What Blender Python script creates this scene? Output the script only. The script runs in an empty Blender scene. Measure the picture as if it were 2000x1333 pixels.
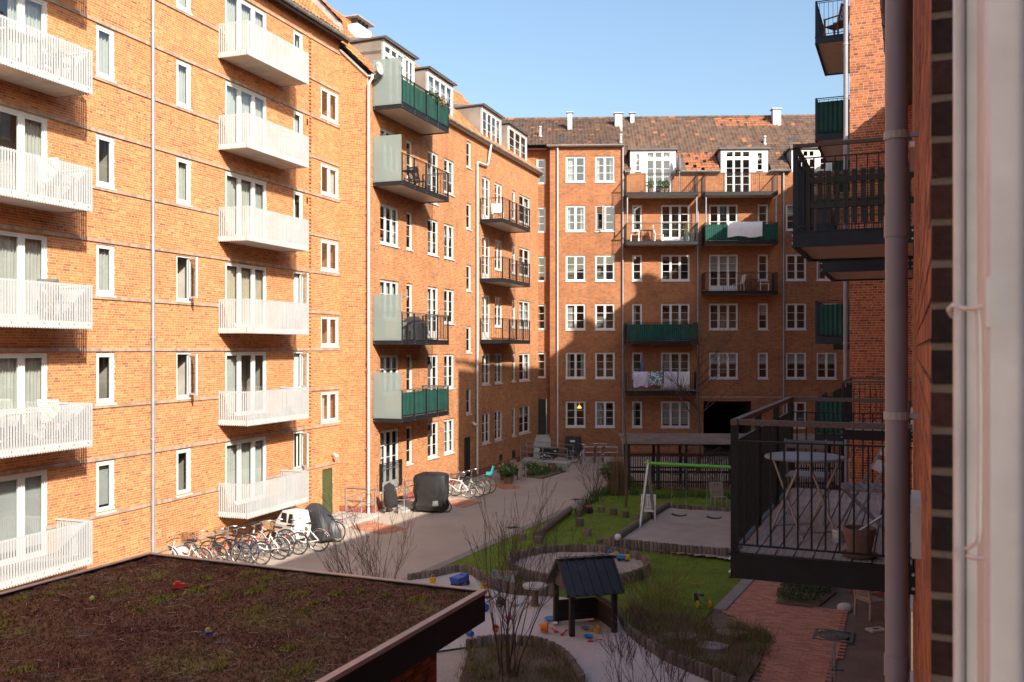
import bpy, math, random
import numpy as np
from mathutils import Vector, Matrix
random.seed(7)
R = math.radians
SC = bpy.context.scene
COL = SC.collection

# ------------------------------------------------------------------ camera
FPX, CX, HY, CAMZ = 1830.0, 1000.0, 681.0, 6.45     # focal length in pixels of the 2000 px photograph, horizon row, eye height
cam = bpy.data.cameras.new('camera')
cam.sensor_width = 36.0
cam.lens = FPX / 2000 * 36
cam.shift_y = (HY - 666.5) / 2000
cam.clip_start, cam.clip_end = 0.05, 6000
cam.dof.use_dof = True
cam.dof.focus_distance = 22.0
cam.dof.aperture_fstop = 9.0
camo = bpy.data.objects.new('camera', cam)
camo.location = (0, 0, CAMZ)
camo.rotation_euler = (R(90), 0, 0)
COL.objects.link(camo)
SC.camera = camo

# ------------------------------------------------------------------ sky and sun
SUN_EL = 31.0
SUN_H = Vector((0.492, -0.870))                     # horizontal direction towards the sun
world = bpy.data.worlds.new('World'); SC.world = world; world.use_nodes = True
wn = world.node_tree; wn.nodes.clear()
sky = wn.nodes.new('ShaderNodeTexSky'); sky.sky_type = 'NISHITA'; sky.sun_disc = False
sky.sun_elevation = R(SUN_EL); sky.sun_rotation = math.atan2(SUN_H.x, SUN_H.y)
sky.air_density = 1.35; sky.dust_density = 3.0; sky.ozone_density = 3.2
bg = wn.nodes.new('ShaderNodeBackground'); bg.inputs[1].default_value = 0.058
wo = wn.nodes.new('ShaderNodeOutputWorld')
wn.links.new(sky.outputs[0], bg.inputs[0]); wn.links.new(bg.outputs[0], wo.inputs[0])
sl = bpy.data.lights.new('sun', 'SUN'); sl.energy = 2.4; sl.angle = R(0.53); sl.color = (1.0, 0.92, 0.80)
so = bpy.data.objects.new('sun', sl); COL.objects.link(so)
ce = math.cos(R(SUN_EL))
so.rotation_euler = Vector((SUN_H.x * ce, SUN_H.y * ce, math.sin(R(SUN_EL)))).to_track_quat('Z', 'Y').to_euler()
so.location = (10, -20, 40)
SC.view_settings.view_transform = 'Standard'; SC.view_settings.look = 'None'
SC.view_settings.exposure = 1.95; SC.view_settings.gamma = 1.0; SC.view_settings.use_curve_mapping = False
cy = SC.cycles
cy.max_bounces = 8; cy.diffuse_bounces = 5; cy.glossy_bounces = 3; cy.transmission_bounces = 4
cy.transparent_max_bounces = 12; cy.caustics_reflective = False; cy.caustics_refractive = False
cy.sample_clamp_indirect = 4.0; cy.use_denoising = True

# ------------------------------------------------------------------ measuring helpers (pixel of the photograph -> place)
def G(x, y, z=0.0):
    Y = (CAMZ - z) * FPX / (y - HY)
    return ((x - CX) / FPX * Y, Y)

class Face:
    """a vertical facade: origin O, direction d (left to right seen from outside), local y runs into the wall"""
    def __init__(s, O, d):
        s.O = Vector(O); s.d = Vector(d).normalized(); s.n = Vector((s.d.y, -s.d.x))
        s.rot = math.atan2(s.d.y, s.d.x)
    def u(s, x, w=0.0):
        t = (x - CX) / FPX
        P = s.O + s.n * w                      # P + d u = (t Y, Y)
        return (t * P.y - P.x) / (s.d.x - t * s.d.y)
    def v(s, x, y, w=0.0):
        u = s.u(x, w); Y = (s.O + s.n * w).y + s.d.y * u
        return CAMZ + (HY - y) * Y / FPX
    def w2l(s, X, Y):
        P = Vector((X, Y)) - s.O
        return P.dot(s.d), -P.dot(s.n)
    def l2w(s, u, yl):
        P = s.O + s.d * u - s.n * yl
        return P.x, P.y

# ------------------------------------------------------------------ materials
MATS = {}
def nodes_of(name):
    m = bpy.data.materials.new(name); m.use_nodes = True
    nt = m.node_tree; nt.nodes.clear()
    out = nt.nodes.new('ShaderNodeOutputMaterial')
    p = nt.nodes.new('ShaderNodeBsdfPrincipled')
    nt.links.new(p.outputs[0], out.inputs[0])
    MATS[name] = m
    return m, nt, p, out
def ramp(nt, stops, interp='LINEAR'):
    r = nt.nodes.new('ShaderNodeValToRGB'); r.color_ramp.interpolation = interp
    e = r.color_ramp.elements
    while len(e) < len(stops): e.new(0.5)
    for k, (pos, c) in enumerate(stops):
        e[k].position = pos; e[k].color = (*c, 1) if len(c) == 3 else c
    return r
def mixc(nt, fac, a, b, mode='MIX'):
    m = nt.nodes.new('ShaderNodeMix'); m.data_type = 'RGBA'; m.blend_type = mode
    for sock, val in ((m.inputs[0], fac), (m.inputs[6], a), (m.inputs[7], b)):
        if isinstance(val, bpy.types.NodeSocket): nt.links.new(val, sock)
        elif isinstance(val, (int, float)): sock.default_value = val
        else: sock.default_value = (*val, 1)
    return m.outputs[2]
def mth(nt, op, a, b=None):
    m = nt.nodes.new('ShaderNodeMath'); m.operation = op
    for i, val in enumerate((a, b)):
        if val is None: continue
        if isinstance(val, bpy.types.NodeSocket): nt.links.new(val, m.inputs[i])
        else: m.inputs[i].default_value = val
    return m.outputs[0]
def tc(nt, kind='Object', scale=None):
    t = nt.nodes.new('ShaderNodeTexCoord'); o = t.outputs[kind]
    if scale:
        mp = nt.nodes.new('ShaderNodeMapping'); nt.links.new(o, mp.inputs[0])
        mp.inputs['Scale'].default_value = scale if not isinstance(scale, (int, float)) else (scale,) * 3
        o = mp.outputs[0]
    return o
def noise(nt, vec, scale, detail=4, rough=0.55, dist=0.0):
    n = nt.nodes.new('ShaderNodeTexNoise'); nt.links.new(vec, n.inputs['Vector'])
    n.inputs['Scale'].default_value = scale; n.inputs['Detail'].default_value = detail
    n.inputs['Roughness'].default_value = rough; n.inputs['Distortion'].default_value = dist
    return n.outputs['Fac']
def bump(nt, p, h, strength=0.3, dist=0.01):
    b = nt.nodes.new('ShaderNodeBump'); nt.links.new(h, b.inputs['Height'])
    b.inputs['Strength'].default_value = strength; b.inputs['Distance'].default_value = dist
    nt.links.new(b.outputs[0], p.inputs['Normal'])
def rnd(nt):
    g = nt.nodes.new('ShaderNodeNewGeometry'); o = nt.nodes.new('ShaderNodeObjectInfo')
    return mth(nt, 'FRACT', mth(nt, 'ADD', g.outputs['Random Per Island'], mth(nt, 'MULTIPLY', o.outputs['Random'], 7.31)))

def plain(name, c, rough=0.6, metal=0.0, var=0.18, scale=3.0, bmp=0.0, bscale=60.0, spec=0.5, c2=None, coord='Object', stretch=None):
    """one colour with worn, cloudy variation"""
    m, nt, p, out = nodes_of(name)
    v = tc(nt, coord, stretch)
    n = noise(nt, v, scale, 5, 0.6)
    a = tuple(max(0, x * (1 - var)) for x in c); b = c2 if c2 else tuple(min(1, x * (1 + var)) for x in c)
    r = ramp(nt, [(0.3, a), (0.7, b)]); nt.links.new(n, r.inputs[0])
    nt.links.new(r.outputs[0], p.inputs['Base Color'])
    p.inputs['Roughness'].default_value = rough; p.inputs['Metallic'].default_value = metal
    p.inputs['Specular IOR Level'].default_value = spec
    if bmp: bump(nt, p, noise(nt, v, bscale, 4, 0.6), bmp, 0.01)
    return m
def varied(name, stops, rough=0.75, var=0.2, scale=6.0, bmp=0.2, bscale=40, spec=0.3, stretch=None, bloom=False):
    """each piece its own colour out of a ramp"""
    m, nt, p, out = nodes_of(name)
    r = ramp(nt, stops); nt.links.new(rnd(nt), r.inputs[0])
    v = tc(nt, 'Object', stretch)
    n = noise(nt, v, scale, 5, 0.65)
    s = ramp(nt, [(0.25, (1 - var,) * 3), (0.75, (1 + var,) * 3)]); nt.links.new(n, s.inputs[0])
    col = mixc(nt, 1.0, r.outputs[0], s.outputs[0], 'MULTIPLY')
    if bloom:                                              # pale salt bloom and dark sooty runs in drifting patches over the wall
        w = tc(nt, 'Object', (1.6, 1, .55)); e = ramp(nt, [(.58, (0, 0, 0)), (.74, (1, 1, 1))]); nt.links.new(noise(nt, w, 1.1, 6, .7), e.inputs[0])
        col = mixc(nt, mth(nt, 'MULTIPLY', e.outputs[0], .45), col, (.56, .36, .25))
        w2 = tc(nt, 'Object', (2.2, 1, .3)); e2 = ramp(nt, [(.56, (0, 0, 0)), (.72, (1, 1, 1))]); nt.links.new(noise(nt, w2, .9, 6, .7), e2.inputs[0])
        col = mixc(nt, mth(nt, 'MULTIPLY', e2.outputs[0], .40), col, (.20, .10, .06))
    nt.links.new(col, p.inputs['Base Color'])
    p.inputs['Roughness'].default_value = rough; p.inputs['Specular IOR Level'].default_value = spec
    if bmp: bump(nt, p, noise(nt, v, bscale, 4, 0.6), bmp, 0.008)
    return m
def brickwork(name, stops, mortar, rough=0.85):
    """far brickwork, courses of stretchers and headers in the material (too small to tell apart)"""
    m, nt, p, out = nodes_of(name)
    uv = tc(nt, 'UV')
    b = nt.nodes.new('ShaderNodeTexBrick'); nt.links.new(uv, b.inputs['Vector'])
    b.offset = 0.5; b.offset_frequency = 2; b.squash = 0.5; b.squash_frequency = 2
    b.inputs['Color1'].default_value = (0, 0, 0, 1); b.inputs['Color2'].default_value = (1, 1, 1, 1)
    b.inputs['Mortar'].default_value = (0.5, 0.5, 0.5, 1)
    b.inputs['Scale'].default_value = 1.0; b.inputs['Mortar Size'].default_value = 0.0065
    b.inputs['Mortar Smooth'].default_value = 0.3; b.inputs['Bias'].default_value = 0.0
    b.inputs['Brick Width'].default_value = 0.24; b.inputs['Row Height'].default_value = 0.0667
    r = ramp(nt, stops); nt.links.new(b.outputs['Color'], r.inputs[0])
    n1 = noise(nt, uv, 0.55, 6, 0.65)
    wear = ramp(nt, [(0.3, (0.80, 0.78, 0.77)), (0.7, (1.14, 1.12, 1.10))]); nt.links.new(n1, wear.inputs[0])
    n2 = noise(nt, uv, 30, 3, 0.6)
    g = ramp(nt, [(0.25, (0.86,) * 3), (0.75, (1.14,) * 3)]); nt.links.new(n2, g.inputs[0])
    col = mixc(nt, b.outputs['Fac'], r.outputs[0], mortar)
    col = mixc(nt, 1.0, col, wear.outputs[0], 'MULTIPLY')
    w2 = tc(nt, 'UV', (2.2, .3, 1)); e2 = ramp(nt, [(.54, (0, 0, 0)), (.70, (1, 1, 1))]); nt.links.new(noise(nt, w2, .9, 6, .7), e2.inputs[0])
    col = mixc(nt, mth(nt, 'MULTIPLY', e2.outputs[0], .40), col, (.17, .085, .05))
    col = mixc(nt, 1.0, col, g.outputs[0], 'MULTIPLY')
    nt.links.new(col, p.inputs['Base Color'])
    p.inputs['Roughness'].default_value = rough; p.inputs['Specular IOR Level'].default_value = 0.25
    bump(nt, p, mth(nt, 'SUBTRACT', mth(nt, 'MULTIPLY', n2, 0.4), b.outputs['Fac']), 0.5, 0.008)
    return m

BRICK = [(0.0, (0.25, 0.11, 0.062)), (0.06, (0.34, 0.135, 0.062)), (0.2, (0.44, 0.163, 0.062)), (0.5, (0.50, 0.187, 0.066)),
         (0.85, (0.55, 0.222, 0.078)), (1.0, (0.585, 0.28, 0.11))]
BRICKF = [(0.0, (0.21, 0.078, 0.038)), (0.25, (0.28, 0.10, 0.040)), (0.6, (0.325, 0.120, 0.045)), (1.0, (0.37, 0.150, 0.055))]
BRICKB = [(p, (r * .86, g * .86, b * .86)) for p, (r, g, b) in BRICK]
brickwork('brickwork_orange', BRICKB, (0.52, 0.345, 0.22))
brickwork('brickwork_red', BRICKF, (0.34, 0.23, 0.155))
varied('brick_orange', BRICK, 0.85, 0.17, 0.8, 0, bloom=True)
varied('brick_band', [(0, (0.30, 0.21, 0.15)), (0.5, (0.36, 0.26, 0.19)), (1, (0.42, 0.31, 0.23))], 0.85, 0.2, 1.5, 0)
varied('brick_dark', [(0, (0.018, 0.012, 0.012)), (0.6, (0.032, 0.017, 0.015)), (0.9, (0.06, 0.024, 0.018)), (1, (0.20, 0.06, 0.03))], 0.8, 0.5, 40, 0.5, 70)
varied('brick_red', [(0, (0.17, 0.065, 0.042)), (0.2, (0.28, 0.095, 0.05)), (0.6, (0.38, 0.13, 0.058)), (1, (0.45, 0.165, 0.07))], 0.85, 0.2, 14, 0.35, 60)  # red-brown brick of the near wall, tall wing's return wall and shed
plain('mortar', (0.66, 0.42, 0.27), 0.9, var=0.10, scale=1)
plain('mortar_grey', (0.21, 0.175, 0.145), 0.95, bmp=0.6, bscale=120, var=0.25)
plain('plinth', (0.27, 0.075, 0.05), 0.8, var=0.2)
plain('white_paint', (0.60, 0.595, 0.585), 0.45, var=0.05)
plain('white_gloss', (0.72, 0.69, 0.68), 0.42, var=0.10, scale=11, spec=.3, bmp=.06, bscale=40)
plain('slat_white', (0.43, 0.44, 0.445), 0.5, var=0.07, scale=2)
plain('gasket', (0.02, 0.022, 0.04), 0.7)
plain('zinc', (0.30, 0.33, 0.36), 0.5, metal=0.35, var=0.15, scale=2)
plain('zinc_dull', (0.34, 0.36, 0.375), 0.6, metal=0.1, var=0.2, scale=2.5)
plain('pipe_mauve', (0.235, 0.235, 0.27), 0.5, var=0.12, scale=2.2, bmp=0.04, bscale=30)
plain('zinc_pale', (0.46, 0.48, 0.51), 0.5, var=0.1)
plain('white_pipe', (0.60, 0.585, 0.57), 0.5, var=0.08)
plain('galvanised', (0.40, 0.43, 0.46), 0.4, metal=0.7, var=0.2)
plain('black_steel', (0.012, 0.013, 0.016), 0.5, var=0.3, scale=5, spec=.3)
plain('blue_black_steel', (0.014, 0.022, 0.034), 0.45, var=0.3, scale=5, spec=.35)
plain('steel_bolt', (0.62, 0.62, 0.60), 0.3, metal=0.9)
plain('soffit', (0.50, 0.43, 0.36), 0.35, var=0.06)
plain('concrete', (0.42, 0.40, 0.37), 0.85, var=0.2, scale=2, bmp=0.2)
plain('concrete_pale', (0.55, 0.52, 0.47), 0.85, var=0.15, scale=2, bmp=0.15)
plain('green_cloth', (0.008, 0.085, 0.062), 0.75, var=0.25, scale=3)
plain('deck_wood', (0.36, 0.335, 0.305), 0.8, var=0.35, scale=3, bmp=0.4, bscale=25, stretch=(1, 12, 1))
plain('rail_wood', (0.12, 0.095, 0.085), 0.6, var=0.35, scale=5, bmp=0.3, stretch=(10, 10, 10))
plain('door_green', (0.055, 0.075, 0.03), 0.5, var=0.12)
plain('door_black', (0.012, 0.014, 0.014), 0.5, var=0.3)
plain('lead_roof', (0.07, 0.07, 0.075), 0.55, var=0.2)
plain('render_grey', (0.36, 0.33, 0.30), 0.9, var=0.25, scale=4, bmp=0.3)
plain('room', (0.20, 0.175, 0.15), 0.9, var=0.3, scale=1.2)
plain('room_light', (0.38, 0.35, 0.31), 0.9, var=0.25, scale=1.0)
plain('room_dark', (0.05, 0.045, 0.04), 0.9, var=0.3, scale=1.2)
plain('curtain', (0.44, 0.45, 0.42), 0.9, var=0.08)
plain('curtain_warm', (0.48, 0.42, 0.31), 0.9, var=0.1)
plain('blind', (0.42, 0.44, 0.44), 0.8, var=0.05)

def glass(name, tint, ior, add):
    m = bpy.data.materials.new(name); m.use_nodes = True; MATS[name] = m
    nt = m.node_tree; nt.nodes.clear()
    out = nt.nodes.new('ShaderNodeOutputMaterial'); mx = nt.nodes.new('ShaderNodeMixShader')
    tr = nt.nodes.new('ShaderNodeBsdfTransparent'); tr.inputs[0].default_value = (*tint, 1)
    gl = nt.nodes.new('ShaderNodeBsdfGlossy'); gl.inputs['Roughness'].default_value = 0.015
    ge = nt.nodes.new('ShaderNodeNewGeometry'); dt = nt.nodes.new('ShaderNodeVectorMath'); dt.operation = 'DOT_PRODUCT'
    nt.links.new(ge.outputs['Normal'], dt.inputs[0]); nt.links.new(ge.outputs['Incoming'], dt.inputs[1])
    c1 = mth(nt, 'SUBTRACT', 1.0, mth(nt, 'ABSOLUTE', dt.outputs['Value']))          # same from both sides of the pane
    nt.links.new(mth(nt, 'MINIMUM', mth(nt, 'ADD', mth(nt, 'MULTIPLY', mth(nt, 'POWER', c1, 5.0), 1 - add), add), 1.0), mx.inputs[0])
    nt.links.new(tr.outputs[0], mx.inputs[1]); nt.links.new(gl.outputs[0], mx.inputs[2]); nt.links.new(mx.outputs[0], out.inputs[0])
    # old panes are not perfectly flat
    v = tc(nt, 'Object'); b = nt.nodes.new('ShaderNodeBump'); b.inputs['Strength'].default_value = 0.012; b.inputs['Distance'].default_value = 0.05
    nt.links.new(noise(nt, v, 1.6, 1, 0.4), b.inputs['Height']); nt.links.new(b.outputs[0], gl.inputs['Normal'])
    return m
glass('glass', (0.88, 0.91, 0.90), 1.75, 0.21)
def frosted():
    m = bpy.data.materials.new('frosted_glass'); m.use_nodes = True; MATS['frosted_glass'] = m
    nt = m.node_tree; nt.nodes.clear()
    out = nt.nodes.new('ShaderNodeOutputMaterial'); mx = nt.nodes.new('ShaderNodeMixShader'); m2 = nt.nodes.new('ShaderNodeMixShader')
    d = nt.nodes.new('ShaderNodeBsdfDiffuse'); d.inputs[0].default_value = (0.40, 0.46, 0.44, 1)
    t = nt.nodes.new('ShaderNodeBsdfTranslucent'); t.inputs[0].default_value = (0.45, 0.53, 0.50, 1)
    tr = nt.nodes.new('ShaderNodeBsdfTransparent'); tr.inputs[0].default_value = (0.85, 0.92, 0.9, 1)
    mx.inputs[0].default_value = 0.42; m2.inputs[0].default_value = 0.34
    nt.links.new(d.outputs[0], mx.inputs[1]); nt.links.new(t.outputs[0], mx.inputs[2])
    nt.links.new(mx.outputs[0], m2.inputs[1]); nt.links.new(tr.outputs[0], m2.inputs[2]); nt.links.new(m2.outputs[0], out.inputs[0])
frosted()

# ------------------------------------------------------------------ mesh helpers
class MB:
    def __init__(s): s.v = []; s.f = []
    def add(s, vs, fs):
        k = len(s.v); s.v += [tuple(p) for p in vs]; s.f += [tuple(i + k for i in f) for f in fs]; return s
    def box(s, x0, x1, y0, y1, z0, z1):
        return s.add([(x0, y0, z0), (x1, y0, z0), (x1, y1, z0), (x0, y1, z0), (x0, y0, z1), (x1, y0, z1), (x1, y1, z1), (x0, y1, z1)],
                     [(0, 3, 2, 1), (4, 5, 6, 7), (0, 1, 5, 4), (1, 2, 6, 5), (2, 3, 7, 6), (3, 0, 4, 7)])
    def quad(s, a, b, c, d): return s.add([a, b, c, d], [(0, 1, 2, 3)])
    def bar(s, p, q, w, h, up=(0, 0, 1)):
        p = Vector(p); q = Vector(q); t = (q - p).normalized(); up = Vector(up)
        if abs(t.dot(up)) > 0.99: up = Vector((0, 1, 0))
        a = t.cross(up).normalized() * (w / 2); b = a.cross(t).normalized() * (h / 2)
        vs = [p - a - b, p + a - b, p + a + b, p - a + b, q - a - b, q + a - b, q + a + b, q - a + b]
        return s.add(vs, [(0, 3, 2, 1), (4, 5, 6, 7), (0, 1, 5, 4), (1, 2, 6, 5), (2, 3, 7, 6), (3, 0, 4, 7)])
    def tube(s, pts, rad, n=8, cap=True):
        pts = [Vector(p) for p in pts]; k = len(s.v)
        rr = rad if isinstance(rad, (list, tuple)) else [rad] * len(pts)
        ref = None
        for i, p in enumerate(pts):
            t = (pts[min(i + 1, len(pts) - 1)] - pts[max(i - 1, 0)])
            if t.length < 1e-9: t = Vector((0, 0, 1))
            t.normalize()
            if ref is None: ref = t.orthogonal().normalized()
            ref = (ref - t * ref.dot(t))
            if ref.length < 1e-6: ref = t.orthogonal()
            ref.normalize(); b = t.cross(ref)
            for j in range(n):
                a = 2 * math.pi * j / n
                s.v.append(tuple(p + (ref * math.cos(a) + b * math.sin(a)) * rr[i]))
        for i in range(len(pts) - 1):
            for j in range(n):
                a = k + i * n + j; b2 = k + i * n + (j + 1) % n
                s.f.append((a, b2, b2 + n, a + n))
        if cap:
            s.f.append(tuple(k + j for j in reversed(range(n)))); m = k + (len(pts) - 1) * n
            s.f.append(tuple(m + j for j in range(n)))
        return s
    def lathe(s, prof, c=(0, 0, 0), n=16, cap=True):
        k = len(s.v)
        for r, z in prof:
            for j in range(n):
                a = 2 * math.pi * j / n; s.v.append((c[0] + r * math.cos(a), c[1] + r * math.sin(a), c[2] + z))
        for i in range(len(prof) - 1):
            for j in range(n):
                a = k + i * n + j; b = k + i * n + (j + 1) % n
                s.f.append((a, b, b + n, a + n))
        if cap:
            s.f.append(tuple(k + j for j in reversed(range(n)))); m = k + (len(prof) - 1) * n
            s.f.append(tuple(m + j for j in range(n)))
        return s
    def torus(s, c, R_, r, axis='y', n=24, m=6, sq=1.0):
        k = len(s.v)
        for i in range(n):
            a = 2 * math.pi * i / n
            for j in range(m):
                b = 2 * math.pi * j / m; rr = R_ + r * math.cos(b); h = r * math.sin(b) * sq
                p = (rr * math.cos(a), h, rr * math.sin(a)) if axis == 'y' else (rr * math.cos(a), rr * math.sin(a), h)
                s.v.append((c[0] + p[0], c[1] + p[1], c[2] + p[2]))
        for i in range(n):
            for j in range(m):
                s.f.append((k + i * m + j, k + ((i + 1) % n) * m + j, k + ((i + 1) % n) * m + (j + 1) % m, k + i * m + (j + 1) % m))
        return s
    def prism(s, poly, z0, z1):
        n = len(poly); k = len(s.v)
        s.v += [(x, y, z0) for x, y in poly] + [(x, y, z1) for x, y in poly]
        s.f.append(tuple(k + i for i in reversed(range(n)))); s.f.append(tuple(k + n + i for i in range(n)))
        for i in range(n):
            j = (i + 1) % n; s.f.append((k + i, k + j, k + n + j, k + n + i))
        return s
    def slab(s, poly3, t):
        """a flat polygon in 3-D given a thickness downwards along its normal"""
        P = [Vector(p) for p in poly3]; nrm = (P[1] - P[0]).cross(P[2] - P[0]).normalized() * t
        n = len(P); k = len(s.v); s.v += [tuple(p) for p in P] + [tuple(p - nrm) for p in P]
        s.f.append(tuple(k + i for i in range(n))); s.f.append(tuple(k + n + i for i in reversed(range(n))))
        for i in range(n):
            j = (i + 1) % n; s.f.append((k + i, k + n + i, k + n + j, k + j))
        return s
    def ball(s, c, r, n=10, m=6, sc=(1, 1, 1), jit=0.0):
        k = len(s.v); rn = random.Random(len(s.v) + 3)
        for i in range(1, m):
            th = math.pi * i / m
            for j in range(n):
                a = 2 * math.pi * j / n; q = r * (1 + rn.uniform(-jit, jit))
                s.v.append((c[0] + q * sc[0] * math.sin(th) * math.cos(a), c[1] + q * sc[1] * math.sin(th) * math.sin(a), c[2] + q * sc[2] * math.cos(th)))
        t = len(s.v); s.v.append((c[0], c[1], c[2] + r * sc[2])); b = len(s.v); s.v.append((c[0], c[1], c[2] - r * sc[2]))
        for i in range(m - 2):
            for j in range(n):
                p = k + i * n + j; q = k + i * n + (j + 1) % n; s.f.append((p, p + n, q + n, q))
        for j in range(n):
            s.f.append((t, k + j, k + (j + 1) % n)); e = k + (m - 2) * n; s.f.append((b, e + (j + 1) % n, e + j))
        return s
    def mesh(s, name, mat, smooth=False):
        me = bpy.data.meshes.new(name); me.from_pydata(s.v, [], s.f)
        finish(me, mat, smooth); return me
    def build(s, name, mat, parent=None, smooth=False, loc=None, kind=None):
        o = link(name, s.mesh(name, mat, smooth), parent, loc)
        if kind: o['kind'] = kind
        return o

def finish(me, mat, smooth=False):
    me.materials.append(MATS[mat] if isinstance(mat, str) else mat)
    nl = len(me.loops)
    if nl:
        co = np.empty(len(me.vertices) * 3, np.float32); me.vertices.foreach_get('co', co); co = co.reshape(-1, 3)
        li = np.empty(nl, np.int32); me.loops.foreach_get('vertex_index', li)
        npoly = len(me.polygons); nr = np.empty(npoly * 3, np.float32); me.polygons.foreach_get('normal', nr); nr = np.abs(nr.reshape(-1, 3))
        lt = np.empty(npoly, np.int32); me.polygons.foreach_get('loop_total', lt)
        ax = np.repeat(np.argmax(nr * np.array([1.0, 1.001, 0.999], np.float32), 1), lt)
        p = co[li]; uv = np.empty((nl, 2), np.float32)
        uv[:, 0] = np.where(ax == 0, p[:, 1], p[:, 0]); uv[:, 1] = np.where(ax == 2, p[:, 1], p[:, 2])
        me.uv_layers.new(name='UVMap').data.foreach_set('uv', uv.ravel())
        me.polygons.foreach_set('use_smooth', np.full(npoly, bool(smooth)))
        if smooth:
            if smooth is not True: 
                try: me.set_sharp_from_angle(angle=R(smooth))
                except Exception: pass
    me.update()

def np_mesh(name, V, F, mat, smooth=False):
    """vertices (n,3), faces (m,k) as arrays"""
    me = bpy.data.meshes.new(name); V = np.asarray(V, np.float32); F = np.asarray(F, np.int32); k = F.shape[1]
    me.vertices.add(len(V)); me.vertices.foreach_set('co', V.ravel())
    me.loops.add(F.size); me.loops.foreach_set('vertex_index', F.ravel())
    me.polygons.add(len(F)); me.polygons.foreach_set('loop_start', np.arange(0, F.size, k, dtype=np.int32))
    me.update(calc_edges=True); finish(me, mat, smooth)
    return me

def link(name, data, parent=None, loc=None, rot=None):
    o = bpy.data.objects.new(name, data); COL.objects.link(o)
    if parent is not None: o.parent = parent
    if loc is not None: o.location = loc
    if rot is not None: o.rotation_euler = rot
    return o
def empty(name, loc=(0, 0, 0), rz=0.0, parent=None):
    o = link(name, None, parent, loc, (0, 0, rz)); o.empty_display_size = 0.2
    return o
def tag(o, label, cat, group=None, kind=None):
    o['label'] = label; o['category'] = cat
    if group: o['group'] = group
    if kind: o['kind'] = kind
    return o
def structure(o): o['kind'] = 'structure'; return o
def stuff(o): o['kind'] = 'stuff'; return o
def copy_tree(o, parent=None):
    c = o.copy(); COL.objects.link(c); c.parent = parent
    for ch in list(o.children): copy_tree(ch, c)
    return c

BOXF = np.array([(0, 3, 2, 1), (4, 5, 6, 7), (0, 1, 5, 4), (1, 2, 6, 5), (2, 3, 7, 6), (3, 0, 4, 7)])
def boxes_mesh(name, B, mat):
    """many separate boxes as one mesh; B rows are x0,x1,y0,y1,z0,z1"""
    B = np.asarray(B, np.float32); n = len(B)
    idx = [(0, 2, 4), (1, 2, 4), (1, 3, 4), (0, 3, 4), (0, 2, 5), (1, 2, 5), (1, 3, 5), (0, 3, 5)]
    V = np.stack([B[:, list(i)] for i in idx], 1).reshape(-1, 3)
    F = (BOXF[None] + (np.arange(n) * 8)[:, None, None]).reshape(-1, 4)
    return np_mesh(name, V, F, mat)

# ------------------------------------------------------------------ building pieces (all in a facade's own coordinates: x along, y into the wall, z up)
def wall(parent, name, u0, u1, v0, v1, ops, mat, y=0.0, depth=0.16, bare=()):
    us = sorted({u0, u1, *[c for o in ops for c in o[:2] if u0 < c < u1]})
    vs = sorted({v0, v1, *[c for o in ops for c in o[2:4] if v0 < c < v1]})
    m = MB()
    for j in range(len(vs) - 1):
        run = None; zc = (vs[j] + vs[j + 1]) / 2
        for i in range(len(us)):
            hole = True
            if i < len(us) - 1:
                xc = (us[i] + us[i + 1]) / 2
                hole = any(o[0] < xc < o[1] and o[2] < zc < o[3] for o in ops)
            if not hole and run is None: run = us[i]
            if hole and run is not None:
                m.quad((run, y, vs[j]), (us[i], y, vs[j]), (us[i], y, vs[j + 1]), (run, y, vs[j + 1])); run = None
    for a, b, c, d in [o[:4] for o in ops if o not in bare]:
        e = y + depth
        m.quad((a, y, c), (a, y, d), (a, e, d), (a, e, c)); m.quad((b, y, d), (b, y, c), (b, e, c), (b, e, d))
        m.quad((a, y, d), (b, y, d), (b, e, d), (a, e, d)); m.quad((b, y, c), (a, y, c), (a, e, c), (b, e, c))
    return m.build(name, mat, parent)

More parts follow.
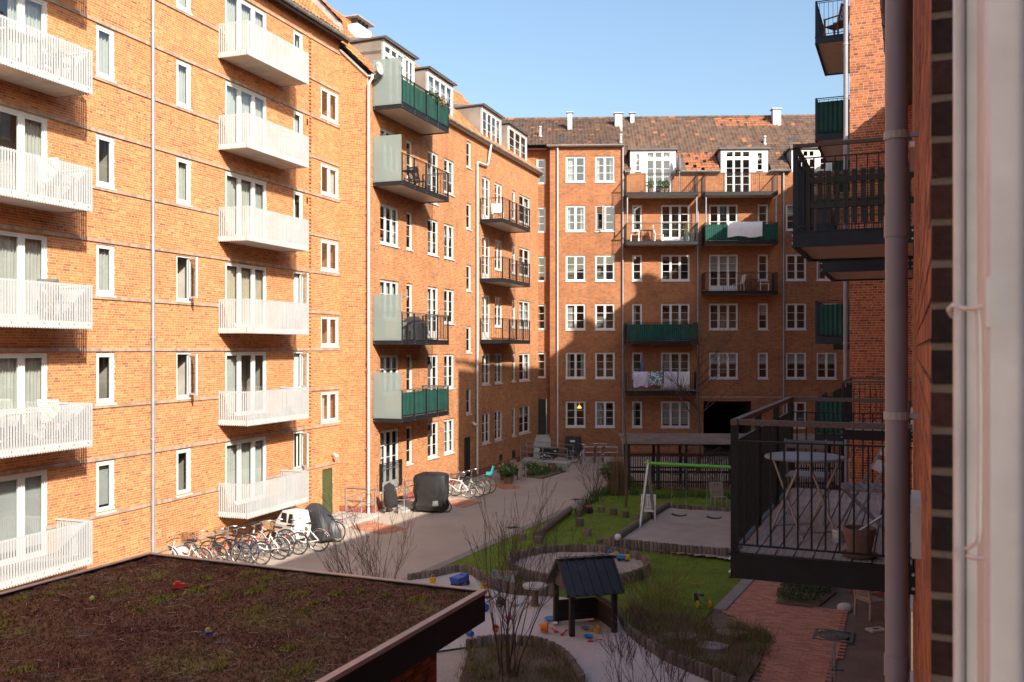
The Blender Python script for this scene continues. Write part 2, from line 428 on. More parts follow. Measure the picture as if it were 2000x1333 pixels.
def lay_bricks(parent, u0, u1, v0, v1, ops, mat, key, count=300, top=None, seed=1, zmin=None, phase=0):
    """courses of stretchers and headers; the ones that show largest are objects of their own, the rest one mass"""
    rn = np.random.default_rng(seed)
    out = []; L, H, J = 0.24, 0.0667, 0.011
    n = int(math.ceil((v1 - v0) / H - 1e-6))
    for r in range(n):
        za = v0 + r * H; zb = min(v0 + (r + 1) * H - J, v1)
        if zb - za < 0.012: continue
        zc = (za + zb) / 2
        cuts = sorted((o[0], o[1]) for o in ops if o[2] < zc < o[3])
        lim = u1 if top is None else min(u1, top(zc))
        iv = []; a = u0
        for c0, c1 in cuts:
            if c0 > a: iv.append((a, min(c0, lim)))
            a = max(a, c1)
        if a < lim: iv.append((a, lim))
        st = (r + phase) % 2 == 0
        pit = L if st else L / 2
        off = rn.uniform(0, .24) if st else rn.uniform(0, .12)
        for a, b in iv:
            if b - a < 0.03: continue
            k0 = math.floor((a - off) / pit); k1 = math.ceil((b - off) / pit)
            for k in range(k0, k1):
                x0 = max(a, off + k * pit); x1 = min(b, off + (k + 1) * pit - J)
                if x1 - x0 > 0.018: out.append((x0, x1, za, zb, st and x1 - x0 > 0.22))
    B = np.array([(x0, x1, 0.0, 0.03, za, zb) for x0, x1, za, zb, f in out], np.float32)
    j = rn.uniform(-0.0008, 0.0008, len(B)); B[:, 2] += j
    full = np.array([f for *_, f in out])
    kk = np.array([key((b[0] + b[1]) / 2, (b[4] + b[5]) / 2) for b in B])
    kk[~full] = 1e9
    pick = np.argsort(kk)[:count]; pick = pick[kk[pick] < 1e8]
    rest = np.setdiff1d(np.arange(len(B)), pick)
    o = link('brick_courses', boxes_mesh('brick_courses', B[rest], mat), parent); stuff(o)
    me = MB().box(-0.1145, 0.1145, 0, 0.03, -0.0278, 0.0278).mesh('brick', mat)
    for i in pick:
        b = B[i]; link('brick', me, parent, ((b[0] + b[1]) / 2, float(b[2]), (b[4] + b[5]) / 2))
    return len(B)

def drape(m, x0, x1, z0, z1, y, amp=0.025, wav=0.11):
    n = max(3, int((x1 - x0) / wav * 4)); k = len(m.v)
    for i in range(n + 1):
        x = x0 + (x1 - x0) * i / n; yy = y + amp * math.sin(2 * math.pi * (x - x0) / wav + math.sin(7 * x))
        m.v += [(x, yy, z0), (x, yy, z1)]
    for i in range(n): m.f.append((k + 2 * i, k + 2 * i + 2, k + 2 * i + 3, k + 2 * i + 1))

def window(parent, u0, u1, v0, v1, cols=(1.0,), rows=1, y=0.045, fw=0.055, sash=0.045, mull=0.05, bar=0.026, cur=None, name='window',
           mat='white_paint', sill=True, room='room', rd=0.9, panel=0.0, open_sash=None, hang=None):
    """frame, mullions, sashes and glazing bars; each pane, the room behind, curtains and sill below it"""
    m = MB(); d = 0.08
    m.box(u0, u0 + fw, y, y + d, v0, v1).box(u1 - fw, u1, y, y + d, v0, v1)
    m.box(u0 + fw, u1 - fw, y, y + d, v1 - fw, v1).box(u0 + fw, u1 - fw, y, y + d, v0, v0 + fw * 1.1)
    tot = sum(cols); x = u0 + fw; W = (u1 - u0) - 2 * fw - mull * (len(cols) - 1)
    panes = []
    for ci, c in enumerate(cols):
        w = W * c / tot; a, b = x, x + w
        if ci: m.box(a - mull, a, y + 0.002, y + d, v0 + fw * 1.1, v1 - fw)
        z0, z1 = v0 + fw * 1.1, v1 - fw
        if open_sash is None or ci != open_sash[0]:
            ys = y + 0.012
            m.box(a, a + sash, ys, ys + 0.05, z0, z1).box(b - sash, b, ys, ys + 0.05, z0, z1)
            m.box(a + sash, b - sash, ys, ys + 0.05, z1 - sash, z1).box(a + sash, b - sash, ys, ys + 0.05, z0, z0 + sash + panel)
            h0, h1 = z0 + sash + panel, z1 - sash; n = rows if isinstance(rows, int) else rows[ci]
            for r in range(n):
                za = h0 + (h1 - h0) * r / n; zb = h0 + (h1 - h0) * (r + 1) / n
                if r: m.box(a + sash, b - sash, ys + 0.008, ys + 0.045, za - bar / 2, za + bar / 2); za += bar / 2
                if r < n - 1: zb -= bar / 2
                panes.append((a + sash, b - sash, za, zb, ys + 0.026))
        else:
            _, ang, side = open_sash                       # a sash swung out on its right or left stile
            s = MB(); hw = w; z = (z0 + z1) / 2
            sx = -1 if side == 'r' else 1
            def bx(p, q, za, zb): s.box(min(sx * p, sx * q), max(sx * p, sx * q), -0.025, 0.025, za, zb)
            bx(0, sash, z0, z1); bx(hw - sash, hw, z0, z1); bx(sash, hw - sash, z1 - sash, z1); bx(sash, hw - sash, z0, z0 + sash)
            o = s.build('sash', mat, None); so_ = o
            panes.append(('open', sash, hw - sash, z0 + sash, z1 - sash, sx, o, (b if side == 'r' else a), ang))
        x = b + mull
    win = m.build(name, mat, parent)
    for p in panes:
        if p[0] == 'open':
            _, a, b, za, zb, sx, o, hx, ang = p
            o.parent = win; o.location = (hx, y - 0.02, 0); o.rotation_euler = (0, 0, R(ang))
            g = MB().box(min(sx * a, sx * b), max(sx * a, sx * b), -0.004, 0.004, za, zb).mesh('pane', 'glass')
            link('pane', g, win, (hx, y - 0.02, 0), (0, 0, R(ang)))
        else:
            MB().quad((p[0], p[4], p[2]), (p[1], p[4], p[2]), (p[1], p[4], p[3]), (p[0], p[4], p[3])).build('pane', 'glass', win)
    if sill: MB().box(u0 - 0.03, u1 + 0.03, -0.045, y + 0.03, v0 - 0.055, v0 - 0.003).build('sill', mat if sill is True else sill, win)
    a, b, e, f = u0 - 0.12, u1 + 0.12, y + d, y + rd
    r = MB().quad((a, f, v0 - .05), (b, f, v0 - .05), (b, f, v1 + .1), (a, f, v1 + .1)).quad((a, e, v0 - .05), (a, f, v0 - .05), (a, f, v1 + .1), (a, e, v1 + .1))
    r.quad((b, f, v0 - .05), (b, e, v0 - .05), (b, e, v1 + .1), (b, f, v1 + .1)).quad((a, f, v1 + .1), (b, f, v1 + .1), (b, e, v1 + .1), (a, e, v1 + .1))
    r.quad((a, e, v0 - .05), (b, e, v0 - .05), (b, f, v0 - .05), (a, f, v0 - .05)); r.build('room', room, win)
    W = u1 - u0; yc = y + d + 0.10
    if cur:
        c = MB(); cm = 'curtain'
        if cur == 'full': drape(c, u0, u1, v0, v1, yc)
        elif cur == 'side': drape(c, u0, u0 + W * .24, v0, v1, yc); drape(c, u1 - W * .24, u1, v0, v1, yc)
        elif cur == 'left': drape(c, u0, u0 + W * .4, v0, v1, yc)
        elif cur == 'right': drape(c, u1 - W * .45, u1, v0, v1, yc)
        elif cur == 'warm': drape(c, u0, u1, v0, v1, yc); cm = 'curtain_warm'
        elif cur == 'blind': c.box(u0, u1, yc, yc + .01, v0 + (v1 - v0) * .12, v1); cm = 'blind'
        elif cur == 'half': c.box(u0, u1, yc, yc + .01, v1 - (v1 - v0) * .45, v1); cm = 'blind'
        c.build('curtain', cm, win)
    return win

def slat_balcony(parent, u0, u1, depth, zt, single, label=None):
    """white balcony with a railing of upright flat slats"""
    b = empty('balcony', parent=parent)
    zb = zt - 1.08
    MB().box(u0 + .02, u1 - .02, -depth + .02, 0, zb + .03, zb + .17).build('slab', 'concrete_pale', b)
    MB().box(u0 + .055, u1 - .055, -depth + .055, -.02, zb + .172, zb + .19).build('floor_covering', 'deck_wood', b)
    t = MB()
    for za, zz in ((zt - .05, zt - .012), (zb + .05, zb + .09)):
        t.box(u0 + .008, u1 - .008, -depth + .034, -depth + .052, za, zz)
        t.box(u0 + .034, u0 + .052, -depth + .05, 0, za, zz).box(u1 - .052, u1 - .034, -depth + .05, 0, za, zz)
    t.build('rail', 'slat_white', b)
    P = 0.076; sp = []
    n = int((u1 - u0) / P); p = (u1 - u0) / n
    for i in range(n + 1): sp.append((u0 + i * p, -depth + .016, 0.042, 0.016))
    n2 = int((depth - .06) / P)
    for i in range(1, n2 + 1):
        yy = -depth + .016 + i * (depth - .03) / (n2 + .5); sp.append((u0 + .015, yy, .016, .042)); sp.append((u1 - .015, yy, .016, .042))
    if single:
        fm = MB().box(-.021, .021, -.008, .008, 0, 1.08).mesh('slat', 'slat_white'); em = MB().box(-.008, .008, -.021, .021, 0, 1.08).mesh('slat', 'slat_white')
        for x, yy, wx, wy in sp: link('slat', fm if wx > wy else em, b, (x, yy, zb))
    else:
        o = link('slats', boxes_mesh('slats', [(x - wx / 2, x + wx / 2, yy - wy / 2, yy + wy / 2, zb, zt) for x, yy, wx, wy in sp], 'slat_white'), b); stuff(o)
    # bolt heads along the slab edge
    bo = MB(); i = u0 + .3
    while i < u1 - .1: bo.box(i - .012, i + .012, -depth - .004, -depth + .003, zb + .1, zb + .124); i += .45
    bo.build('bolts', 'galvanised', b, kind='stuff')
    return b

def fold_screen(m, pts, z0, z1, wav=0.12, amp=0.018):
    """ribbed cloth or sheet along a polyline, with thickness by its folds"""
    for (xa, ya), (xb, yb) in zip(pts, pts[1:]):
        L = math.hypot(xb - xa, yb - ya); n = max(2, int(L / wav) * 2); k = len(m.v)
        nx, ny = -(yb - ya) / L, (xb - xa) / L
        for i in range(n + 1):
            t = i / n; o = amp * (1 if i % 2 else -1)
            m.v += [(xa + (xb - xa) * t + nx * o, ya + (yb - ya) * t + ny * o, z0), (xa + (xb - xa) * t + nx * o, ya + (yb - ya) * t + ny * o, z1)]
        for i in range(n): m.f.append((k + 2 * i, k + 2 * i + 2, k + 2 * i + 3, k + 2 * i + 1))

def steel_balcony(parent, u0, u1, depth, z0, single=False, green='', glass_end=False, rail='black_steel', beam=0.2, steel='black_steel', rails=('f', 'l', 'r'),
                  deck=False, hr=1.06, pitch=0.115, soffit='soffit', mid=False, far_rail=True, bolts=False):
    """black steel balcony: channel beam, soffit, posts, balusters, handrail; green cloth or a frosted end screen where shown"""
    b = empty('balcony', parent=parent); D = -depth; zd = z0 + beam
    e = MB(); t = .05
    e.box(u0, u1, D, D + t, z0, zd).box(u0, u0 + t, D + t, 0, z0, zd).box(u1 - t, u1, D + t, 0, z0, zd)
    e.box(u0 - .012, u1 + .012, D - .012, D + .03, zd - .014, zd + .002).box(u0 - .012, u1 + .012, D - .012, D + .03, z0 - .002, z0 + .014)
    e.box(u0 - .012, u0 + .03, D + .03, 0, zd - .014, zd + .002).box(u1 - .03, u1 + .012, D + .03, 0, zd - .014, zd + .002)
    e.build('edge_beam', steel, b)
    MB().box(u0 + t, u1 - t, D + t, -.005, z0 + .03, z0 + .06).build('soffit', soffit, b)
    if deck:
        n = max(1, int((depth - .07) / deck)); w = (depth - .07) / n
        me = MB().box(u0 + .055, u1 - .055, -w / 2 + .006, w / 2 - .006, 0, .028).mesh('deck_board', 'deck_wood')
        for i in range(n): link('deck_board', me, b, (0, D + .055 + w * (i + .5), zd - .02))
    else: MB().box(u0 + t, u1 - t, D + t, -.01, zd - .03, zd - .004).build('deck', 'deck_wood', b)
    zt = zd + hr; o = .03
    runs = {'f': ((u0, D + o), (u1, D + o)), 'l': ((u0 + o, D), (u0 + o, -.02)), 'r': ((u1 - o, D), (u1 - o, -.02))}
    h = MB(); bars = []; posts = []
    for k in rails:
        (xa, ya), (xb, yb) = runs[k]; L = math.hypot(xb - xa, yb - ya); dx, dy = (xb - xa) / L, (yb - ya) / L
        hw = .055 if rail == 'rail_wood' else .04
        if rail != 'rail_wood' or True: h.bar((xa - dx * (.02 if k == 'f' else 0), ya, zt), (xb + dx * (.02 if k == 'f' else 0), yb, zt), hw, .045 if rail == 'rail_wood' else .02)
        np_ = max(1, round(L / 1.15))
        for i in range(np_ + 1):
            if k != 'f' and i == 0: continue
            q = .025 + (L - .05) * i / np_; posts.append((xa + dx * q, ya + dy * q, dx, dy))
        nb = int(L / pitch)
        for i in range(1, nb): bars.append((xa + dx * L * i / nb, ya + dy * L * i / nb))
    hh = h.build('handrail', rail, b)
    lo = MB()
    for k in rails:
        (xa, ya), (xb, yb) = runs[k]
        for z in ((zd + .07, zt - .16) if mid else (zd + .07, zt - .05)): lo.bar((xa, ya, z), (xb, yb, z), .03, .012)
    lo.build('rail', steel, b)
    pm = {}
    for x, yy, dx, dy in posts:
        w, q = (.014, .065) if abs(dx) > .5 else (.065, .014)
        key = (w, q)
        if key not in pm: pm[key] = MB().box(-w / 2, w / 2, -q / 2, q / 2, -beam + .02, hr - .01).mesh('post', steel)
        link('post', pm[key], b, (x, yy, zd))
    ztop = zt - (.16 if mid else .05)
    if single:
        bm = MB().box(-.0075, .0075, -.0075, .0075, 0, ztop - zd - .07).mesh('baluster', steel)
        for x, yy in bars: link('baluster', bm, b, (x, yy, zd + .07))
    else:
        s = link('balusters', boxes_mesh('balusters', [(x - .006, x + .006, yy - .006, yy + .006, zd + .07, ztop) for x, yy in bars], steel), b); stuff(s)
    if bolts:
        bo = MB()
        for x, yy, dx, dy in posts:
            for z in (z0 + .05, z0 + beam - .05):
                if abs(dx) > .5: bo.tube([(x - .03, D, z), (x - .03, D - .012, z)], .011, 6).tube([(x + .03, D, z), (x + .03, D - .012, z)], .011, 6)
                else:
                    sx = u0 if x < (u0 + u1) / 2 else u1; s = -1 if sx == u0 else 1
                    bo.tube([(sx, yy - .03, z), (sx + s * .014, yy - .03, z)], .013, 8).tube([(sx, yy + .03, z), (sx + s * .014, yy + .03, z)], .013, 8)
        bo.build('bolts', 'steel_bolt', b, kind='stuff')
    if green:
        g = MB(); pts = []
        zz = (zd + .03, zt - .10)
        if 'l' in green: fold_screen(g, [(u0 + .055, -.03), (u0 + .055, D + .06)], *zz)
        if 'f' in green: fold_screen(g, [(u0 + .055, D + .055), (u1 - .055, D + .055)], *zz)
        if 'r' in green: fold_screen(g, [(u1 - .055, D + .06), (u1 - .055, -.03)], *zz)
        g.build('cloth_screen', 'green_cloth', b)
    if glass_end:
        MB().box(u0 - .02, u0 - .006, D + .02, -.03, zd - .04, zd + 1.75).build('frosted_screen', 'frosted_glass', b)
    return b

def pantiles(parent, name, u0, u1, y0, z0, y1, z1, mat, tw=0.215, tl=0.34, skip=None, amp=0.03, board=0.0):
    """every tile a curved piece of its own, courses lapping"""
    S = math.hypot(y1 - y0, z1 - z0); ty, tz = (y1 - y0) / S, (z1 - z0) / S; ny, nz = -tz, ty
    nu = int(round((u1 - u0) / tw)); ns = int(round(S / tl)); tw = (u1 - u0) / nu; tl = S / ns
    prof = np.array([(0.0, 0.0), (0.18, -0.3), (0.42, -0.35), (0.68, 0.55), (0.84, 0.9), (1.04, 0.15)])
    rn = np.random.default_rng(len(name) + nu); V = []; F = []; q = 0; K = len(prof)
    for r in range(ns):
        for c in range(nu):
            uc = u0 + (c + .5) * tw; sc = (r + .5) * tl
            if skip and skip(uc, z0 + tz * sc): continue
            jz = rn.uniform(-.004, .006); js = rn.uniform(-.012, .012)
            for s, h in ((r * tl - .03 + js, .030 + jz), ((r + 1) * tl + .02, 0.0)):
                for a, b in prof:
                    hh = h + b * amp + .03
                    V.append((u0 + (c + a) * tw, y0 + ty * s + ny * hh, z0 + tz * s + nz * hh))
            for i in range(K - 1): F.append((q + i, q + i + 1, q + K + i + 1, q + K + i))
            q += 2 * K
    me = np_mesh(name, V, F, mat, True)
    o = link(name, me, parent); stuff(o)
    yb, zb = y0 + ty * board, z0 + tz * board
    MB().quad((u0, yb, zb), (u1, yb, zb), (u1, y1, z1), (u0, y1, z1)).build('roof_boarding', 'lead_roof', parent)
    return o
varied('roof_tile_orange', [(0, (0.26, 0.09, 0.05)), (0.3, (0.44, 0.15, 0.06)), (0.8, (0.55, 0.20, 0.07)), (1, (0.60, 0.24, 0.09))], 0.8, 0.25, 5, 0.2)
varied('roof_tile_newer', [(0, (0.20, 0.085, 0.05)), (0.5, (0.31, 0.115, 0.055)), (1, (0.38, 0.14, 0.06))], 0.85, 0.25, 5, 0.2)
varied('roof_tile_brown', [(0, (0.085, 0.055, 0.042)), (0.35, (0.12, 0.075, 0.054)), (0.7, (0.145, 0.088, 0.062)), (0.975, (0.175, 0.10, 0.068)), (0.985, (0.36, 0.13, 0.06)), (1, (0.40, 0.145, 0.06))], 0.85, 0.35, 3, 0.3)

def downpipe(parent, x, y, z0, z1, r, mat, joints=(), clips=()):
    p = MB().tube([(x, y, z0), (x, y, z1)], r, 14).build('downpipe', mat, parent, smooth=40)
    for z in joints: MB().tube([(x, y, z - .05), (x, y, z + .05)], r * 1.1, 14).build('collar', mat, p, smooth=40)
    for z in clips:
        MB().tube([(x, y, z - .018), (x, y, z + .018)], r * 1.14, 14).bar((x, y, z), (x, 0.01, z), .02, .02).build('clip', 'zinc_dull', p)
    return p
def gutter(parent, u0, u1, y, z, r=.075, mat='zinc', step=0.9):
    m = MB(); n = 8; k = 0
    for a in (u0, u1):
        for j in range(n + 1):
            t = math.pi * j / n; m.v.append((a, y - r * math.cos(t), z - r * math.sin(t)))
    for j in range(n): m.f.append((j, j + 1, n + 2 + j, n + 1 + j))
    m.tube([(u0, y - r, z), (u1, y - r, z)], .012, 6)
    g = m.build('gutter', mat, parent, smooth=50)
    br = MB(); x = u0 + .2
    while x < u1:
        for j in range(n):
            t0 = math.pi * j / n; t1 = math.pi * (j + 1) / n; q = r + .004
            br.bar((x, y - q * math.cos(t0), z - q * math.sin(t0)), (x, y - q * math.cos(t1), z - q * math.sin(t1)), .03, .006, (1, 0, 0))
        x += step
    br.build('gutter_brackets', mat, g, kind='stuff')
    return g

# ================================================================== BUILDING A: orange brick with white slatted balconies (left)
FA = Face((-10.6, 25.6), (0.331, 0.9436))
A = empty('apartment_building', (*FA.O, 0), FA.rot)
tag(A, 'orange brick apartment building with white slatted balconies and stone bands, on the left', 'building')
SH = 2.885
uA0, uA1 = -9.5, FA.u(663)
opsA = []; winA = []
D1 = (FA.u(-62), FA.u(93)); D2 = (FA.u(440), FA.u(521)); W1 = (FA.u(188), FA.u(224)); W2 = (FA.u(344.5), FA.u(373))
W3 = (FA.u(573.5), FA.u(591.6)); W4 = (FA.u(627), FA.u(661))
for k in range(6):
    t = 3.46 + SH * k
    for c, b in ((D1, 1.36), (W1, 2.10), (W2, 2.10), (D2, 1.36), (W3, 2.10)):
        if t < 18.4: opsA.append((c[0], c[1], b + SH * k, t))
    if k < 5: opsA.append((W4[0], W4[1], 3.64 + SH * k, 4.80 + SH * k))
gd = (FA.u(629.5), FA.u(650.5), 0.0, 1.87); opsA.append(gd)
bv = (FA.u(341), FA.u(368), .34, .60); opsA.append(bv)
TOPA = 18.45
wA = wall(A, 'wall', uA0, uA1, 0, TOPA, opsA, 'mortar', y=0.003, depth=0.14)
def keyA(u, z):
    X, Y = FA.l2w(u, 0); px = CX + FPX * X / Y; py = HY - FPX * (z - CAMZ) / Y
    return Y if 95 < px < 420 and 5 < py < 1080 and not (py > 1085 - (px - 0) * 0.0 and px < 180) else 1e9
lay_bricks(wA, uA0, uA1, 0, TOPA, opsA, 'brick_orange', keyA, 300)
# unseen stretch of this wing behind the camera, added for its warm sunlit bounce
ext = []
for i in range(9):
    for k in range(6): ext.append((-37.5 + i * 3.1, -36.1 + i * 3.1, 1.9 + SH * k, 3.4 + SH * k))
wall(A, 'wall', -40, uA0 - .002, 0, TOPA, ext, 'brickwork_orange')
for o in ext: window(A, *o, (1, 1), 1, y=.03, cur=None, sill=False)
# string courses of upright bricks above and below each row of windows
def string_course(parent, u0, u1, z0, z1, cuts=(), proud=0.035):
    B = []; x = u0
    while x < u1 - .02:
        e = min(x + .116, u1)
        if not any(c[0] < (x + e) / 2 < c[1] for c in cuts): B.append((x, e, -proud, .02, z0, z1))
        x += .12
    o = link('string_course', boxes_mesh('string_course', B, 'brick_band'), parent); stuff(o)
    cc = []; a = u0
    for c0, c1 in sorted(cuts): cc.append((a, c0)); a = c1
    cc.append((a, u1)); mm = MB()
    for p, q in cc: mm.box(p, q, -proud + .003, .02, z0 + .003, z1 - .003)
    mm.build('string_course_mortar', 'mortar', parent)
for k in range(6):
    string_course(A, uA0, uA1, 1.985 + SH * k, 2.075 + SH * k, (D1, D2))
    if 3.60 + SH * k < TOPA: string_course(A, uA0, uA1, 3.485 + SH * k, 3.575 + SH * k)
string_course(A, uA0, FA.u(560), .60, .70)
# toothed edge beside the stair windows
B = []
ut = FA.u(605)
for i in range(int(TOPA / .0667)):
    if i % 2 == 0: B.append((ut - .06, ut + .06, -.045, .02, i * .0667, i * .0667 + .056))
stuff(link('toothed_edge', boxes_mesh('toothed_edge', B, 'brick_orange'), A))
curA = {('D1', 0): 'blind', ('D1', 1): 'full', ('D1', 2): 'full', ('D1', 3): 'side', ('D1', 4): 'right', ('W1', 0): 'blind', ('W1', 2): 'full',
        ('D2', 0): 'full', ('D2', 1): 'left', ('D2', 2): 'warm', ('D2', 3): 'full'}
rA = random.Random(4)
for k in range(6):
    t = 3.46 + SH * k
    if t > 18.4: continue
    for nm, c, b, cols in (('D1', D1, 1.36, (1, 1, 1)), ('W1', W1, 2.10, (1,)), ('W2', W2, 2.10, (1,)), ('D2', D2, 1.36, (1, 1, .9)), ('W3', W3, 2.10, (1,))):
        cur = curA.get((nm, k), rA.choice(['left', 'full', 'full', 'side', 'full']))
        op = None
        if nm == 'W2' and k in (1, 2): op = (0, 62, 'r'); cur = 'left'
        if nm == 'W3' and k in (0, 1, 2): op = (0, 58, 'r')
        window(A, c[0], c[1], b + SH * k, t, cols, 1, y=0.02, fw=.07, sash=.055, mull=.09 if nm[0] == 'D' else .05, cur=cur, sill=nm[0] == 'W' and 'concrete_pale',
               name='balcony_door' if nm[0] == 'D' else 'window', open_sash=op, room='room_light')
    if k < 5: window(A, W4[0], W4[1], 3.64 + SH * k, 4.80 + SH * k, (1, 1), 1, y=.02, fw=.065, sash=.05, mull=.06, cur=rA.choice(['left', None, 'right']), sill='concrete_pale')
    single = True
    slat_balcony(A, FA.u(-75), FA.u(180, 1.12), 1.12, 2.23 + SH * k, k < 5)
    slat_balcony(A, FA.u(425), FA.u(425) + 3.52, 1.12, 2.23 + SH * k, False)
# green cellar door
gdm = MB().box(gd[0] + .05, gd[1] - .05, .05, .09, .0, gd[3] - .05)
gdo = gdm.build('door', 'door_green', A)
dw = (gd[1] - gd[0] - .1) / 1
pn = MB()
for zz in (.12, .44, .76, 1.08, 1.40):
    pn.box(gd[0] + .10, gd[1] - .10, .041, .05, zz, zz + .27)
pn.build('door_panel', 'door_green', gdo)
MB().box(gd[0], gd[0] + .05, .03, .1, 0, gd[3]).box(gd[1] - .05, gd[1], .03, .1, 0, gd[3]).box(gd[0], gd[1], .03, .1, gd[3] - .05, gd[3]).build('frame', 'door_green', gdo)
MB().tube([(gd[0] + .12, .05, .95), (gd[0] + .12, 0, .95), (gd[0] + .22, 0, .95)], .012, 6).build('handle', 'galvanised', gdo)
MB().box(bv[0], bv[1], .01, .03, bv[2], bv[3]).build('cellar_shutter', 'white_paint', A)
downpipe(A, FA.u(293), -.11, .1, TOPA - .1, .05, 'zinc', [2.1 + 2.885 * i for i in range(6)], [1.0 + 2.885 * i for i in range(6)])
# small air bricks by the toothed edge
for k in range(5): MB().box(ut - .22, ut - .13, -.004, .02, 3.1 + SH * k, 3.34 + SH * k).build('air_vent', 'door_black', A)
# eaves and roof
gutter(A, uA0, uA1 + .12, -.42, TOPA + .05, .085)
MB().box(uA0, uA1, -.36, .02, TOPA + .002, TOPA + .05).box(uA0, uA1 + .1, -.34, -.31, TOPA - .12, TOPA + .0).build('eaves_board', 'lead_roof', A)
pantiles(A, 'roof_tiles', uA0, uA1 - .42, -.40, TOPA + .10, 5.6, TOPA + 6.1, 'roof_tile_orange')
MB().add([(uA1 - .40, -.15, TOPA + .05), (uA1 - .40, 5.6, TOPA + 6.0), (uA1 - .40, 5.6, TOPA + 6.75), (uA1 - .40, -.15, TOPA + .72),
          (uA1 - .02, -.15, TOPA + .05), (uA1 - .02, 5.6, TOPA + 6.0), (uA1 - .02, 5.6, TOPA + 6.75), (uA1 - .02, -.15, TOPA + .72)],
         [(0, 1, 2, 3), (7, 6, 5, 4), (3, 2, 6, 7), (0, 3, 7, 4), (0, 4, 5, 1)]).build('parapet', 'render_grey', A)
pantiles(A, 'parapet_tiles', uA1 - .46, uA1 + .04, -.2, TOPA + .70, 5.6, TOPA + 6.76, 'roof_tile_orange', tw=.25, tl=.3, amp=.015)
MB().bar((uA1 - .46, -.16, TOPA + .32), (uA1 - .46, 5.6, TOPA + 6.3), .05, .25, (0, -.7, .7)).build('flashing', 'zinc_dull', A)
MB().quad((uA1, 0.008, 0), (uA1, 9, 0), (uA1, 9, TOPA), (uA1, 0.008, TOPA)).build('gable_wall', 'brickwork_orange', A)
MB().tube([(FA.u(646), -.06, 2.38), (FA.u(646), -.22, 2.42)], .03, 8).ball((FA.u(646), -.25, 2.33), .085, 12, 6, (1, 1, .8)).build('wall_lamp', 'white_paint', A, smooth=True)

# ================================================================== BUILDING B: brick wing with black steel balconies and dormers
cA = Vector(FA.l2w(uA1, 0)); WB = 1.21
FB = Face(cA + FA.n * WB, (0.331, 0.9436))
Bd = empty('apartment_building', (*FB.O, 0), FB.rot)
tag(Bd, 'sunlit brick wing with frosted glass balcony screens and zinc dormers, beside the downpipe', 'building')
uB1 = 22.2; TOPB = 16.95; TB = [3.15 + 3.03 * k for k in range(5)]
cB = {n: (FB.u(a), FB.u(b)) for n, a, b in (('a', 742.6, 779), ('b', 794, 805.6), ('c', 835.5, 856), ('d', 867.5, 887), ('e', 911, 920.5),
                                             ('f', 941.7, 957.5), ('g', 966.5, 981), ('h', 1000, 1007), ('i', 1014, 1035))}
opsB = []; specB = []
rB = random.Random(11)
for k, t in enumerate(TB):
    for n, (a, b) in cB.items():
        if n == 'e': continue
        h = 1.6; nm = 'window'
        if n == 'a' and k == 0: h = 2.42; nm = 'balcony_door'
        if n == 'c' and k in (1, 2, 4): h = 2.3; nm = 'balcony_door'
        if n == 'f' and k in (2, 3, 4): h = 2.25; nm = 'balcony_door'
        cols = {'a': (1, 1, 1), 'b': (1,), 'c': (1, 1), 'd': (1, 1), 'f': (1, 1), 'g': (1, 1), 'h': (1,), 'i': (1, 1)}[n]
        specB.append((n, k, a, b, t - h, t, cols, 4 if h > 2 else 3, nm)); opsB.append((a, b, t - h, t))
for k in range(5): opsB.append((*cB['e'], 3.22 + 3.03 * k, 4.5 + 3.03 * k))
dB = (cB['e'][0] - .28, cB['e'][1] + .1, .12, 2.1); opsB.append(dB)
d1 = (FB.u(751.6), FB.u(811)); opsB.append((d1[0], d1[1], 16.0, 16.95))
wB = wall(Bd, 'wall', 0, uB1, .32, TOPB, opsB, 'brickwork_orange')
wall(Bd, 'plinth', 0, uB1, 0, .32, [(dB[0], dB[1], .12, .32)], 'plinth', y=-.02)
for n, k, a, b, z0, z1, cols, rows, nm in specB:
    window(Bd, a, b, z0, z1, cols, rows, cur=rB.choice([None, None, 'side', 'left', 'half', 'full', None]), name=nm, room=rB.choice(['room', 'room_dark']), panel=.22 if nm == 'balcony_door' else 0)
for k in range(5): window(Bd, *cB['e'], 3.22 + 3.03 * k, 4.5 + 3.03 * k, (1,), 2, cur=None, room='room_dark')
do = MB().box(dB[0] + .05, dB[1] - .05, .08, .12, .12, dB[3] - .05).build('door', 'door_black', Bd)
pn = MB()
for i in range(5): pn.box(dB[0] + .1, dB[1] - .1, .07, .08, .2 + .36 * i, .2 + .36 * i + .3)
pn.build('door_panel', 'door_black', do)
# return wall facing the camera, laid brick by brick up to the roof slope
SLB = 0.95
ret = link('return_wall', MB().add([(0, .003, .32), (WB + .04, .003, .32), (WB + .04, .003, TOPB), (0, .003, TOPB + SLB * WB)], [(0, 1, 2, 3)]).mesh('return_wall', 'mortar'), Bd, (0, WB, 0), (0, 0, -math.pi / 2))
lay_bricks(ret, 0, WB, .32, TOPB + SLB * WB - .03, [], 'brick_orange', lambda u, z: -z if z < 17 else 1e9, 300, top=lambda z: WB - max(0, z - TOPB) / SLB, seed=3)
MB().box(0, WB + .02, -.02, .03, 0, .32).build('plinth', 'plinth', ret)
MB().slab([(-.02, -.06, TOPB + SLB * WB + .02), (WB + .05, -.06, TOPB - .03), (WB + .05, .1, TOPB - .03), (-.02, .1, TOPB + SLB * WB + .02)], -.06).build('verge', 'render_grey', ret)
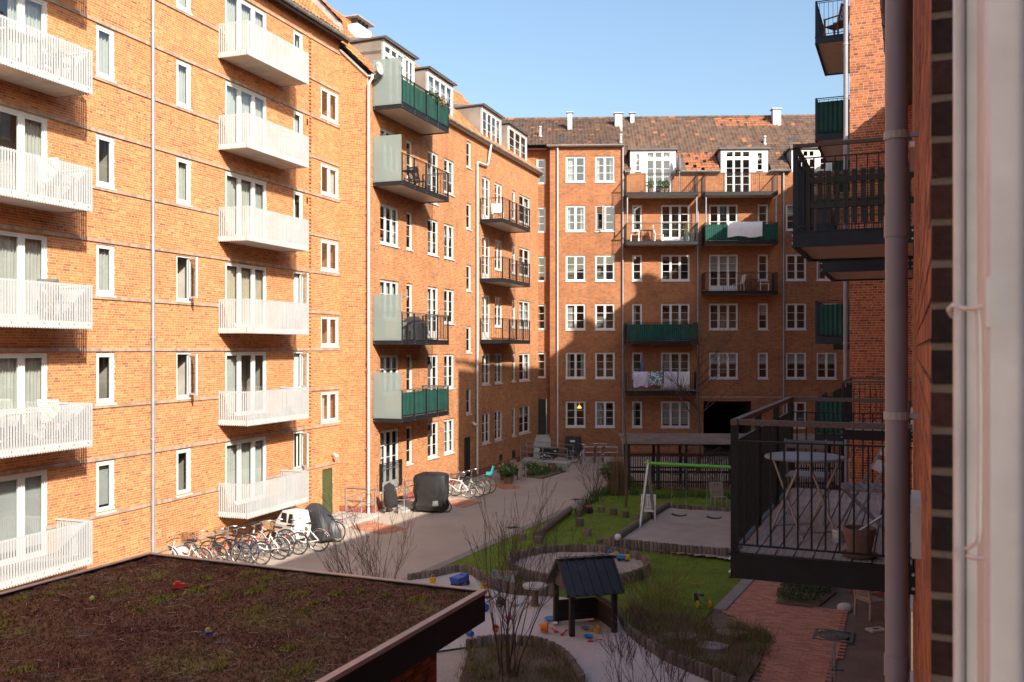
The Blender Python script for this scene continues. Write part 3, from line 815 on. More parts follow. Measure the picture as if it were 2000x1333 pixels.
# eaves, gutter, roof
MB().box(0, d1[0] - .02, -.22, .02, TOPB + .002, TOPB + .06).build('eaves_board', 'white_pipe', Bd); MB().box(d1[1] + .02, uB1, -.22, .02, TOPB + .002, TOPB + .06).build('eaves_board', 'white_pipe', Bd)
gutter(Bd, -.05, d1[0] - .1, -.27, TOPB + .10, .07, 'zinc_dull'); gutter(Bd, d1[1] + .1, uB1, -.27, TOPB + .10, .07, 'zinc_dull')
RB1_ = 5.2
pantiles(Bd, 'roof_tiles', -.05, uB1, -.25, TOPB + .08, RB1_, TOPB + .08 + SLB * (RB1_ + .25), 'roof_tile_orange', board=.5, skip=lambda u, z: d1[0] < u < d1[1] and z < 18.6)
MB().tube([(0, RB1_, TOPB + .12 + SLB * (RB1_ + .25)), (uB1, RB1_, TOPB + .12 + SLB * (RB1_ + .25))], .12, 10).build('ridge', 'roof_tile_orange', Bd)
MB().quad((uB1, RB1_, TOPB + SLB * 5.45), (0, RB1_, TOPB + SLB * 5.45), (0, 10.6, TOPB), (uB1, 10.6, TOPB)).build('rear_roof', 'lead_roof', Bd)
def dormer(parent, a, b, z0, z1, y0, slope, ze, ye, cols, rows, split=None, win=None, back=None):
    """zinc-cheeked dormer: white timber front with lights, flat lead roof running back into the slope"""
    yb = ye + (z1 - ze) / slope + .25 if back is None else back
    d = MB()
    d.box(a, a + .07, y0 + .005, y0 + .06, z0, z1 - .05).box(b - .07, b, y0 + .005, y0 + .06, z0, z1 - .05).box(a + .07, b - .07, y0 + .005, y0 + .06, z1 - .22, z1 - .05)
    d = d.build('dormer', 'white_paint', parent)
    for x in (a - .005, b + .005):
        zl = max(z0, ze + slope * (y0 - ye))
        MB().quad((x, y0 + .02, zl), (x, yb, ze + slope * (yb - ye)), (x, yb, z1 - .05), (x, y0 + .02, z1 - .05)).build('cheek', 'zinc_dull', d)
    MB().slab([(a - .14, y0 - .16, z1 + .02), (b + .14, y0 - .16, z1 + .02), (b + .14, yb, z1 - .04), (a - .14, yb, z1 - .04)], .07).build('roof', 'lead_roof', d)
    MB().box(a - .12, b + .12, y0 - .14, y0 - .11, z1 - .07, z1 - .045).build('fascia', 'white_paint', d)
    for (p, q, zz0, zz1, cc, rr) in (win or [(a + .07, b - .07, z0 + .1, z1 - .22, cols, rows)]):
        window(d, p, q, zz0, zz1, cc, rr, y=y0 + .02, fw=.045, sash=.04, mull=.045, sill=False, cur=random.choice([None, 'side', 'half']), room='room', rd=1.6)
    return d
ZE, YE = TOPB + .08, -.25
dm = [(FB.u(751.6), FB.u(811), 16.0, 18.95, .03), (FB.u(838), FB.u(887), 17.15, 18.95, .05), (FB.u(944), FB.u(981), 17.15, 18.95, .05), (FB.u(996), FB.u(1031), 17.15, 18.95, .05)]
for i, (a, b, z0, z1, y0) in enumerate(dm):
    w = None
    if i == 0:
        L = b - a; w = [(a + .07, a + L * .66, 18.35, z1 - .22, (1, 1, 1), 1), (a + .07, a + L * .66, z0 + .05, 18.33, (1, 1, 1), 3), (a + L * .70, b - .07, 17.0, z1 - .22, (1, 1), 3)]
    dormer(Bd, a, b, z0, z1, y0, SLB, ZE, YE, (1, 1, 1, 1) if i < 3 else (1, 1, 1), 3, win=w)
# rainwater pipes with swan necks
for x, tops in ((720, (('a', 0),)), (932.5, ())):
    u = FB.u(x, .12); p = downpipe(Bd, u, -.12, .1, 15.6 if x > 800 else 16.55, .05, 'white_pipe', [1.6 + 3.03 * i for i in range(5)], [2.6 + 3.03 * i for i in range(4)])
    if x > 800: MB().tube([(u, -.12, 15.6), (u + .03, -.12, 15.75), (u + .2, -.12, 15.8), (u + 1.35, -.12, 15.85), (u + 1.5, -.14, 16.0), (u + 1.6, -.26, 16.98)], .05, 12).build('swan_neck', 'white_pipe', p, smooth=50)
    else: MB().tube([(u, -.12, 16.55), (u + .01, -.14, 16.68), (u + .04, -.25, 16.85), (u + .05, -.27, 17.0)], .05, 12).build('swan_neck', 'white_pipe', p, smooth=50)
MB().lathe([(.02, .0), (.18, .05), (.26, .13), (.265, .14), (.18, .07), (.02, .02)], (.0, 0, 0), 14).build('satellite_dish', 'zinc_dull', Bd, True, (.18, -.35, 17.25)).rotation_euler = (R(80), 0, R(-10))
# balconies
bl = (FB.u(728), FB.u(728) + 4.6)
bal_b = {}
for z, g in ((3.57, 'f'), (6.6, ''), (12.78, ''), (15.76, 'f')):
    bal_b[z] = steel_balcony(Bd, bl[0], bl[1], 1.265, z, green=g, glass_end=True, rails=('f', 'l', 'r'), pitch=.12, rail='rail_wood' if z < 12 else 'black_steel', bolts=True)
bc = (FB.u(937), FB.u(937) + 4.4)
for z in (6.7, 9.8, 12.8): steel_balcony(Bd, bc[0], bc[1], 1.24, z, rails=('f', 'l', 'r'), pitch=.12)
# black guard rail across the ground-floor French window
jr = MB(); a, b = cB['a']
jr.bar((a - .06, -.1, 1.85), (b + .06, -.1, 1.85), .04, .03).bar((a - .06, -.1, .8), (b + .06, -.1, .8), .03, .02).bar((a - .06, -.1, 1.68), (b + .06, -.1, 1.68), .03, .02)
x = a - .06
while x <= b + .07: jr.box(x - .007, x + .007, -.107, -.093, .8, 1.85); x += .11
for x in (a - .06, b + .06): jr.box(x - .02, x + .02, -.12, .0, .8, 1.87)
jr.build('guard_rail', 'black_steel', Bd)
# roof chimney with its cover plate
ca, cb = FB.u(691, -3.2), FB.u(718, -3.2); zt = FB.v(691, 46, -3.2)
ch = MB().box(ca, cb, 3.0, 3.5, zt - 2.2, zt).build('chimney', 'white_pipe', Bd)
MB().box(ca - .15, cb + .18, 2.9, 3.6, zt + .28, zt + .33).build('cover_plate', 'zinc_dull', ch)
mm = MB()
for i in range(4): x = ca + (cb - ca) * (i + .5) / 4; mm.box(x - .04, x + .04, 3.1, 3.4, zt, zt + .28)
mm.build('cover_posts', 'lead_roof', ch)
ca = FB.u(851, -2.2)
MB().box(ca, ca + 1.4, 1.9, 2.4, 18.6, 19.55).build('chimney', 'zinc_dull', Bd)
for x in (957, 975):
    ca = FB.u(x, -2.0); MB().box(ca, ca + .35, 1.8, 2.2, 18.6, 19.35).box(ca - .1, ca + .45, 1.7, 2.3, 19.38, 19.42).build('chimney', 'zinc_dull', Bd)
for x, z in ((655, 0), (920, 0)):
    if x > 700:
        u = FB.u(x); MB().tube([(u, 0, 2.75), (u, -.16, 2.8)], .03, 8).ball((u, -.2, 2.7), .09, 12, 6, (1, 1, .8)).build('wall_lamp', 'white_paint', Bd, smooth=True)
for x in (1000, 975):
    u = FB.u(x); MB().box(u, u + .5, -.025, .0, .35, .75).build('cellar_window', 'door_black', Bd)

# ================================================================== BUILDING F: the far wing closing the yard
aF = R(2.5)
FF = Face((74 / FPX * 56.05, 56.05), (math.cos(aF), -math.sin(aF)))
Fb = empty('apartment_building', (*FF.O, 0), FF.rot)
tag(Fb, 'far brick building with brown tiled roof, dormers and dark archway, closing the courtyard', 'building')
uF1 = 23.0
TF = [FF.v(1105, y) for y in (784, 689, 594, 499, 402, 306)]; HF = 50.5 * 56 / FPX
def cF(a, b): return (FF.u(a), FF.u(b))
eave1, eave2 = FF.v(1150, 287), FF.v(1300, 338)
uS = FF.u(1218.5)
cols = {'p': cF(1105, 1143.5), 'q': cF(1162.5, 1200.6), 'n1': cF(1234.6, 1254), 'w1': cF(1291, 1347), 'w2': cF(1385, 1441), 'n2': cF(1480, 1500),
        'r': cF(1535, 1574.6), 's': cF(1595, 1634), 't': cF(1668, 1706)}
opsF = []; specF = []; rF = random.Random(21)
for k in range(6):
    for n, (a, b) in cols.items():
        t = TF[k]; h = HF; nm = 'window'
        if n not in 'pq' and k == 5: continue
        if k == 0 and n in ('w2', 'n2'): continue
        if (n == 'w1' and k in (1, 2, 4)) or (n == 'w2' and k in (3, 4)) : h = t - (3.8 + 2.9 * (k - 1) + .28); nm = 'balcony_door'
        cc = (1, 1, 1) if n[0] == 'w' else (1,) if n[0] == 'n' else (1, 1)
        specF.append((n, k, a, b, t - h, t, cc, 3, nm)); opsF.append((a, b, t - h, t))
gate = (FF.u(1374), FF.u(1467), 0, FF.v(1374, 784)); opsF.append(gate)
# dormer doors cut into the top of the wall
dF = [(FF.u(1231), FF.u(1320)), (FF.u(1408), FF.u(1500)), (FF.u(1546), FF.u(1625))]
z5 = 15.35 + .2
dDoor = [cF(1262, 1311), cF(1416.5, 1466), cF(1555, 1592)]
for a, b in dDoor: opsF.append((a, b, z5 + .03, eave2))
oL = [o for o in opsF if o[1] < uS]; oR = [o for o in opsF if o[0] > uS]
wall(Fb, 'wall', 0, uS, .28, eave1, oL, 'brickwork_red'); 
wall(Fb, 'wall', uS, uF1, .28, eave2, [o if o[2] > 0 else (o[0], o[1], .28, o[3]) for o in oR], 'brickwork_red')
wall(Fb, 'plinth', 0, gate[0], 0, .28, [], 'plinth', y=-.015); wall(Fb, 'plinth', gate[1], uF1, 0, .28, [], 'plinth', y=-.015)
# recess with the stair windows
nR = cF(1047.6, 1065.6); RY = .55; opsR = []
for k in range(1, 6): opsR.append((nR[0], nR[1], TF[k] - HF, TF[k]))
dR = (FF.u(1046), FF.u(1067.5), FF.v(1056, 851), FF.v(1056, 781)); opsR.append(dR)
wall(Fb, 'recess_wall', -4.5, 0, 0, eave1, opsR, 'brickwork_red', y=RY)
MB().quad((0, RY, 0), (0, 0, 0), (0, 0, eave1), (0, RY, eave1)).build('recess_wall', 'brickwork_red', Fb)
for k in range(1, 6): window(Fb, nR[0], nR[1], TF[k] - HF, TF[k], (1,), 3, y=RY + .05, cur=None, room='room', sill=False)
do = MB().box(dR[0] + .04, dR[1] - .04, RY + .08, RY + .12, dR[2], dR[3]).build('door', 'door_black', Fb)
MB().box(dR[0] + .1, dR[1] - .1, RY + .06, RY + .08, dR[2] + .15, dR[2] + .95).box(dR[0] + .1, dR[1] - .1, RY + .06, RY + .08, dR[2] + 1.05, dR[3] - .12).build('door_panel', 'door_black', do)
st = MB(); n = 7
for i in range(n): st.box(dR[0] - .1, dR[1] + .25, RY - .3 * (n - i), RY - .3 * (n - i - 1) + (.0 if i < n - 1 else -.002), 0, dR[2] * (i + 1) / n)
st.build('steps', 'concrete', Fb)
for n, k, a, b, z0, z1, cc, rr, nm in specF:
    op = None
    if n == 'q' and k == 4: op = (0, -35, 'l')
    cur = rF.choice([None, None, 'side', None, 'half', 'left'])
    if n in ('w2', 'r', 's', 'n2') and k == 1: cur = 'half'
    if n == 'w1' and k == 0: cur = 'blind'
    window(Fb, a, b, z0, z1, cc, rr if nm == 'window' else 4, cur=cur, name=nm, room=rF.choice(['room', 'room_dark']), open_sash=op, panel=.2 if nm != 'window' else 0, sill='white_paint')
# lit pendant lamp in the ground-floor kitchen
lm = bpy.data.materials.new('lamp_glow'); lm.use_nodes = True; MATS['lamp_glow'] = lm
lp = lm.node_tree.nodes['Principled BSDF']; lp.inputs['Base Color'].default_value = (.8, .35, .08, 1); lp.inputs['Emission Color'].default_value = (1, .42, .08, 1); lp.inputs['Emission Strength'].default_value = 1.2
a, b = cols['p']
MB().lathe([(.03, .16), (.06, .13), (.14, 0.0)], (b - .35, .55, TF[0] - .45), 14, False).tube([(b - .35, .55, TF[0] - .3), (b - .35, .55, TF[0] + .05)], .006, 5).build('pendant_lamp', 'lamp_glow', Fb)
# the dark gateway through the building
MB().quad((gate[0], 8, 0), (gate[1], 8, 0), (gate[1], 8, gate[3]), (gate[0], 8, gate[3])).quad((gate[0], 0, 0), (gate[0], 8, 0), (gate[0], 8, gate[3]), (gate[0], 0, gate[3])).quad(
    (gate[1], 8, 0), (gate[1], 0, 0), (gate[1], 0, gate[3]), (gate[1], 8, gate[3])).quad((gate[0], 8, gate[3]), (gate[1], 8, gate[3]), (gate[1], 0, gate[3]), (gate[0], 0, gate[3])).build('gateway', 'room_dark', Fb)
string_course(Fb, uS + .1, uF1, 2.98 + .55, 2.98 + .62, (), .015)
# roof
RYF = 5.6; ZR = FF.v(1200, 233, -RYF)
def slope_of(ze): return (ZR - ze) / (RYF + .25)
orange_patches = [(FF.u(1332, -2), FF.u(1402, -2), 16.9, 18.3), (FF.u(1255, -5) + 4.6, FF.u(1255, -5) + 9.0, ZR - .9, ZR + 1)]
inp = lambda u, z: any(a < u < b and c < z < d for a, b, c, d in orange_patches)
pantiles(Fb, 'roof_tiles', -4.5, uS, -.25, eave1 + .05, RYF, ZR, 'roof_tile_brown')
indorm = lambda u, z: any(a - .05 < u < b + .05 for a, b in dF) and z < FF.v(1300, 291)
pantiles(Fb, 'roof_tiles', uS, uF1, -.25, eave2 + .05, RYF, ZR, 'roof_tile_brown', skip=lambda u, z: inp(u, z) or indorm(u, z), board=1.3)
pantiles(Fb, 'new_roof_tiles', uS, uF1, -.25, eave2 + .052, RYF, ZR + .002, 'roof_tile_newer', board=1.4, skip=lambda u, z: not inp(u, z) or indorm(u, z) or (math.sin(u * 37.7 + z * 17.3) > .93))
MB().add([(uS, 0, eave2), (uS, RYF, ZR), (uS, 0, eave1 + .05)], [(0, 1, 2)]).build('gable_cheek', 'brickwork_red', Fb)
rb = MB()
x = -4.5
while x < uF1: rb.tube([(x, RYF, ZR + .03), (x + .36, RYF, ZR + .05)], [.115, .125], 8); x += .35
rb.build('ridge_tiles', 'roof_tile_brown', Fb, kind='stuff')
MB().quad((uF1, RYF, ZR), (-4.5, RYF, ZR), (-4.5, 11.5, eave2), (uF1, 11.5, eave2)).build('rear_roof', 'lead_roof', Fb)
gutter(Fb, -.2, uS + .05, -.27, eave1 + .06, .065, 'zinc_dull')
MB().box(-.15, uS, -.2, .02, eave1 + .002, eave1 + .05).build('eaves_board', 'white_pipe', Fb)
gutter(Fb, -4, -.2, RY - .27, eave1 - .02, .065, 'zinc_dull')
prev = uS + .05
for a, b in dF + [(uF1, uF1)]:
    if a - prev > .3:
        gutter(Fb, prev, a - .05, -.27, eave2 + .06, .065, 'zinc_dull')
        MB().box(prev, a - .05, -.2, .02, eave2 + .002, eave2 + .05).build('eaves_board', 'white_pipe', Fb)
    prev = b + .05
for (a, b), wd in zip(dF, ((1240, 1252, 1262, 1311), (1477, 1491, 1416.5, 1466), (1600, 1616, 1555, 1592))):
    p, q, r_, s_ = [FF.u(x) for x in wd]
    dormer(Fb, a, b, eave2 + .002, FF.v(1300, 291), .0, slope_of(eave2), eave2 + .05, -.25, (1,), 1,
           win=[(p, q, eave2 + .06, FF.v(1300, 298), (1,), 3), (r_, s_, z5 + .06, FF.v(1300, 311), (1, 1, 1), 4), (r_, s_, FF.v(1300, 310), FF.v(1300, 296), (1, 1, 1), 1)])
    for x0, x1 in ((a + .07, min(p, r_)), (min(q, s_), max(p, r_)), (max(q, s_), b - .07)):
        if x1 - x0 > .02: MB().box(x0, x1, .02, .05, eave2 + .004, FF.v(1300, 298)).build('dormer_boarding', 'zinc_pale', Fb)
def on_roof(x, y):
    lo, hi = -.2, RYF
    ze = eave1 if x < 1218 else eave2; s = slope_of(ze)
    for _ in range(40):
        mid = (lo + hi) / 2
        if FF.v(x, y, -mid) > ze + .05 + s * (mid + .25): lo = mid
        else: hi = mid
    return FF.u(x, -lo), lo, ze + .05 + s * (lo + .25)
for x, yb, yt, w in ((1113, 254, 219, .30), (1208, 246, 221, .48), (1235, 240, 220, .28), (1516.5, 242, 213, .52), (1700, 240, 215, .5)):
    u, yl, z = on_roof(x, yb); h = (yb - yt) * (56 + yl) / FPX
    c = MB().box(u - w / 2, u + w / 2, yl - w / 2 + .1, yl + w / 2 + .1, z - .4, z + h - .08).build('chimney', 'zinc_dull', Fb)
    MB().box(u - w / 2 - .07, u + w / 2 + .07, yl - w / 2 + .03, yl + w / 2 + .17, z + h - .06, z + h).build('cap', 'zinc_dull', c)
for x, yb, yt in ((1055, 267, 247), (1212.5, 280, 262), (1493.5, 282, 266)):
    u, yl, z = on_roof(x, yb); h = (yb - yt) * (56 + yl) / FPX
    MB().lathe([(.14, -.2), (.13, .05), (.085, .08), (.085, h - .1), (.12, h - .09), (.10, h)], (u, yl, z), 12).build('vent_pipe', 'zinc_dull', Fb, smooth=40)
for x, y in ((1098, 274), (1548, 274), (1640, 262)):
    u, yl, z = on_roof(x, y); s = slope_of(eave1 if x < 1218 else eave2); k = MB()
    P = lambda du, t: (u + du, yl + t, z + s * t + .07)
    k.slab([P(-.24, -.17), P(.24, -.17), P(.24, .17), P(-.24, .17)], .09); o = k.build('skylight', 'lead_roof', Fb)
    P2 = lambda du, t: (u + du, yl + t - .005, z + s * t + .078)
    MB().quad(P2(-.2, -.13), P2(-.02, -.13), P2(-.02, .13), P2(-.2, .13)).build('pane', 'glass', o); MB().quad(P2(.02, -.13), P2(.2, -.13), P2(.2, .13), P2(.02, .13)).build('pane', 'glass', o)
# downpipes
for x, zt in ((1089, eave1), (1216.5, eave1), (1363, 15.2), (1530.5, eave2)):
    downpipe(Fb, FF.u(x, .12), -.12, .1, zt - .05, .045, 'zinc' if x > 1100 else 'white_pipe', [2.0 + 2.9 * i for i in range(5)], [1.0 + 2.9 * i for i in range(5)])
# balconies
bF1 = cF(1223, 1363.5); bF2 = cF(1377, 1520)
dd = 1.25
for z, (a, b), g in ((3.8, bF1, ''), (6.7, bF1, 'flr'), (12.5, bF1, ''), (15.35, bF1, ''), (9.6, bF2, ''), (12.5, bF2, 'flr'), (15.35, bF2, '')):
    a2, b2 = FF.u(1223 if a == bF1[0] else 1377, dd), FF.u(1364 if a == bF1[0] else 1520, dd)
    steel_balcony(Fb, a2, b2, dd, z, green=g, pitch=.115, rail='rail_wood' if z == 12.5 and not g else 'black_steel', soffit='concrete_pale' if z > 15 else 'soffit')
    if z in (12.5, 15.35):
        for x in (a2 + .08, b2 - .08): MB().tube([(x, -dd + .15, z - 2.7 + 1.1 if z == 15.35 else z), (x, -dd + .15, z + .02)], .04, 8).build('column', 'zinc', Fb) if z == 15.35 else None

# ================================================================== BUILDING R: own wing (right), seen along its wall from the open window
FR = Face((0.03 * .920, -0.03 * .392), (-.392, -.920))
Rb = empty('apartment_building', (*FR.O, 0), FR.rot)
tag(Rb, 'shaded brick wing along the right edge with open white window and mauve downpipe', 'building')
S0, S1, ER = 1.66, 26.2, 12.72
near = (-9.0, -S0, 4.2, 9.4)
opsR2 = [(-S0 - .03, .9, 5.62, 7.42)]
for s, z0, z1 in ((9.0, 4.78, 6.95), (13.0, 8.0, 10.1), (17.2, 8.0, 10.1), (22.4, 4.78, 6.95), (9.6, 8.4, 10.0), (15, 5.3, 6.9), (18.5, 5.3, 6.9), (9.6, 1.6, 3.2), (14, 1.6, 3.2), (19, 1.6, 3.2), (-3, 5.3, 6.9), (-6, 5.3, 6.9)):
    opsR2.append((-s - 1.3, -s, z0, z1))
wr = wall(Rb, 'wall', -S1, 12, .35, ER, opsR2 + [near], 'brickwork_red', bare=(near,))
wall(Rb, 'plinth', -S1, 12, 0, .35, [], 'plinth', y=-.02)
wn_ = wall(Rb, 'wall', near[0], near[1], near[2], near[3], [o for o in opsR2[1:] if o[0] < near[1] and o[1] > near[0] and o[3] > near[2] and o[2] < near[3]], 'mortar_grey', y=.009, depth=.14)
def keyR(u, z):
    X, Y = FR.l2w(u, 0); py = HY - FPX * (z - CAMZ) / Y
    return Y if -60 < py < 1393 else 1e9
lay_bricks(wn_, near[0], near[1], near[2], near[3], [o for o in opsR2[1:]], 'brick_red', keyR, 230, seed=5)
for o in opsR2[1:]:
    window(Rb, *o, (1, 1), 4 if o[3] - o[2] > 2 else 3, cur=random.choice([None, 'side']))
# reveal of the open window: dark glazed headers with wide pale joints
rv = link('reveal', MB().quad((0, .0045, 5.4), (.30, .0045, 5.4), (.30, .0045, 7.7), (0, .0045, 7.7)).mesh('reveal', 'mortar_grey'), Rb, (-S0 + .007, 0, 0), (0, 0, math.pi / 2))
rr = random.Random(3)
for i in range(36):
    z = 5.405 + i * .0667 - .02
    for a, b in ((.0, .0425 + rr.uniform(-.001, .001)), (.0535, .165), (.176, .29)):
        k = MB(); j = lambda: rr.uniform(-.0012, .0012); z0, z1 = z + .0065, z + .0605
        k.add([(a + j(), j() + 0.0, z0 + j()), (b + j(), j(), z0 + j()), (b + j(), .03, z0), (a + j(), .03, z0), (a + j(), j(), z1 + j()), (b + j(), j(), z1 + j()), (b, .03, z1), (a, .03, z1)], [tuple(f) for f in BOXF])
        k.build('brick', 'brick_dark', rv)
def pR(x, y, Z):
    a, b = FR.w2l((x - CX) / FPX * Z, Z); return (a, b, CAMZ + (HY - y) * Z / FPX)
wf = MB()
z0, z1 = 5.62, 7.42
def vbar(m, s0, s1, y0, y1, za=z0, zb=z1): m.box(-s1, -s0, y0, y1, za, zb)
vbar(wf, 1.30, 1.36, .0205, .0455); vbar(wf, 1.40, 1.56, .060, .14)
wfo = wf.build('window', 'white_gloss', Rb)
fr2 = MB(); vbar(fr2, 1.02, 1.09, .0405, .0705); vbar(fr2, 1.03, 1.10, .0735, .16)
fr2.build('sash', 'white_gloss', wfo)
gk = MB(); vbar(gk, 1.296, 1.305, .0318, .0332); vbar(gk, 1.016, 1.03, .0706, .0734)
gk.build('gasket', 'gasket', wfo)
vb = MB(); vb.box(-S0, .9, .06, .16, z0 - .05, z0).box(-S0, .9, .06, .16, z1, z1 + .05); vb.build('frame', 'white_gloss', wfo)
MB().tube([pR(1935, 596, 1.04), pR(1905, 602, 1.10), pR(1885, 603, 1.16), pR(1862, 596, 1.2), pR(1853, 606, 1.22), pR(1858, 616, 1.23), pR(1885, 627, 1.24)], .0032, 8).tube(
    [pR(1908, 603, 1.12), pR(1911, 640, 1.12), pR(1913, 800, 1.12), pR(1912, 1030, 1.12), pR(1909, 1058, 1.12), pR(1896, 1068, 1.15), pR(1885, 1074, 1.18), pR(1886, 1084, 1.18), pR(1900, 1090, 1.14), pR(1925, 1092, 1.05)], .0030, 8).build('casement_stay', 'white_gloss', wfo, smooth=True)
MB().box(-1.045, -1.01, .036, .0405, CAMZ + (HY - 645) * .00057, CAMZ + (HY - 560) * .00057).build('stay_plate', 'white_gloss', wfo)
# the downpipe a few metres along the wall
uP = -FR.w2l((1751 - CX) / FPX * 4.4, 4.4)[0]; uP = FR.w2l((1751 - CX) / FPX * 4.4, 4.4)
dp = downpipe(Rb, uP[0], uP[1], .1, ER - .1, .0505, 'pipe_mauve', [CAMZ + (HY - y) * 4.4 / FPX for y in (443, -250, 1300)], [CAMZ + (HY - y) * 4.4 / FPX for y in (266, 812)])
gutter(Rb, -S1 + .1, -3.2, -.46, ER + .05, .085, 'lead_roof', .9)
gutter(Rb, -3.2, 12, -.46, ER + .05, .085, 'lead_roof', .9)
MB().box(-S1, 12, -.38, .02, ER + .002, ER + .06).build('eaves_board', 'lead_roof', Rb)
pantiles(Rb, 'roof_tiles', -S1, 12, -.42, ER + .12, 5.5, ER + 3.6, 'roof_tile_brown', tw=.3, tl=.42)
MB().quad((12, 5.5, ER + 3.6), (-S1, 5.5, ER + 3.6), (-S1, 11, ER), (12, 11, ER)).build('rear_roof', 'lead_roof', Rb)
MB().box(-3.6, -3.25, -.03, 0.0, 5.78, 5.95).build('ledge', 'concrete_pale', Rb)
# balconies on this wing (balusters singly: they stand near)
bR1 = steel_balcony(Rb, -12.0, -7.98, 1.43, 4.52, single=True, rail='rail_wood', beam=.21, deck=.14, mid=True, pitch=.105, bolts=True, hr=1.10)
bR2 = steel_balcony(Rb, -14.7, -12.5, 1.43, 7.75, single=True, rail='rail_wood', beam=.20, mid=True, pitch=.125, steel='blue_black_steel', bolts=True, hr=1.10)
bR3 = steel_balcony(Rb, -19.2, -16.8, 1.43, 7.75, single=False, rail='rail_wood', beam=.20, mid=True, steel='blue_black_steel', bolts=True)
bR4 = steel_balcony(Rb, -24.6, -21.8, 1.43, 4.45, single=False, rail='rail_wood', beam=.21, mid=True, bolts=True)

# ================================================================== BUILDING S: the taller wing beyond it, stepping forward
cS = (8.90, 24.69)
FS = Face(cS, (-.392, -.920))
Sb = empty('apartment_building', (*FS.O, 0), FS.rot)
tag(Sb, 'tall brick wing with green-screened balconies stacked up its front, behind the mauve downpipe', 'building')
ES = 19.4
opsS = []
for s in (3.6, 10.7, 17):
    for z in (3.9, 6.8, 10.0, 12.9, 15.8): opsS.append((-s - 2.4, -s - .4, z, z + 2.1))
for s in (7.3, 14.5):
    for z in (4.6, 7.5, 10.7, 13.6, 16.5): opsS.append((-s - 1.2, -s, z, z + 1.5))
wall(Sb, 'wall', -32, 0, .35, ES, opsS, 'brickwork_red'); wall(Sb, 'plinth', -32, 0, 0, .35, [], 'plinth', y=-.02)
for o in opsS: window(Sb, *o, (1, 1), 3, cur=random.choice([None, 'side', 'half']), room='room_dark')
retS = link('return_wall', MB().quad((0, .004, .35), (1.6, .004, .35), (1.6, .004, ES), (0, .004, ES)).mesh('return_wall', 'mortar'), Sb, (0, 0, 0), (0, 0, math.pi / 2))
lay_bricks(retS, 0, 1.6, .35, ES, [], 'brick_red', lambda u, z: abs(z - 8.5), 300, seed=9)
MB().box(0, 1.6, -.02, .03, 0, .35).build('plinth', 'plinth', retS)
MB().quad((0, 1.6, ER), (0, 12, ER), (0, 12, ES + 4), (0, 1.6, ES)).build('gable_wall', 'brickwork_red', Sb)
MB().add([(.004, 1.6, ES - .001), (.004, 6.2, ES + 4.3), (.004, 11, ES), (.004, 6.2, ES - 3)], [(0, 1, 2, 3)]).build('gable_wall', 'brickwork_red', Sb)
pantiles(Sb, 'roof_tiles', -32, .1, -.4, ES + .1, 6.2, ES + 4.4, 'roof_tile_brown', tw=.3, tl=.42)
MB().quad((.1, 6.2, ES + 4.4), (-32, 6.2, ES + 4.4), (-32, 12, ES), (.1, 12, ES)).build('rear_roof', 'lead_roof', Sb)
gutter(Sb, -32, .05, -.45, ES + .05, .08, 'zinc_dull')
for u in (-9.5, -13.5):
    c = MB().box(u - .35, u + .35, 5.8, 6.6, ES + 3, ES + 5.6).build('chimney', 'brickwork_red', Sb)
    MB().box(u - .45, u + .45, 5.7, 6.7, ES + 5.6, ES + 5.75).build('cap', 'concrete', c)
downpipe(Sb, -.06, -.10, .1, ES - .1, .062, 'pipe_mauve', [2, 5, 7.2, 10.2, 13.1, 16], [3.5, 6.6, 9.4, 12, 14.5])
for z, g in ((15.55, ''), (12.65, 'flr'), (9.75, ''), (6.6, 'flr'), (3.7, 'flr')):
    steel_balcony(Sb, -6.7, -3.1, 1.15, z, green=g, pitch=.12, bolts=False, steel='blue_black_steel')
for z, g in ((12.2, 'flr'), (9.3, ''), (6.4, 'f'), (3.6, '')): steel_balcony(Sb, -13.6, -10.2, 1.15, z, green=g, pitch=.12)

# the wing behind the photographer, which the far windows mirror
Hb = empty('apartment_building', (20, -44, 0), math.pi - R(10))
tag(Hb, 'brick wing standing behind the photographer, mirrored in the far windows', 'building')
opsH = []
for i in range(13):
    for k in range(5): opsH.append((3 + i * 3.0, 4.4 + i * 3.0, 1.6 + 3.0 * k, 3.2 + 3.0 * k))
wall(Hb, 'wall', 0, 44, 0, 15.5, opsH, 'brickwork_red')
for o in opsH: MB().box(*o[:2], .08, .1, *o[2:]).build('window', 'door_black', Hb)
pantiles(Hb, 'roof_tiles', 0, 44, -.3, 15.5, 5.5, 18.6, 'roof_tile_brown', tw=.45, tl=.6)

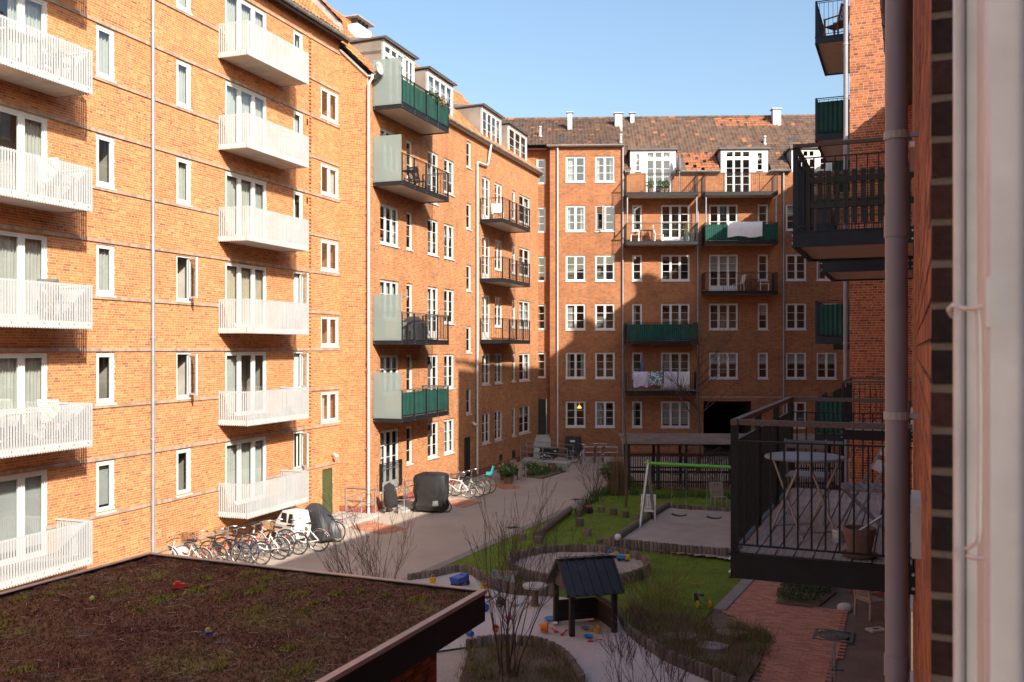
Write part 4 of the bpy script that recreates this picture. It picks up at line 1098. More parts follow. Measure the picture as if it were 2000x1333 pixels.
# ================================================================== GROUND
def poly(pts, z=0.0): return [G(x, y, z) for x, y in pts]
def inside(P, poly_):
    x, y = P[:, 0], P[:, 1]; r = np.zeros(len(P), bool); n = len(poly_)
    for i in range(n):
        x0, y0 = poly_[i]; x1, y1 = poly_[(i + 1) % n]
        c = ((y0 > y) != (y1 > y)) & (x < (x1 - x0) * (y - y0) / (y1 - y0 + 1e-12) + x0); r ^= c
    return r
def scatter(poly_, n, seed=0, out=()):
    rn = np.random.default_rng(seed); a = np.array(poly_); lo, hi = a.min(0), a.max(0)
    P = rn.uniform(lo, hi, (n, 2)); k = inside(P, poly_)
    for q in out: k &= ~inside(P, q)
    return P[k]
def ground_mat(name, c1, c2, c3, s1=0.35, s2=60, bstr=0.4, rough=0.9):
    m, nt, p, out = nodes_of(name); v = tc(nt, 'Object')
    a = noise(nt, v, s1, 6, 0.6); b = noise(nt, v, s2, 3, 0.7)
    r = ramp(nt, [(0.3, c1), (0.7, c2)]); nt.links.new(a, r.inputs[0])
    g = ramp(nt, [(0.35, (0.72,) * 3), (0.65, (1.2,) * 3)]); nt.links.new(b, g.inputs[0])
    col = mixc(nt, 1.0, r.outputs[0], g.outputs[0], 'MULTIPLY')
    sp = nt.nodes.new('ShaderNodeTexVoronoi'); nt.links.new(v, sp.inputs['Vector']); sp.inputs['Scale'].default_value = s2 * .55
    q = ramp(nt, [(0.0, (1, 1, 1)), (0.22, (1, 1, 1)), (0.3, (0, 0, 0))]); nt.links.new(sp.outputs['Distance'], q.inputs[0])
    col = mixc(nt, mth(nt, 'MULTIPLY', q.outputs[0], 0.35), col, c3)
    nt.links.new(col, p.inputs['Base Color']); p.inputs['Roughness'].default_value = rough; p.inputs['Specular IOR Level'].default_value = 0.25
    bump(nt, p, b, bstr, 0.02); return m
ground_mat('gravel_asphalt', (0.38, 0.315, 0.26), (0.47, 0.395, 0.33), (0.56, 0.48, 0.42), 0.35, 30, 0.4)
ground_mat('soil', (0.13, 0.09, 0.065), (0.21, 0.155, 0.115), (0.24, 0.18, 0.13), 0.8, 40, 0.7)
ground_mat('sand', (0.37, 0.31, 0.265), (0.47, 0.395, 0.34), (0.52, 0.45, 0.39), 1.3, 50, 0.8)
ground_mat('sand_pale', (0.53, 0.475, 0.44), (0.62, 0.56, 0.52), (0.66, 0.60, 0.56), 1.0, 50, 0.7)
ground_mat('turf', (0.09, 0.145, 0.015), (0.185, 0.265, 0.024), (0.19, 0.15, 0.06), 1.4, 35, 0.8)
ground_mat('kerbstone', (0.24, 0.21, 0.19), (0.31, 0.28, 0.25), (0.34, 0.31, 0.29), 1.5, 70, 0.3)
structure(MB().box(-400, 400, -120, 900, -.5, -.01).build('ground', 'soil'))
FOLL = [FA.l2w(uA0, 0.02), FA.l2w(uA1, 0.02)]
road_poly = [FA.l2w(-26, 0.3), FA.l2w(uA1, 0.3), FB.l2w(0, .3), FB.l2w(20.6, .3), FF.l2w(-.2, .62), FF.l2w(0, .3), FF.l2w(uF1, .3), (20, 47), (9, 40), (3, 20), (-2, -6), (-20, -6)]
structure(MB().add([(x, y, 0) for x, y in road_poly], [tuple(range(len(road_poly)))]).build('road', 'gravel_asphalt'))
lawn_px = [(760, 1157), (880, 1104), (1000, 1050), (1120, 995), (1180, 965), (1232, 930), (1250, 948), (1330, 958), (1440, 962), (1560, 966), (1500, 1075), (1455, 1130), (1393, 1193), (1320, 1262), (1215, 1262), (1080, 1215), (900, 1185)]
lawn_poly = poly(lawn_px)
def sheet(name, pl, z, mat, t=.08):
    return MB().prism(pl, z - t, z).build(name, mat)
# a gently uneven lawn
def lawn_sheet(name, pl, z, mat, amp=.05, step=.35):
    a = np.array(pl); lo, hi = a.min(0), a.max(0); nx = int((hi[0] - lo[0]) / step) + 1; ny = int((hi[1] - lo[1]) / step) + 1
    m = MB().prism(pl, z - .1, z); return m.build(name, mat)
lw = structure(lawn_sheet('lawn', lawn_poly, .035, 'turf'))
# kerbs: stone slabs end to end
def kerb(name, pts, w, h, parent=None, L=1.0, side=1, mat='kerbstone'):
    e = empty(name); structure(e)
    for (xa, ya), (xb, yb) in zip(pts, pts[1:]):
        d = math.hypot(xb - xa, yb - ya); n = max(1, round(d / L)); dx, dy = (xb - xa) / d, (yb - ya) / d
        for i in range(n):
            a, b = d * i / n + .006, d * (i + 1) / n - .006; nx, ny = -dy * side, dx * side
            P = [(xa + dx * a, ya + dy * a), (xa + dx * b, ya + dy * b), (xa + dx * b + nx * w, ya + dy * b + ny * w), (xa + dx * a + nx * w, ya + dy * a + ny * w)]
            if side < 0: P = P[::-1]
            MB().prism(P, -.1, h + random.uniform(-.004, .004)).build('kerb_stone', mat, e)
    return e
kerb('lawn_kerb', poly([(760, 1157), (880, 1104), (1000, 1050), (1120, 995), (1180, 965), (1232, 930)]), .32, .05)
kerb('path_kerb', poly([(1393, 1193), (1455, 1130), (1500, 1085)]), .30, .05, side=-1)
# sand of the lower play area, and the three sand pits
sand_px = [(560, 1240), (800, 1134), (850, 1128), (890, 1119), (925, 1123), (958, 1146), (1000, 1160), (1085, 1168), (1205, 1190), (1212, 1217), (1240, 1252), (1300, 1291), (1400, 1335), (1500, 1390), (1160, 1390), (1112, 1292), (1064, 1267), (1000, 1260), (915, 1267), (760, 1290)]
sand_poly = poly(sand_px)
structure(MB().add([(x, y, .045) for x, y in sand_poly], [tuple(range(len(sand_poly)))]).build('sand_area', 'sand_pale'))
cx, cyy = G(1130, 1096, .30)
circ = [(cx + 1.95 * math.cos(a), cyy + 1.95 * math.sin(a)) for a in np.linspace(0, 2 * math.pi, 40, endpoint=False)]
def bumpy(name, pl, z, mat, amp, step=.14, seed=1):
    """sand raked and dug over: a fine grid with small mounds, trimmed to the outline"""
    rn = np.random.default_rng(seed); a = np.array(pl); lo, hi = a.min(0), a.max(0)
    xs = np.arange(lo[0], hi[0] + step, step); ys = np.arange(lo[1], hi[1] + step, step)
    XX, YY = np.meshgrid(xs, ys); H = np.zeros_like(XX)
    for _ in range(40):
        px, py, s = rn.uniform(lo[0], hi[0]), rn.uniform(lo[1], hi[1]), rn.uniform(.15, .5)
        H += rn.uniform(-1, 1) * np.exp(-((XX - px) ** 2 + (YY - py) ** 2) / s ** 2)
    H = amp * (H / (np.abs(H).max() + 1e-6) + rn.uniform(-.25, .25, H.shape)); V = np.stack([XX, YY, z + H], -1).reshape(-1, 3)
    ny, nx = XX.shape; I = np.arange(ny * nx).reshape(ny, nx)
    F = np.stack([I[:-1, :-1], I[:-1, 1:], I[1:, 1:], I[1:, :-1]], -1).reshape(-1, 4)
    cen = V[F].mean(1)[:, :2]; F = F[inside(cen, pl)]
    return link(name, np_mesh(name, V, F, mat, True))
structure(bumpy('sand_bed', circ, .14, 'sand', .05, .12, 3))
pit_px = [(1192, 1071), (1304, 996), (1440, 1003), (1580, 1012), (1560, 1118)]
pit_poly = poly(pit_px)
structure(bumpy('sand_bed', pit_poly, .12, 'sand', .05, .16, 4))
# brick-on-edge path, each paver laid
path_px = [(1410, 1193), (1463, 1130), (1500, 1088), (1600, 1093), (1560, 1137), (1513, 1183), (1655, 1194), (1643, 1258), (1620, 1345), (1470, 1345), (1503, 1248), (1440, 1215)]
path_poly = poly(path_px)
varied('paver', [(0, (0.35, 0.155, 0.10)), (0.5, (0.43, 0.195, 0.125)), (1, (0.49, 0.24, 0.15))], 0.85, 0.2, 8, 0.3)
pe = structure(MB().add([(x, y, .006) for x, y in path_poly], [tuple(range(len(path_poly)))]).build('brick_path', 'soil'))
th = math.atan2(.92, .392) - math.pi / 2
ct, sn = math.cos(th), math.sin(th); pv = []
for i in range(-40, 40):
    for j in range(-30, 230):
        a, b = i * .235 + (.1175 if j % 2 else 0), j * .115
        pv.append((a * ct - b * sn + 6, a * sn + b * ct + 3))
pv = np.array(pv); pv = pv[inside(pv, path_poly)]
pv = pv[np.argsort(pv[:, 1])]
pvm = MB().box(-.1145, .1145, -.0545, .0545, 0, .02).mesh('paver', 'paver')
vis = [i for i in range(len(pv)) if 681 + 6.45 * FPX / pv[i, 1] < 1350]
for i in vis[:300]: link('paver', pvm, pe, (pv[i, 0], pv[i, 1], .004 + random.uniform(0, .004)), (random.uniform(-.01, .01), random.uniform(-.01, .01), th))
rest = [i for i in range(len(pv)) if i not in set(vis[:300])]
m = MB()
for i in rest:
    c = [( -.1145, -.0545), (.1145, -.0545), (.1145, .0545), (-.1145, .0545)]
    m.prism([(pv[i, 0] + x * ct - y * sn, pv[i, 1] + x * sn + y * ct) for x, y in c], .004, .026 + random.uniform(-.003, .003))
m.build('paver_field', 'paver', pe, kind='stuff')
gm = empty('manhole_cover', (*G(1628, 1244), .03), th); tag(gm, 'patterned iron manhole cover set half into the brick path', 'manhole cover')
plain('cast_iron', (.12, .115, .10), .6, metal=.4, var=.3, scale=20)
MB().prism([(.34 * math.cos(a), .34 * math.sin(a)) for a in np.linspace(0, 2 * math.pi, 24, endpoint=False)], -.02, .012).build('lid', 'cast_iron', gm)
MB().torus((0, 0, .012), .30, .012, 'z', 24, 5).torus((0, 0, .012), .2, .01, 'z', 24, 5).torus((0, 0, .012), .1, .01, 'z', 18, 5).build('rings', 'cast_iron', gm)
MB().box(-.42, .42, -.42, -.36, -.02, .008).box(-.42, .42, .36, .42, -.02, .008).box(-.42, -.36, -.36, .36, -.02, .008).box(.36, .42, -.36, .36, -.02, .008).build('frame', 'cast_iron', gm)
# soil strip along the right wing, brick patches in front of the doors on the road
for i, pp in enumerate(([(858, 985), (897, 975), (945, 982), (905, 992)], [(955, 948), (990, 945), (1018, 951), (985, 957)], [(668, 1028), (720, 1018), (785, 1030), (745, 1045)])):
    q = poly(pp); pa = structure(MB().add([(x, y, .005) for x, y in q], [(0, 1, 2, 3)]).build('paved_patch', 'paver'))
    A_ = Vector(q[0]); u_ = (Vector(q[1]) - A_); v_ = (Vector(q[3]) - A_); nu, nv = max(2, int(u_.length / .24)), max(2, int(v_.length / .12)); m = MB()
    for a in range(nu):
        for b in range(nv):
            c = [A_ + u_ * ((a + e) / nu) + v_ * ((b + f) / nv) for e, f in ((.03, .05), (.97, .05), (.97, .95), (.03, .95))]; m.prism([(p.x, p.y) for p in c], .004, .014)
    m.build('pavers', 'paver', pa, kind='stuff')

# ================================================================== PALISADES and logs
varied('log_wood', [(0, (0.10, 0.075, 0.06)), (0.5, (0.155, 0.12, 0.095)), (1, (0.21, 0.165, 0.135))], 0.9, 0.35, 9, 0.4, 30, stretch=(6, 6, 1))
LOG = [MB().lathe([(.062 * s, 0), (.062 * s, .96), (.05 * s, 1.0)], (0, 0, 0), 9).mesh('post', 'log_wood', 40) for s in (1.0, 1.06, .96)]
def palisade(name, label, pts, h, closed=False, step=.128, base=0.0):
    e = empty(name, (pts[0][0], pts[0][1], base)); tag(e, label, 'log edging')
    P = [Vector((x, y)) for x, y in pts] + ([Vector(pts[0])] if closed else [])
    tot = sum((b - a).length for a, b in zip(P, P[1:])); n = int(tot / step); d = 0; seg = 0; acc = 0
    for i in range(n):
        t = tot * i / n
        while t > acc + (P[seg + 1] - P[seg]).length and seg < len(P) - 2: acc += (P[seg + 1] - P[seg]).length; seg += 1
        q = P[seg].lerp(P[seg + 1], (t - acc) / (P[seg + 1] - P[seg]).length)
        o = link('post', random.choice(LOG), e, (q.x - pts[0][0], q.y - pts[0][1], 0), (random.uniform(-.03, .03), random.uniform(-.03, .03), random.uniform(0, 6)))
        hh = h(i / n) if callable(h) else h
        o.scale = (1, 1, hh + random.uniform(-.012, .012))
    return e
palisade('sandpit_edging', 'ring of upright log posts round the circular sandpit', [(cx + 2.0 * math.cos(a), cyy + 2.0 * math.sin(a)) for a in np.linspace(0, 2 * math.pi, 60, endpoint=False)], .36, True)
palisade('sandpit_edging', 'straight row of log posts along the near side of the swing pit', poly([(1192, 1072), (1300, 1084), (1425, 1095), (1560, 1112)]), .36)
palisade('sandpit_edging', 'straight row of log posts behind the swings', poly([(1304, 998), (1370, 1002), (1440, 1006), (1560, 1014)]), .26)
palisade('play_edging', 'wavy row of log posts between the lawn and the pale play sand', poly([(800, 1136), (850, 1130), (888, 1121), (905, 1121), (925, 1127), (942, 1140), (958, 1152), (980, 1160), (1005, 1165), (1040, 1167), (1085, 1169)]), lambda t: .22 + .16 * t)
palisade('play_edging', 'stepped row of log posts climbing past the grass bed beside the playhouse', poly([(1207, 1198), (1215, 1222), (1228, 1242), (1250, 1262), (1300, 1295), (1350, 1318), (1400, 1340), (1440, 1362)]), lambda t: .2 + .14 * t)
palisade('play_edging', 'short row of log posts around the lower shrub bed by the shed', poly([(915, 1270), (950, 1263), (1000, 1261), (1040, 1264), (1070, 1272), (1095, 1286), (1115, 1306), (1140, 1345)]), .24)
def logbeam(name, label, a, b, r=.11, z=.13, group=None):
    e = empty(name, (a[0], a[1], 0)); tag(e, label, 'log', group)
    d = Vector((b[0] - a[0], b[1] - a[1], 0))
    MB().tube([(0, 0, z), tuple(d * .5 + Vector((0, 0, z))), tuple(d + Vector((0, 0, z)))], r, 12).build('beam', 'log_wood', e, smooth=40)
    for t in (.04, .96): MB().lathe([(.09, 0), (.09, z)], (d.x * t, d.y * t, 0), 10).build('support', 'log_wood', e)
    return e
logbeam('pit_beam', 'long round log laid along the left side of the swing pit', G(1194, 1068), G(1303, 996), .13, .2)
logbeam('balance_beam', 'long balance log lying across the lawn beside the road', G(1047, 1058), G(1114, 1006), .12, .22)
logbeam('balance_beam', 'short balance log lying behind the long one on the lawn', G(1129, 1016), G(1140, 994), .12, .24)
stumps = [((1052, 1064), 'at the near end of the long balance log', .14, .24), ((1132, 1030), 'at the near end of the short balance log', .15, .3), ((1147, 1049), 'alone between the balance logs and the swing pit', .14, .26),
          ((1172, 1063), 'small and low beside the swing pit corner', .13, .14), ((1187, 1068), 'nearest the swing pit corner', .15, .26), ((1019, 1056), 'left of the pair near the road kerb', .14, .2), ((1055, 1055), 'right of the pair near the road kerb', .14, .2),
          ((1150, 1004), 'first in the curving row, next to the kerb', .14, .26), ((1175, 1003), 'second in the curving row from the kerb', .14, .24), ((1198, 1008), 'third in the curving row from the kerb', .15, .26), ((1222, 1013), 'fourth in the curving row, under the thin tree', .13, .24), ((1244, 1017), 'last in the curving row, by the swing frame', .14, .16)]
for (x, y), w, r, h in stumps:
    e = MB().lathe([(r * 1.02, 0), (r, h * .5), (r * .99, h - .01), (r * .96, h)], (0, 0, 0), 14).build('log_stump', 'log_wood', None, smooth=40, loc=(*G(x, y), .03))
    tag(e, 'log stump on the lawn ' + w, 'log stump', 'stepping stumps on the lawn')

# ================================================================== PLAYHOUSE
plain('tar_wood', (0.022, 0.018, 0.016), 0.7, var=0.4, scale=4, bmp=0.4, stretch=(1, 1, 8))
plain('playhouse_roof', (0.018, 0.022, 0.03), 0.5, var=0.35, scale=5, bmp=0.2)
ph = empty('playhouse', (*G(1117, 1247), .045), R(17)); tag(ph, 'small dark wooden playhouse with ribbed black roof standing in the sand', 'playhouse')
PW, PD = 1.02, 1.05
for x, y in ((0, 0), (PW, 0), (-.0, PD), (PW, PD)): MB().box(x - .055, x + .055, y - .055, y + .055, 0, 1.02).build('post', 'tar_wood', ph)
for i in range(4):
    MB().box(.06, PW - .06, PD - .02, PD + .02, .04 + i * .125, .04 + i * .125 + .118).build('board', 'tar_wood', ph)
    MB().box(PW - .02, PW + .02, .06, PD - .06, .04 + i * .125, .04 + i * .125 + .118).build('board', 'tar_wood', ph)
MB().box(PW - .07, PW + .07, .0, PD, .545, .58).build('counter', 'log_wood', ph)
zr, ze, oh = 1.58, .96, .17
def rs(sgn):
    y0 = PD / 2; y1 = (-oh if sgn < 0 else PD + oh)
    pl_ = [(-oh, y0, zr), (PW + oh, y0, zr), (PW + oh, y1, ze - .06), (-oh, y1, ze - .06)]
    return pl_ if sgn > 0 else pl_[::-1]
for sg in (-1, 1):
    q = MB().slab(rs(sg)[::-1] if sg < 0 else rs(sg)[::-1], .03).build('roof', 'playhouse_roof', ph)
    for i in range(7):
        x = -oh + .02 + (PW + 2 * oh - .04) * i / 6; y1 = -oh if sg < 0 else PD + oh
        MB().bar((x, PD / 2, zr + .05), (x, y1, ze - .01), .05, .05).build('roof_batten', 'playhouse_roof', q)
MB().bar((-oh - .02, PD / 2, zr + .04), (PW + oh + .02, PD / 2, zr + .04), .16, .03).build('ridge_board', 'playhouse_roof', ph)
for x in (-oh, PW + oh): MB().box(x - .05, x + .05, PD / 2 - .09, PD / 2 + .09, zr + .056, zr + .064).build('ridge_cap', 'galvanised', ph)
for x in (-.02, PW + .02):
    for i in range(9):
        y = -.04 + i * (PD + .08) / 8; h = zr - .05 - abs(y - PD / 2) * (zr - ze) / (PD / 2 + .1); MB().box(x - .012, x + .012, y - .055, y + .055, .93, max(h, .96)).build('gable_board', 'rail_wood', ph)
stt = empty('pedestal_table', (*G(1045, 1187), .045)); tag(stt, 'small round stone table on one leg in the play sand', 'table')
MB().lathe([(.30, 0), (.31, .02), (.31, .06), (.29, .07)], (0, 0, .46), 24).build('table_top', 'concrete', stt, smooth=40)
MB().lathe([(.12, 0), (.09, .05), (.08, .42), (.14, .46)], (0, 0, 0), 12).build('pedestal', 'log_wood', stt, smooth=40)

# ================================================================== SWING
plain('swing_green', (0.11, 0.42, 0.015), 0.4, var=0.08)
plain('rubber', (0.012, 0.012, 0.013), 0.7)
a0 = Vector((*G(1250, 1037), .1)); a1 = Vector((*G(1277, 1019), .1)); mid = (a0 + a1) / 2
sw = empty('swing_set', tuple(mid)); tag(sw, 'swing set with bright green crossbar and grey steel legs', 'swing')
topz = 2.28
bx = Vector((G(1418, 917, 2.28)[0], G(1418, 917, 2.28)[1], topz)); t0 = Vector((G(1262, 909, 2.28)[0], G(1262, 909, 2.28)[1], topz)); bd = (bx - t0).normalized()
t0 = Vector((mid.x + .05, mid.y, topz)); LEN = 4.6
for s, p in ((0, a0), (1, a1)): MB().tube([tuple(p - mid), tuple(t0 - mid + Vector((0, 0, .03)))], .058, 12).build('leg', 'galvanised', sw, smooth=40)
MB().tube([tuple(t0 - mid - bd * .15), tuple(t0 - mid + bd * LEN)], .06, 14).build('crossbar', 'swing_green', sw, smooth=40)
MB().tube([tuple(t0 - mid + Vector((0, 0, -.05))), tuple(t0 - mid + Vector((0, 0, .12)))], .07, 10).build('bracket', 'galvanised', sw, smooth=40)
e0 = t0 + bd * (LEN - .15)
for p in (a0, a1): MB().tube([tuple(p - mid + bd * (LEN - .15)), tuple(e0 - mid + Vector((0, 0, .03)))], .058, 12).build('leg', 'galvanised', sw, smooth=40)
for t in (.95, 1.5, 2.5, 3.1):
    pass
for c in (1.12, 2.38):
    base = t0 + bd * c - mid
    for o in (-.26, .26):
        q = base + bd * o; m = MB()
        for i in range(34):
            z = -.06 - i * .05; m.torus((q.x, q.y, q.z + z), .013, .004, 'y' if i % 2 else 'z', 6, 4)
        m.tube([tuple(q), (q.x, q.y, q.z - 1.78)], .004, 4).build('chain', 'galvanised', sw)
    se = MB()
    for i in range(6):
        f0, f1 = -.26 + .52 * i / 6, -.26 + .52 * (i + 1) / 6; sag = lambda f: -1.78 - .05 * (1 - (f / .26) ** 2)
        se.bar(tuple(base + bd * f0 + Vector((0, 0, sag(f0)))), tuple(base + bd * f1 + Vector((0, 0, sag(f1)))), .16, .03)
    se.build('swing_seat', 'rubber', sw)

# ================================================================== BIKE SHELTER
ga = Vector(G(1228, 958)); shd = Vector((math.cos(aF), -math.sin(aF)))
sh = empty('bike_shelter', (ga.x, ga.y, 0), math.atan2(shd.y, shd.x)); tag(sh, 'black timber bike shelter with corrugated roof behind the swings', 'shelter')
SL = 9.6; plain('fibre_roof', (0.20, 0.17, 0.15), 0.85, var=0.3, scale=2, bmp=0.3)
for x in (0, 1.35, 2.6, 5.0, 7.4, SL): 
    for y in (0, 2.1): MB().box(x - .06, x + .06, y - .06, y + .06, 0, 2.15 + .06 * y).build('post', 'tar_wood', sh)
MB().box(-.1, SL + .1, -.03, .03, 2.05, 2.17).box(-.1, SL + .1, 2.07, 2.13, 2.18, 2.30).build('wall_plate', 'tar_wood', sh)
for z in (.35, 1.0, 1.58): MB().box(0, SL, .03, .07, z, z + .07).build('cross_rail', 'tar_wood', sh)
sm = MB().box(-.022, .022, -.012, .012, 0, 1.55).mesh('slat', 'tar_wood')
x = .1
while x < SL:
    link('slat', sm, sh, (x, .018, .15)); x += .105
m = MB(); n = int((SL + .5) / .073); k = 0
for i in range(n * 2 + 1):
    xx = -.3 + i * .0365; h = .022 * (1 if i % 2 else -1); m.v += [(xx, -.35, 2.14 + h), (xx, 2.4, 2.38 + h)]
for i in range(n * 2): m.f.append((2 * i, 2 * i + 2, 2 * i + 3, 2 * i + 1))
m.build('roof', 'fibre_roof', sh)
MB().box(0, SL, 2.16, 2.2, .5, .62).build('back_rail', 'tar_wood', sh)

# ================================================================== GREEN-ROOFED SHED (foreground)
dS = Vector((.3907, .9205)); C0 = Vector((-.38, 13.24)); FSd = Face(C0 - dS * 7.0, dS)
shed = empty('garden_shed', (*FSd.O, 0), FSd.rot); tag(shed, 'flat-roofed shed with a mossy green roof and black fascia in the foreground', 'shed')
SW, SD, ZT = 7.0, 6.15, 3.0
MB().box(0, SW, 0, .04, ZT - .40, ZT + .03).box(SW - .04, SW, .04, SD, ZT - .40, ZT + .03).box(0, SW - .04, SD - .04, SD, ZT - .40, ZT + .03).box(0, .04, .04, SD - .04, ZT - .40, ZT + .03).build('fascia', 'black_steel', shed)
plain('coping_pink', (0.44, 0.36, 0.33), 0.35, metal=0.3, var=0.15)
cp = MB(); w = .075
cp.box(-.02, SW + .02, -.02, w, ZT + .031, ZT + .045).box(SW - w, SW + .02, w + .001, SD + .02, ZT + .031, ZT + .045).box(-.02, SW - w - .001, SD - w, SD + .02, ZT + .031, ZT + .045)
cp.box(-.02, SW + .022, -.023, -.02, ZT - .01, ZT + .045)
cp.build('coping', 'coping_pink', shed)
MB().box(.04, SW - .04, .04, SD - .04, ZT - .06, ZT - .03).build('roof_deck', 'soil', shed)
MB().box(.3, SW - .04, .04, .9, ZT - .32, ZT - .28).build('soffit', 'door_black', shed)
wsh = wall(shed, 'wall', .3, SW - .42, 0, ZT - .3, [], 'mortar_grey', y=.568)
def keyS(u, z):
    X, Y = FSd.l2w(u, .56); py = HY - FPX * (z - CAMZ) / Y
    return -z if py < 1345 else 1e9
wsh.location = (0, 0, 0)
bw = empty('brick_facing', parent=shed); bw.location = (0, .56, 0)
lay_bricks(bw, .3, SW - .42, 0, ZT - .3, [], 'brick_red', keyS, 300, seed=12)
MB().box(SW - .42, SW - .40, .56, SD - .3, 0, ZT - .3).build('rear_wall', 'brickwork_red', shed)
for x in (5.9, 4.75): MB().lathe([(.075, 0), (.075, 2.0), (.06, 2.03)], (x, .32, 0), 14).build('post', 'black_steel', shed, smooth=40)
MB().box(3.2, 4.2, .30, .56, 2.3, ZT - .3).build('bracket', 'door_black', shed)
# sedum carpet: a lumpy mat with thousands of small rosettes
def sedum():
    m, nt, p, out = nodes_of('sedum'); v = tc(nt, 'Object')
    a = noise(nt, v, 1.1, 7, 0.62, .4); b = noise(nt, v, 0.45, 4, 0.6); c = noise(nt, v, 9, 4, .6)
    base = ramp(nt, [(0.30, (0.085, 0.030, 0.022)), (0.42, (0.155, 0.062, 0.036)), (0.52, (0.18, 0.085, 0.042)), (0.60, (0.17, 0.105, 0.04)), (0.66, (0.24, 0.185, 0.05)), (0.78, (0.36, 0.30, 0.07))]); nt.links.new(mth(nt, 'ADD', mth(nt, 'MULTIPLY', a, .75), mth(nt, 'MULTIPLY', c, .25)), base.inputs[0])
    r = ramp(nt, [(0, (0.45,) * 3), (1, (1.5,) * 3)]); nt.links.new(rnd(nt), r.inputs[0])
    col = mixc(nt, 1.0, base.outputs[0], r.outputs[0], 'MULTIPLY')
    nt.links.new(col, p.inputs['Base Color']); p.inputs['Roughness'].default_value = .85; p.inputs['Specular IOR Level'].default_value = .2
sedum()
rn = np.random.default_rng(2)
nx, ny = 150, 130; XX, YY = np.meshgrid(np.linspace(.045, SW - .045, nx), np.linspace(.045, SD - .045, ny))
def lump(X, Y):
    return .018 * np.sin(X * 3.1 + np.sin(Y * 2.3)) * np.sin(Y * 3.7) + .012 * np.sin(X * 9.7 + Y * 4.1) * np.sin(Y * 8.3 - X * 3)
V = np.stack([XX, YY, ZT - .01 + lump(XX, YY) + rn.uniform(-.008, .008, XX.shape)], -1).reshape(-1, 3); I = np.arange(nx * ny).reshape(ny, nx)
stuff(link('moss_mat', np_mesh('moss_mat', V, np.stack([I[:-1, :-1], I[:-1, 1:], I[1:, 1:], I[1:, :-1]], -1).reshape(-1, 4), 'sedum', True), shed))
N = 150000; P = rn.uniform((.06, .06), (SW - .06, SD - .06), (N, 2)); a = rn.uniform(0, 6.28, N); s = rn.uniform(.005, .014, N); z = ZT - .012 + lump(P[:, 0], P[:, 1]); h = rn.uniform(.006, .028, N)
tri = np.stack([np.stack([P[:, 0] + s * np.cos(a + k), P[:, 1] + s * np.sin(a + k), z + (h if k == 0 else 0)], -1) for k in (0, 2.2, 4.1)], 1).reshape(-1, 3)
M = 46; cen = rn.uniform((.3, .3), (SW - .3, SD - .3), (M, 2)); rad = rn.uniform(.05, .22, M); cnt = (rad * 1800).astype(int); ci = np.repeat(np.arange(M), cnt)
varied('moss_yellow', [(0, (.16, .14, .03)), (.5, (.26, .22, .04)), (.8, (.36, .28, .05)), (1, (.34, .17, .04))], .85, .25, 6, 0)
Pm = cen[ci] + rn.normal(0, 1, (len(ci), 2)) * (rad[ci] * .5)[:, None] * np.array([1.0, .6]); k_ = (Pm[:, 0] > .07) & (Pm[:, 0] < SW - .07) & (Pm[:, 1] > .07) & (Pm[:, 1] < SD - .07); Pm = Pm[k_]; n_m = len(Pm)
a_ = rn.uniform(0, 6.28, n_m); s_ = rn.uniform(.008, .02, n_m); z_ = ZT - .008 + lump(Pm[:, 0], Pm[:, 1]); h_ = rn.uniform(.012, .05, n_m)
tm = np.stack([np.stack([Pm[:, 0] + s_ * np.cos(a_ + k), Pm[:, 1] + s_ * np.sin(a_ + k), z_ + (h_ if k == 0 else 0)], -1) for k in (0, 2.2, 4.1)], 1).reshape(-1, 3)
stuff(link('moss_cushions', np_mesh('moss_cushions', tm, np.arange(n_m * 3).reshape(-1, 3), 'moss_yellow'), shed))
Q_ = rn.uniform((.1, .1), (SW - .1, SD - .1), (1500, 2)); tv = MB()
for q in Q_[:420]:
    a0 = rn.uniform(0, 6.28); l0 = rn.uniform(.05, .18); z0_ = ZT + .012; tv.bar((q[0], q[1], z0_), (q[0] + l0 * math.cos(a0), q[1] + l0 * math.sin(a0), z0_ + rn.uniform(0, .03)), .0035, .0035)
stuff(tv.build('fallen_twigs', 'coping_pink', shed))
stuff(link('moss_rosettes', np_mesh('moss_rosettes', tri, np.arange(N * 3).reshape(-1, 3), 'sedum'), shed))

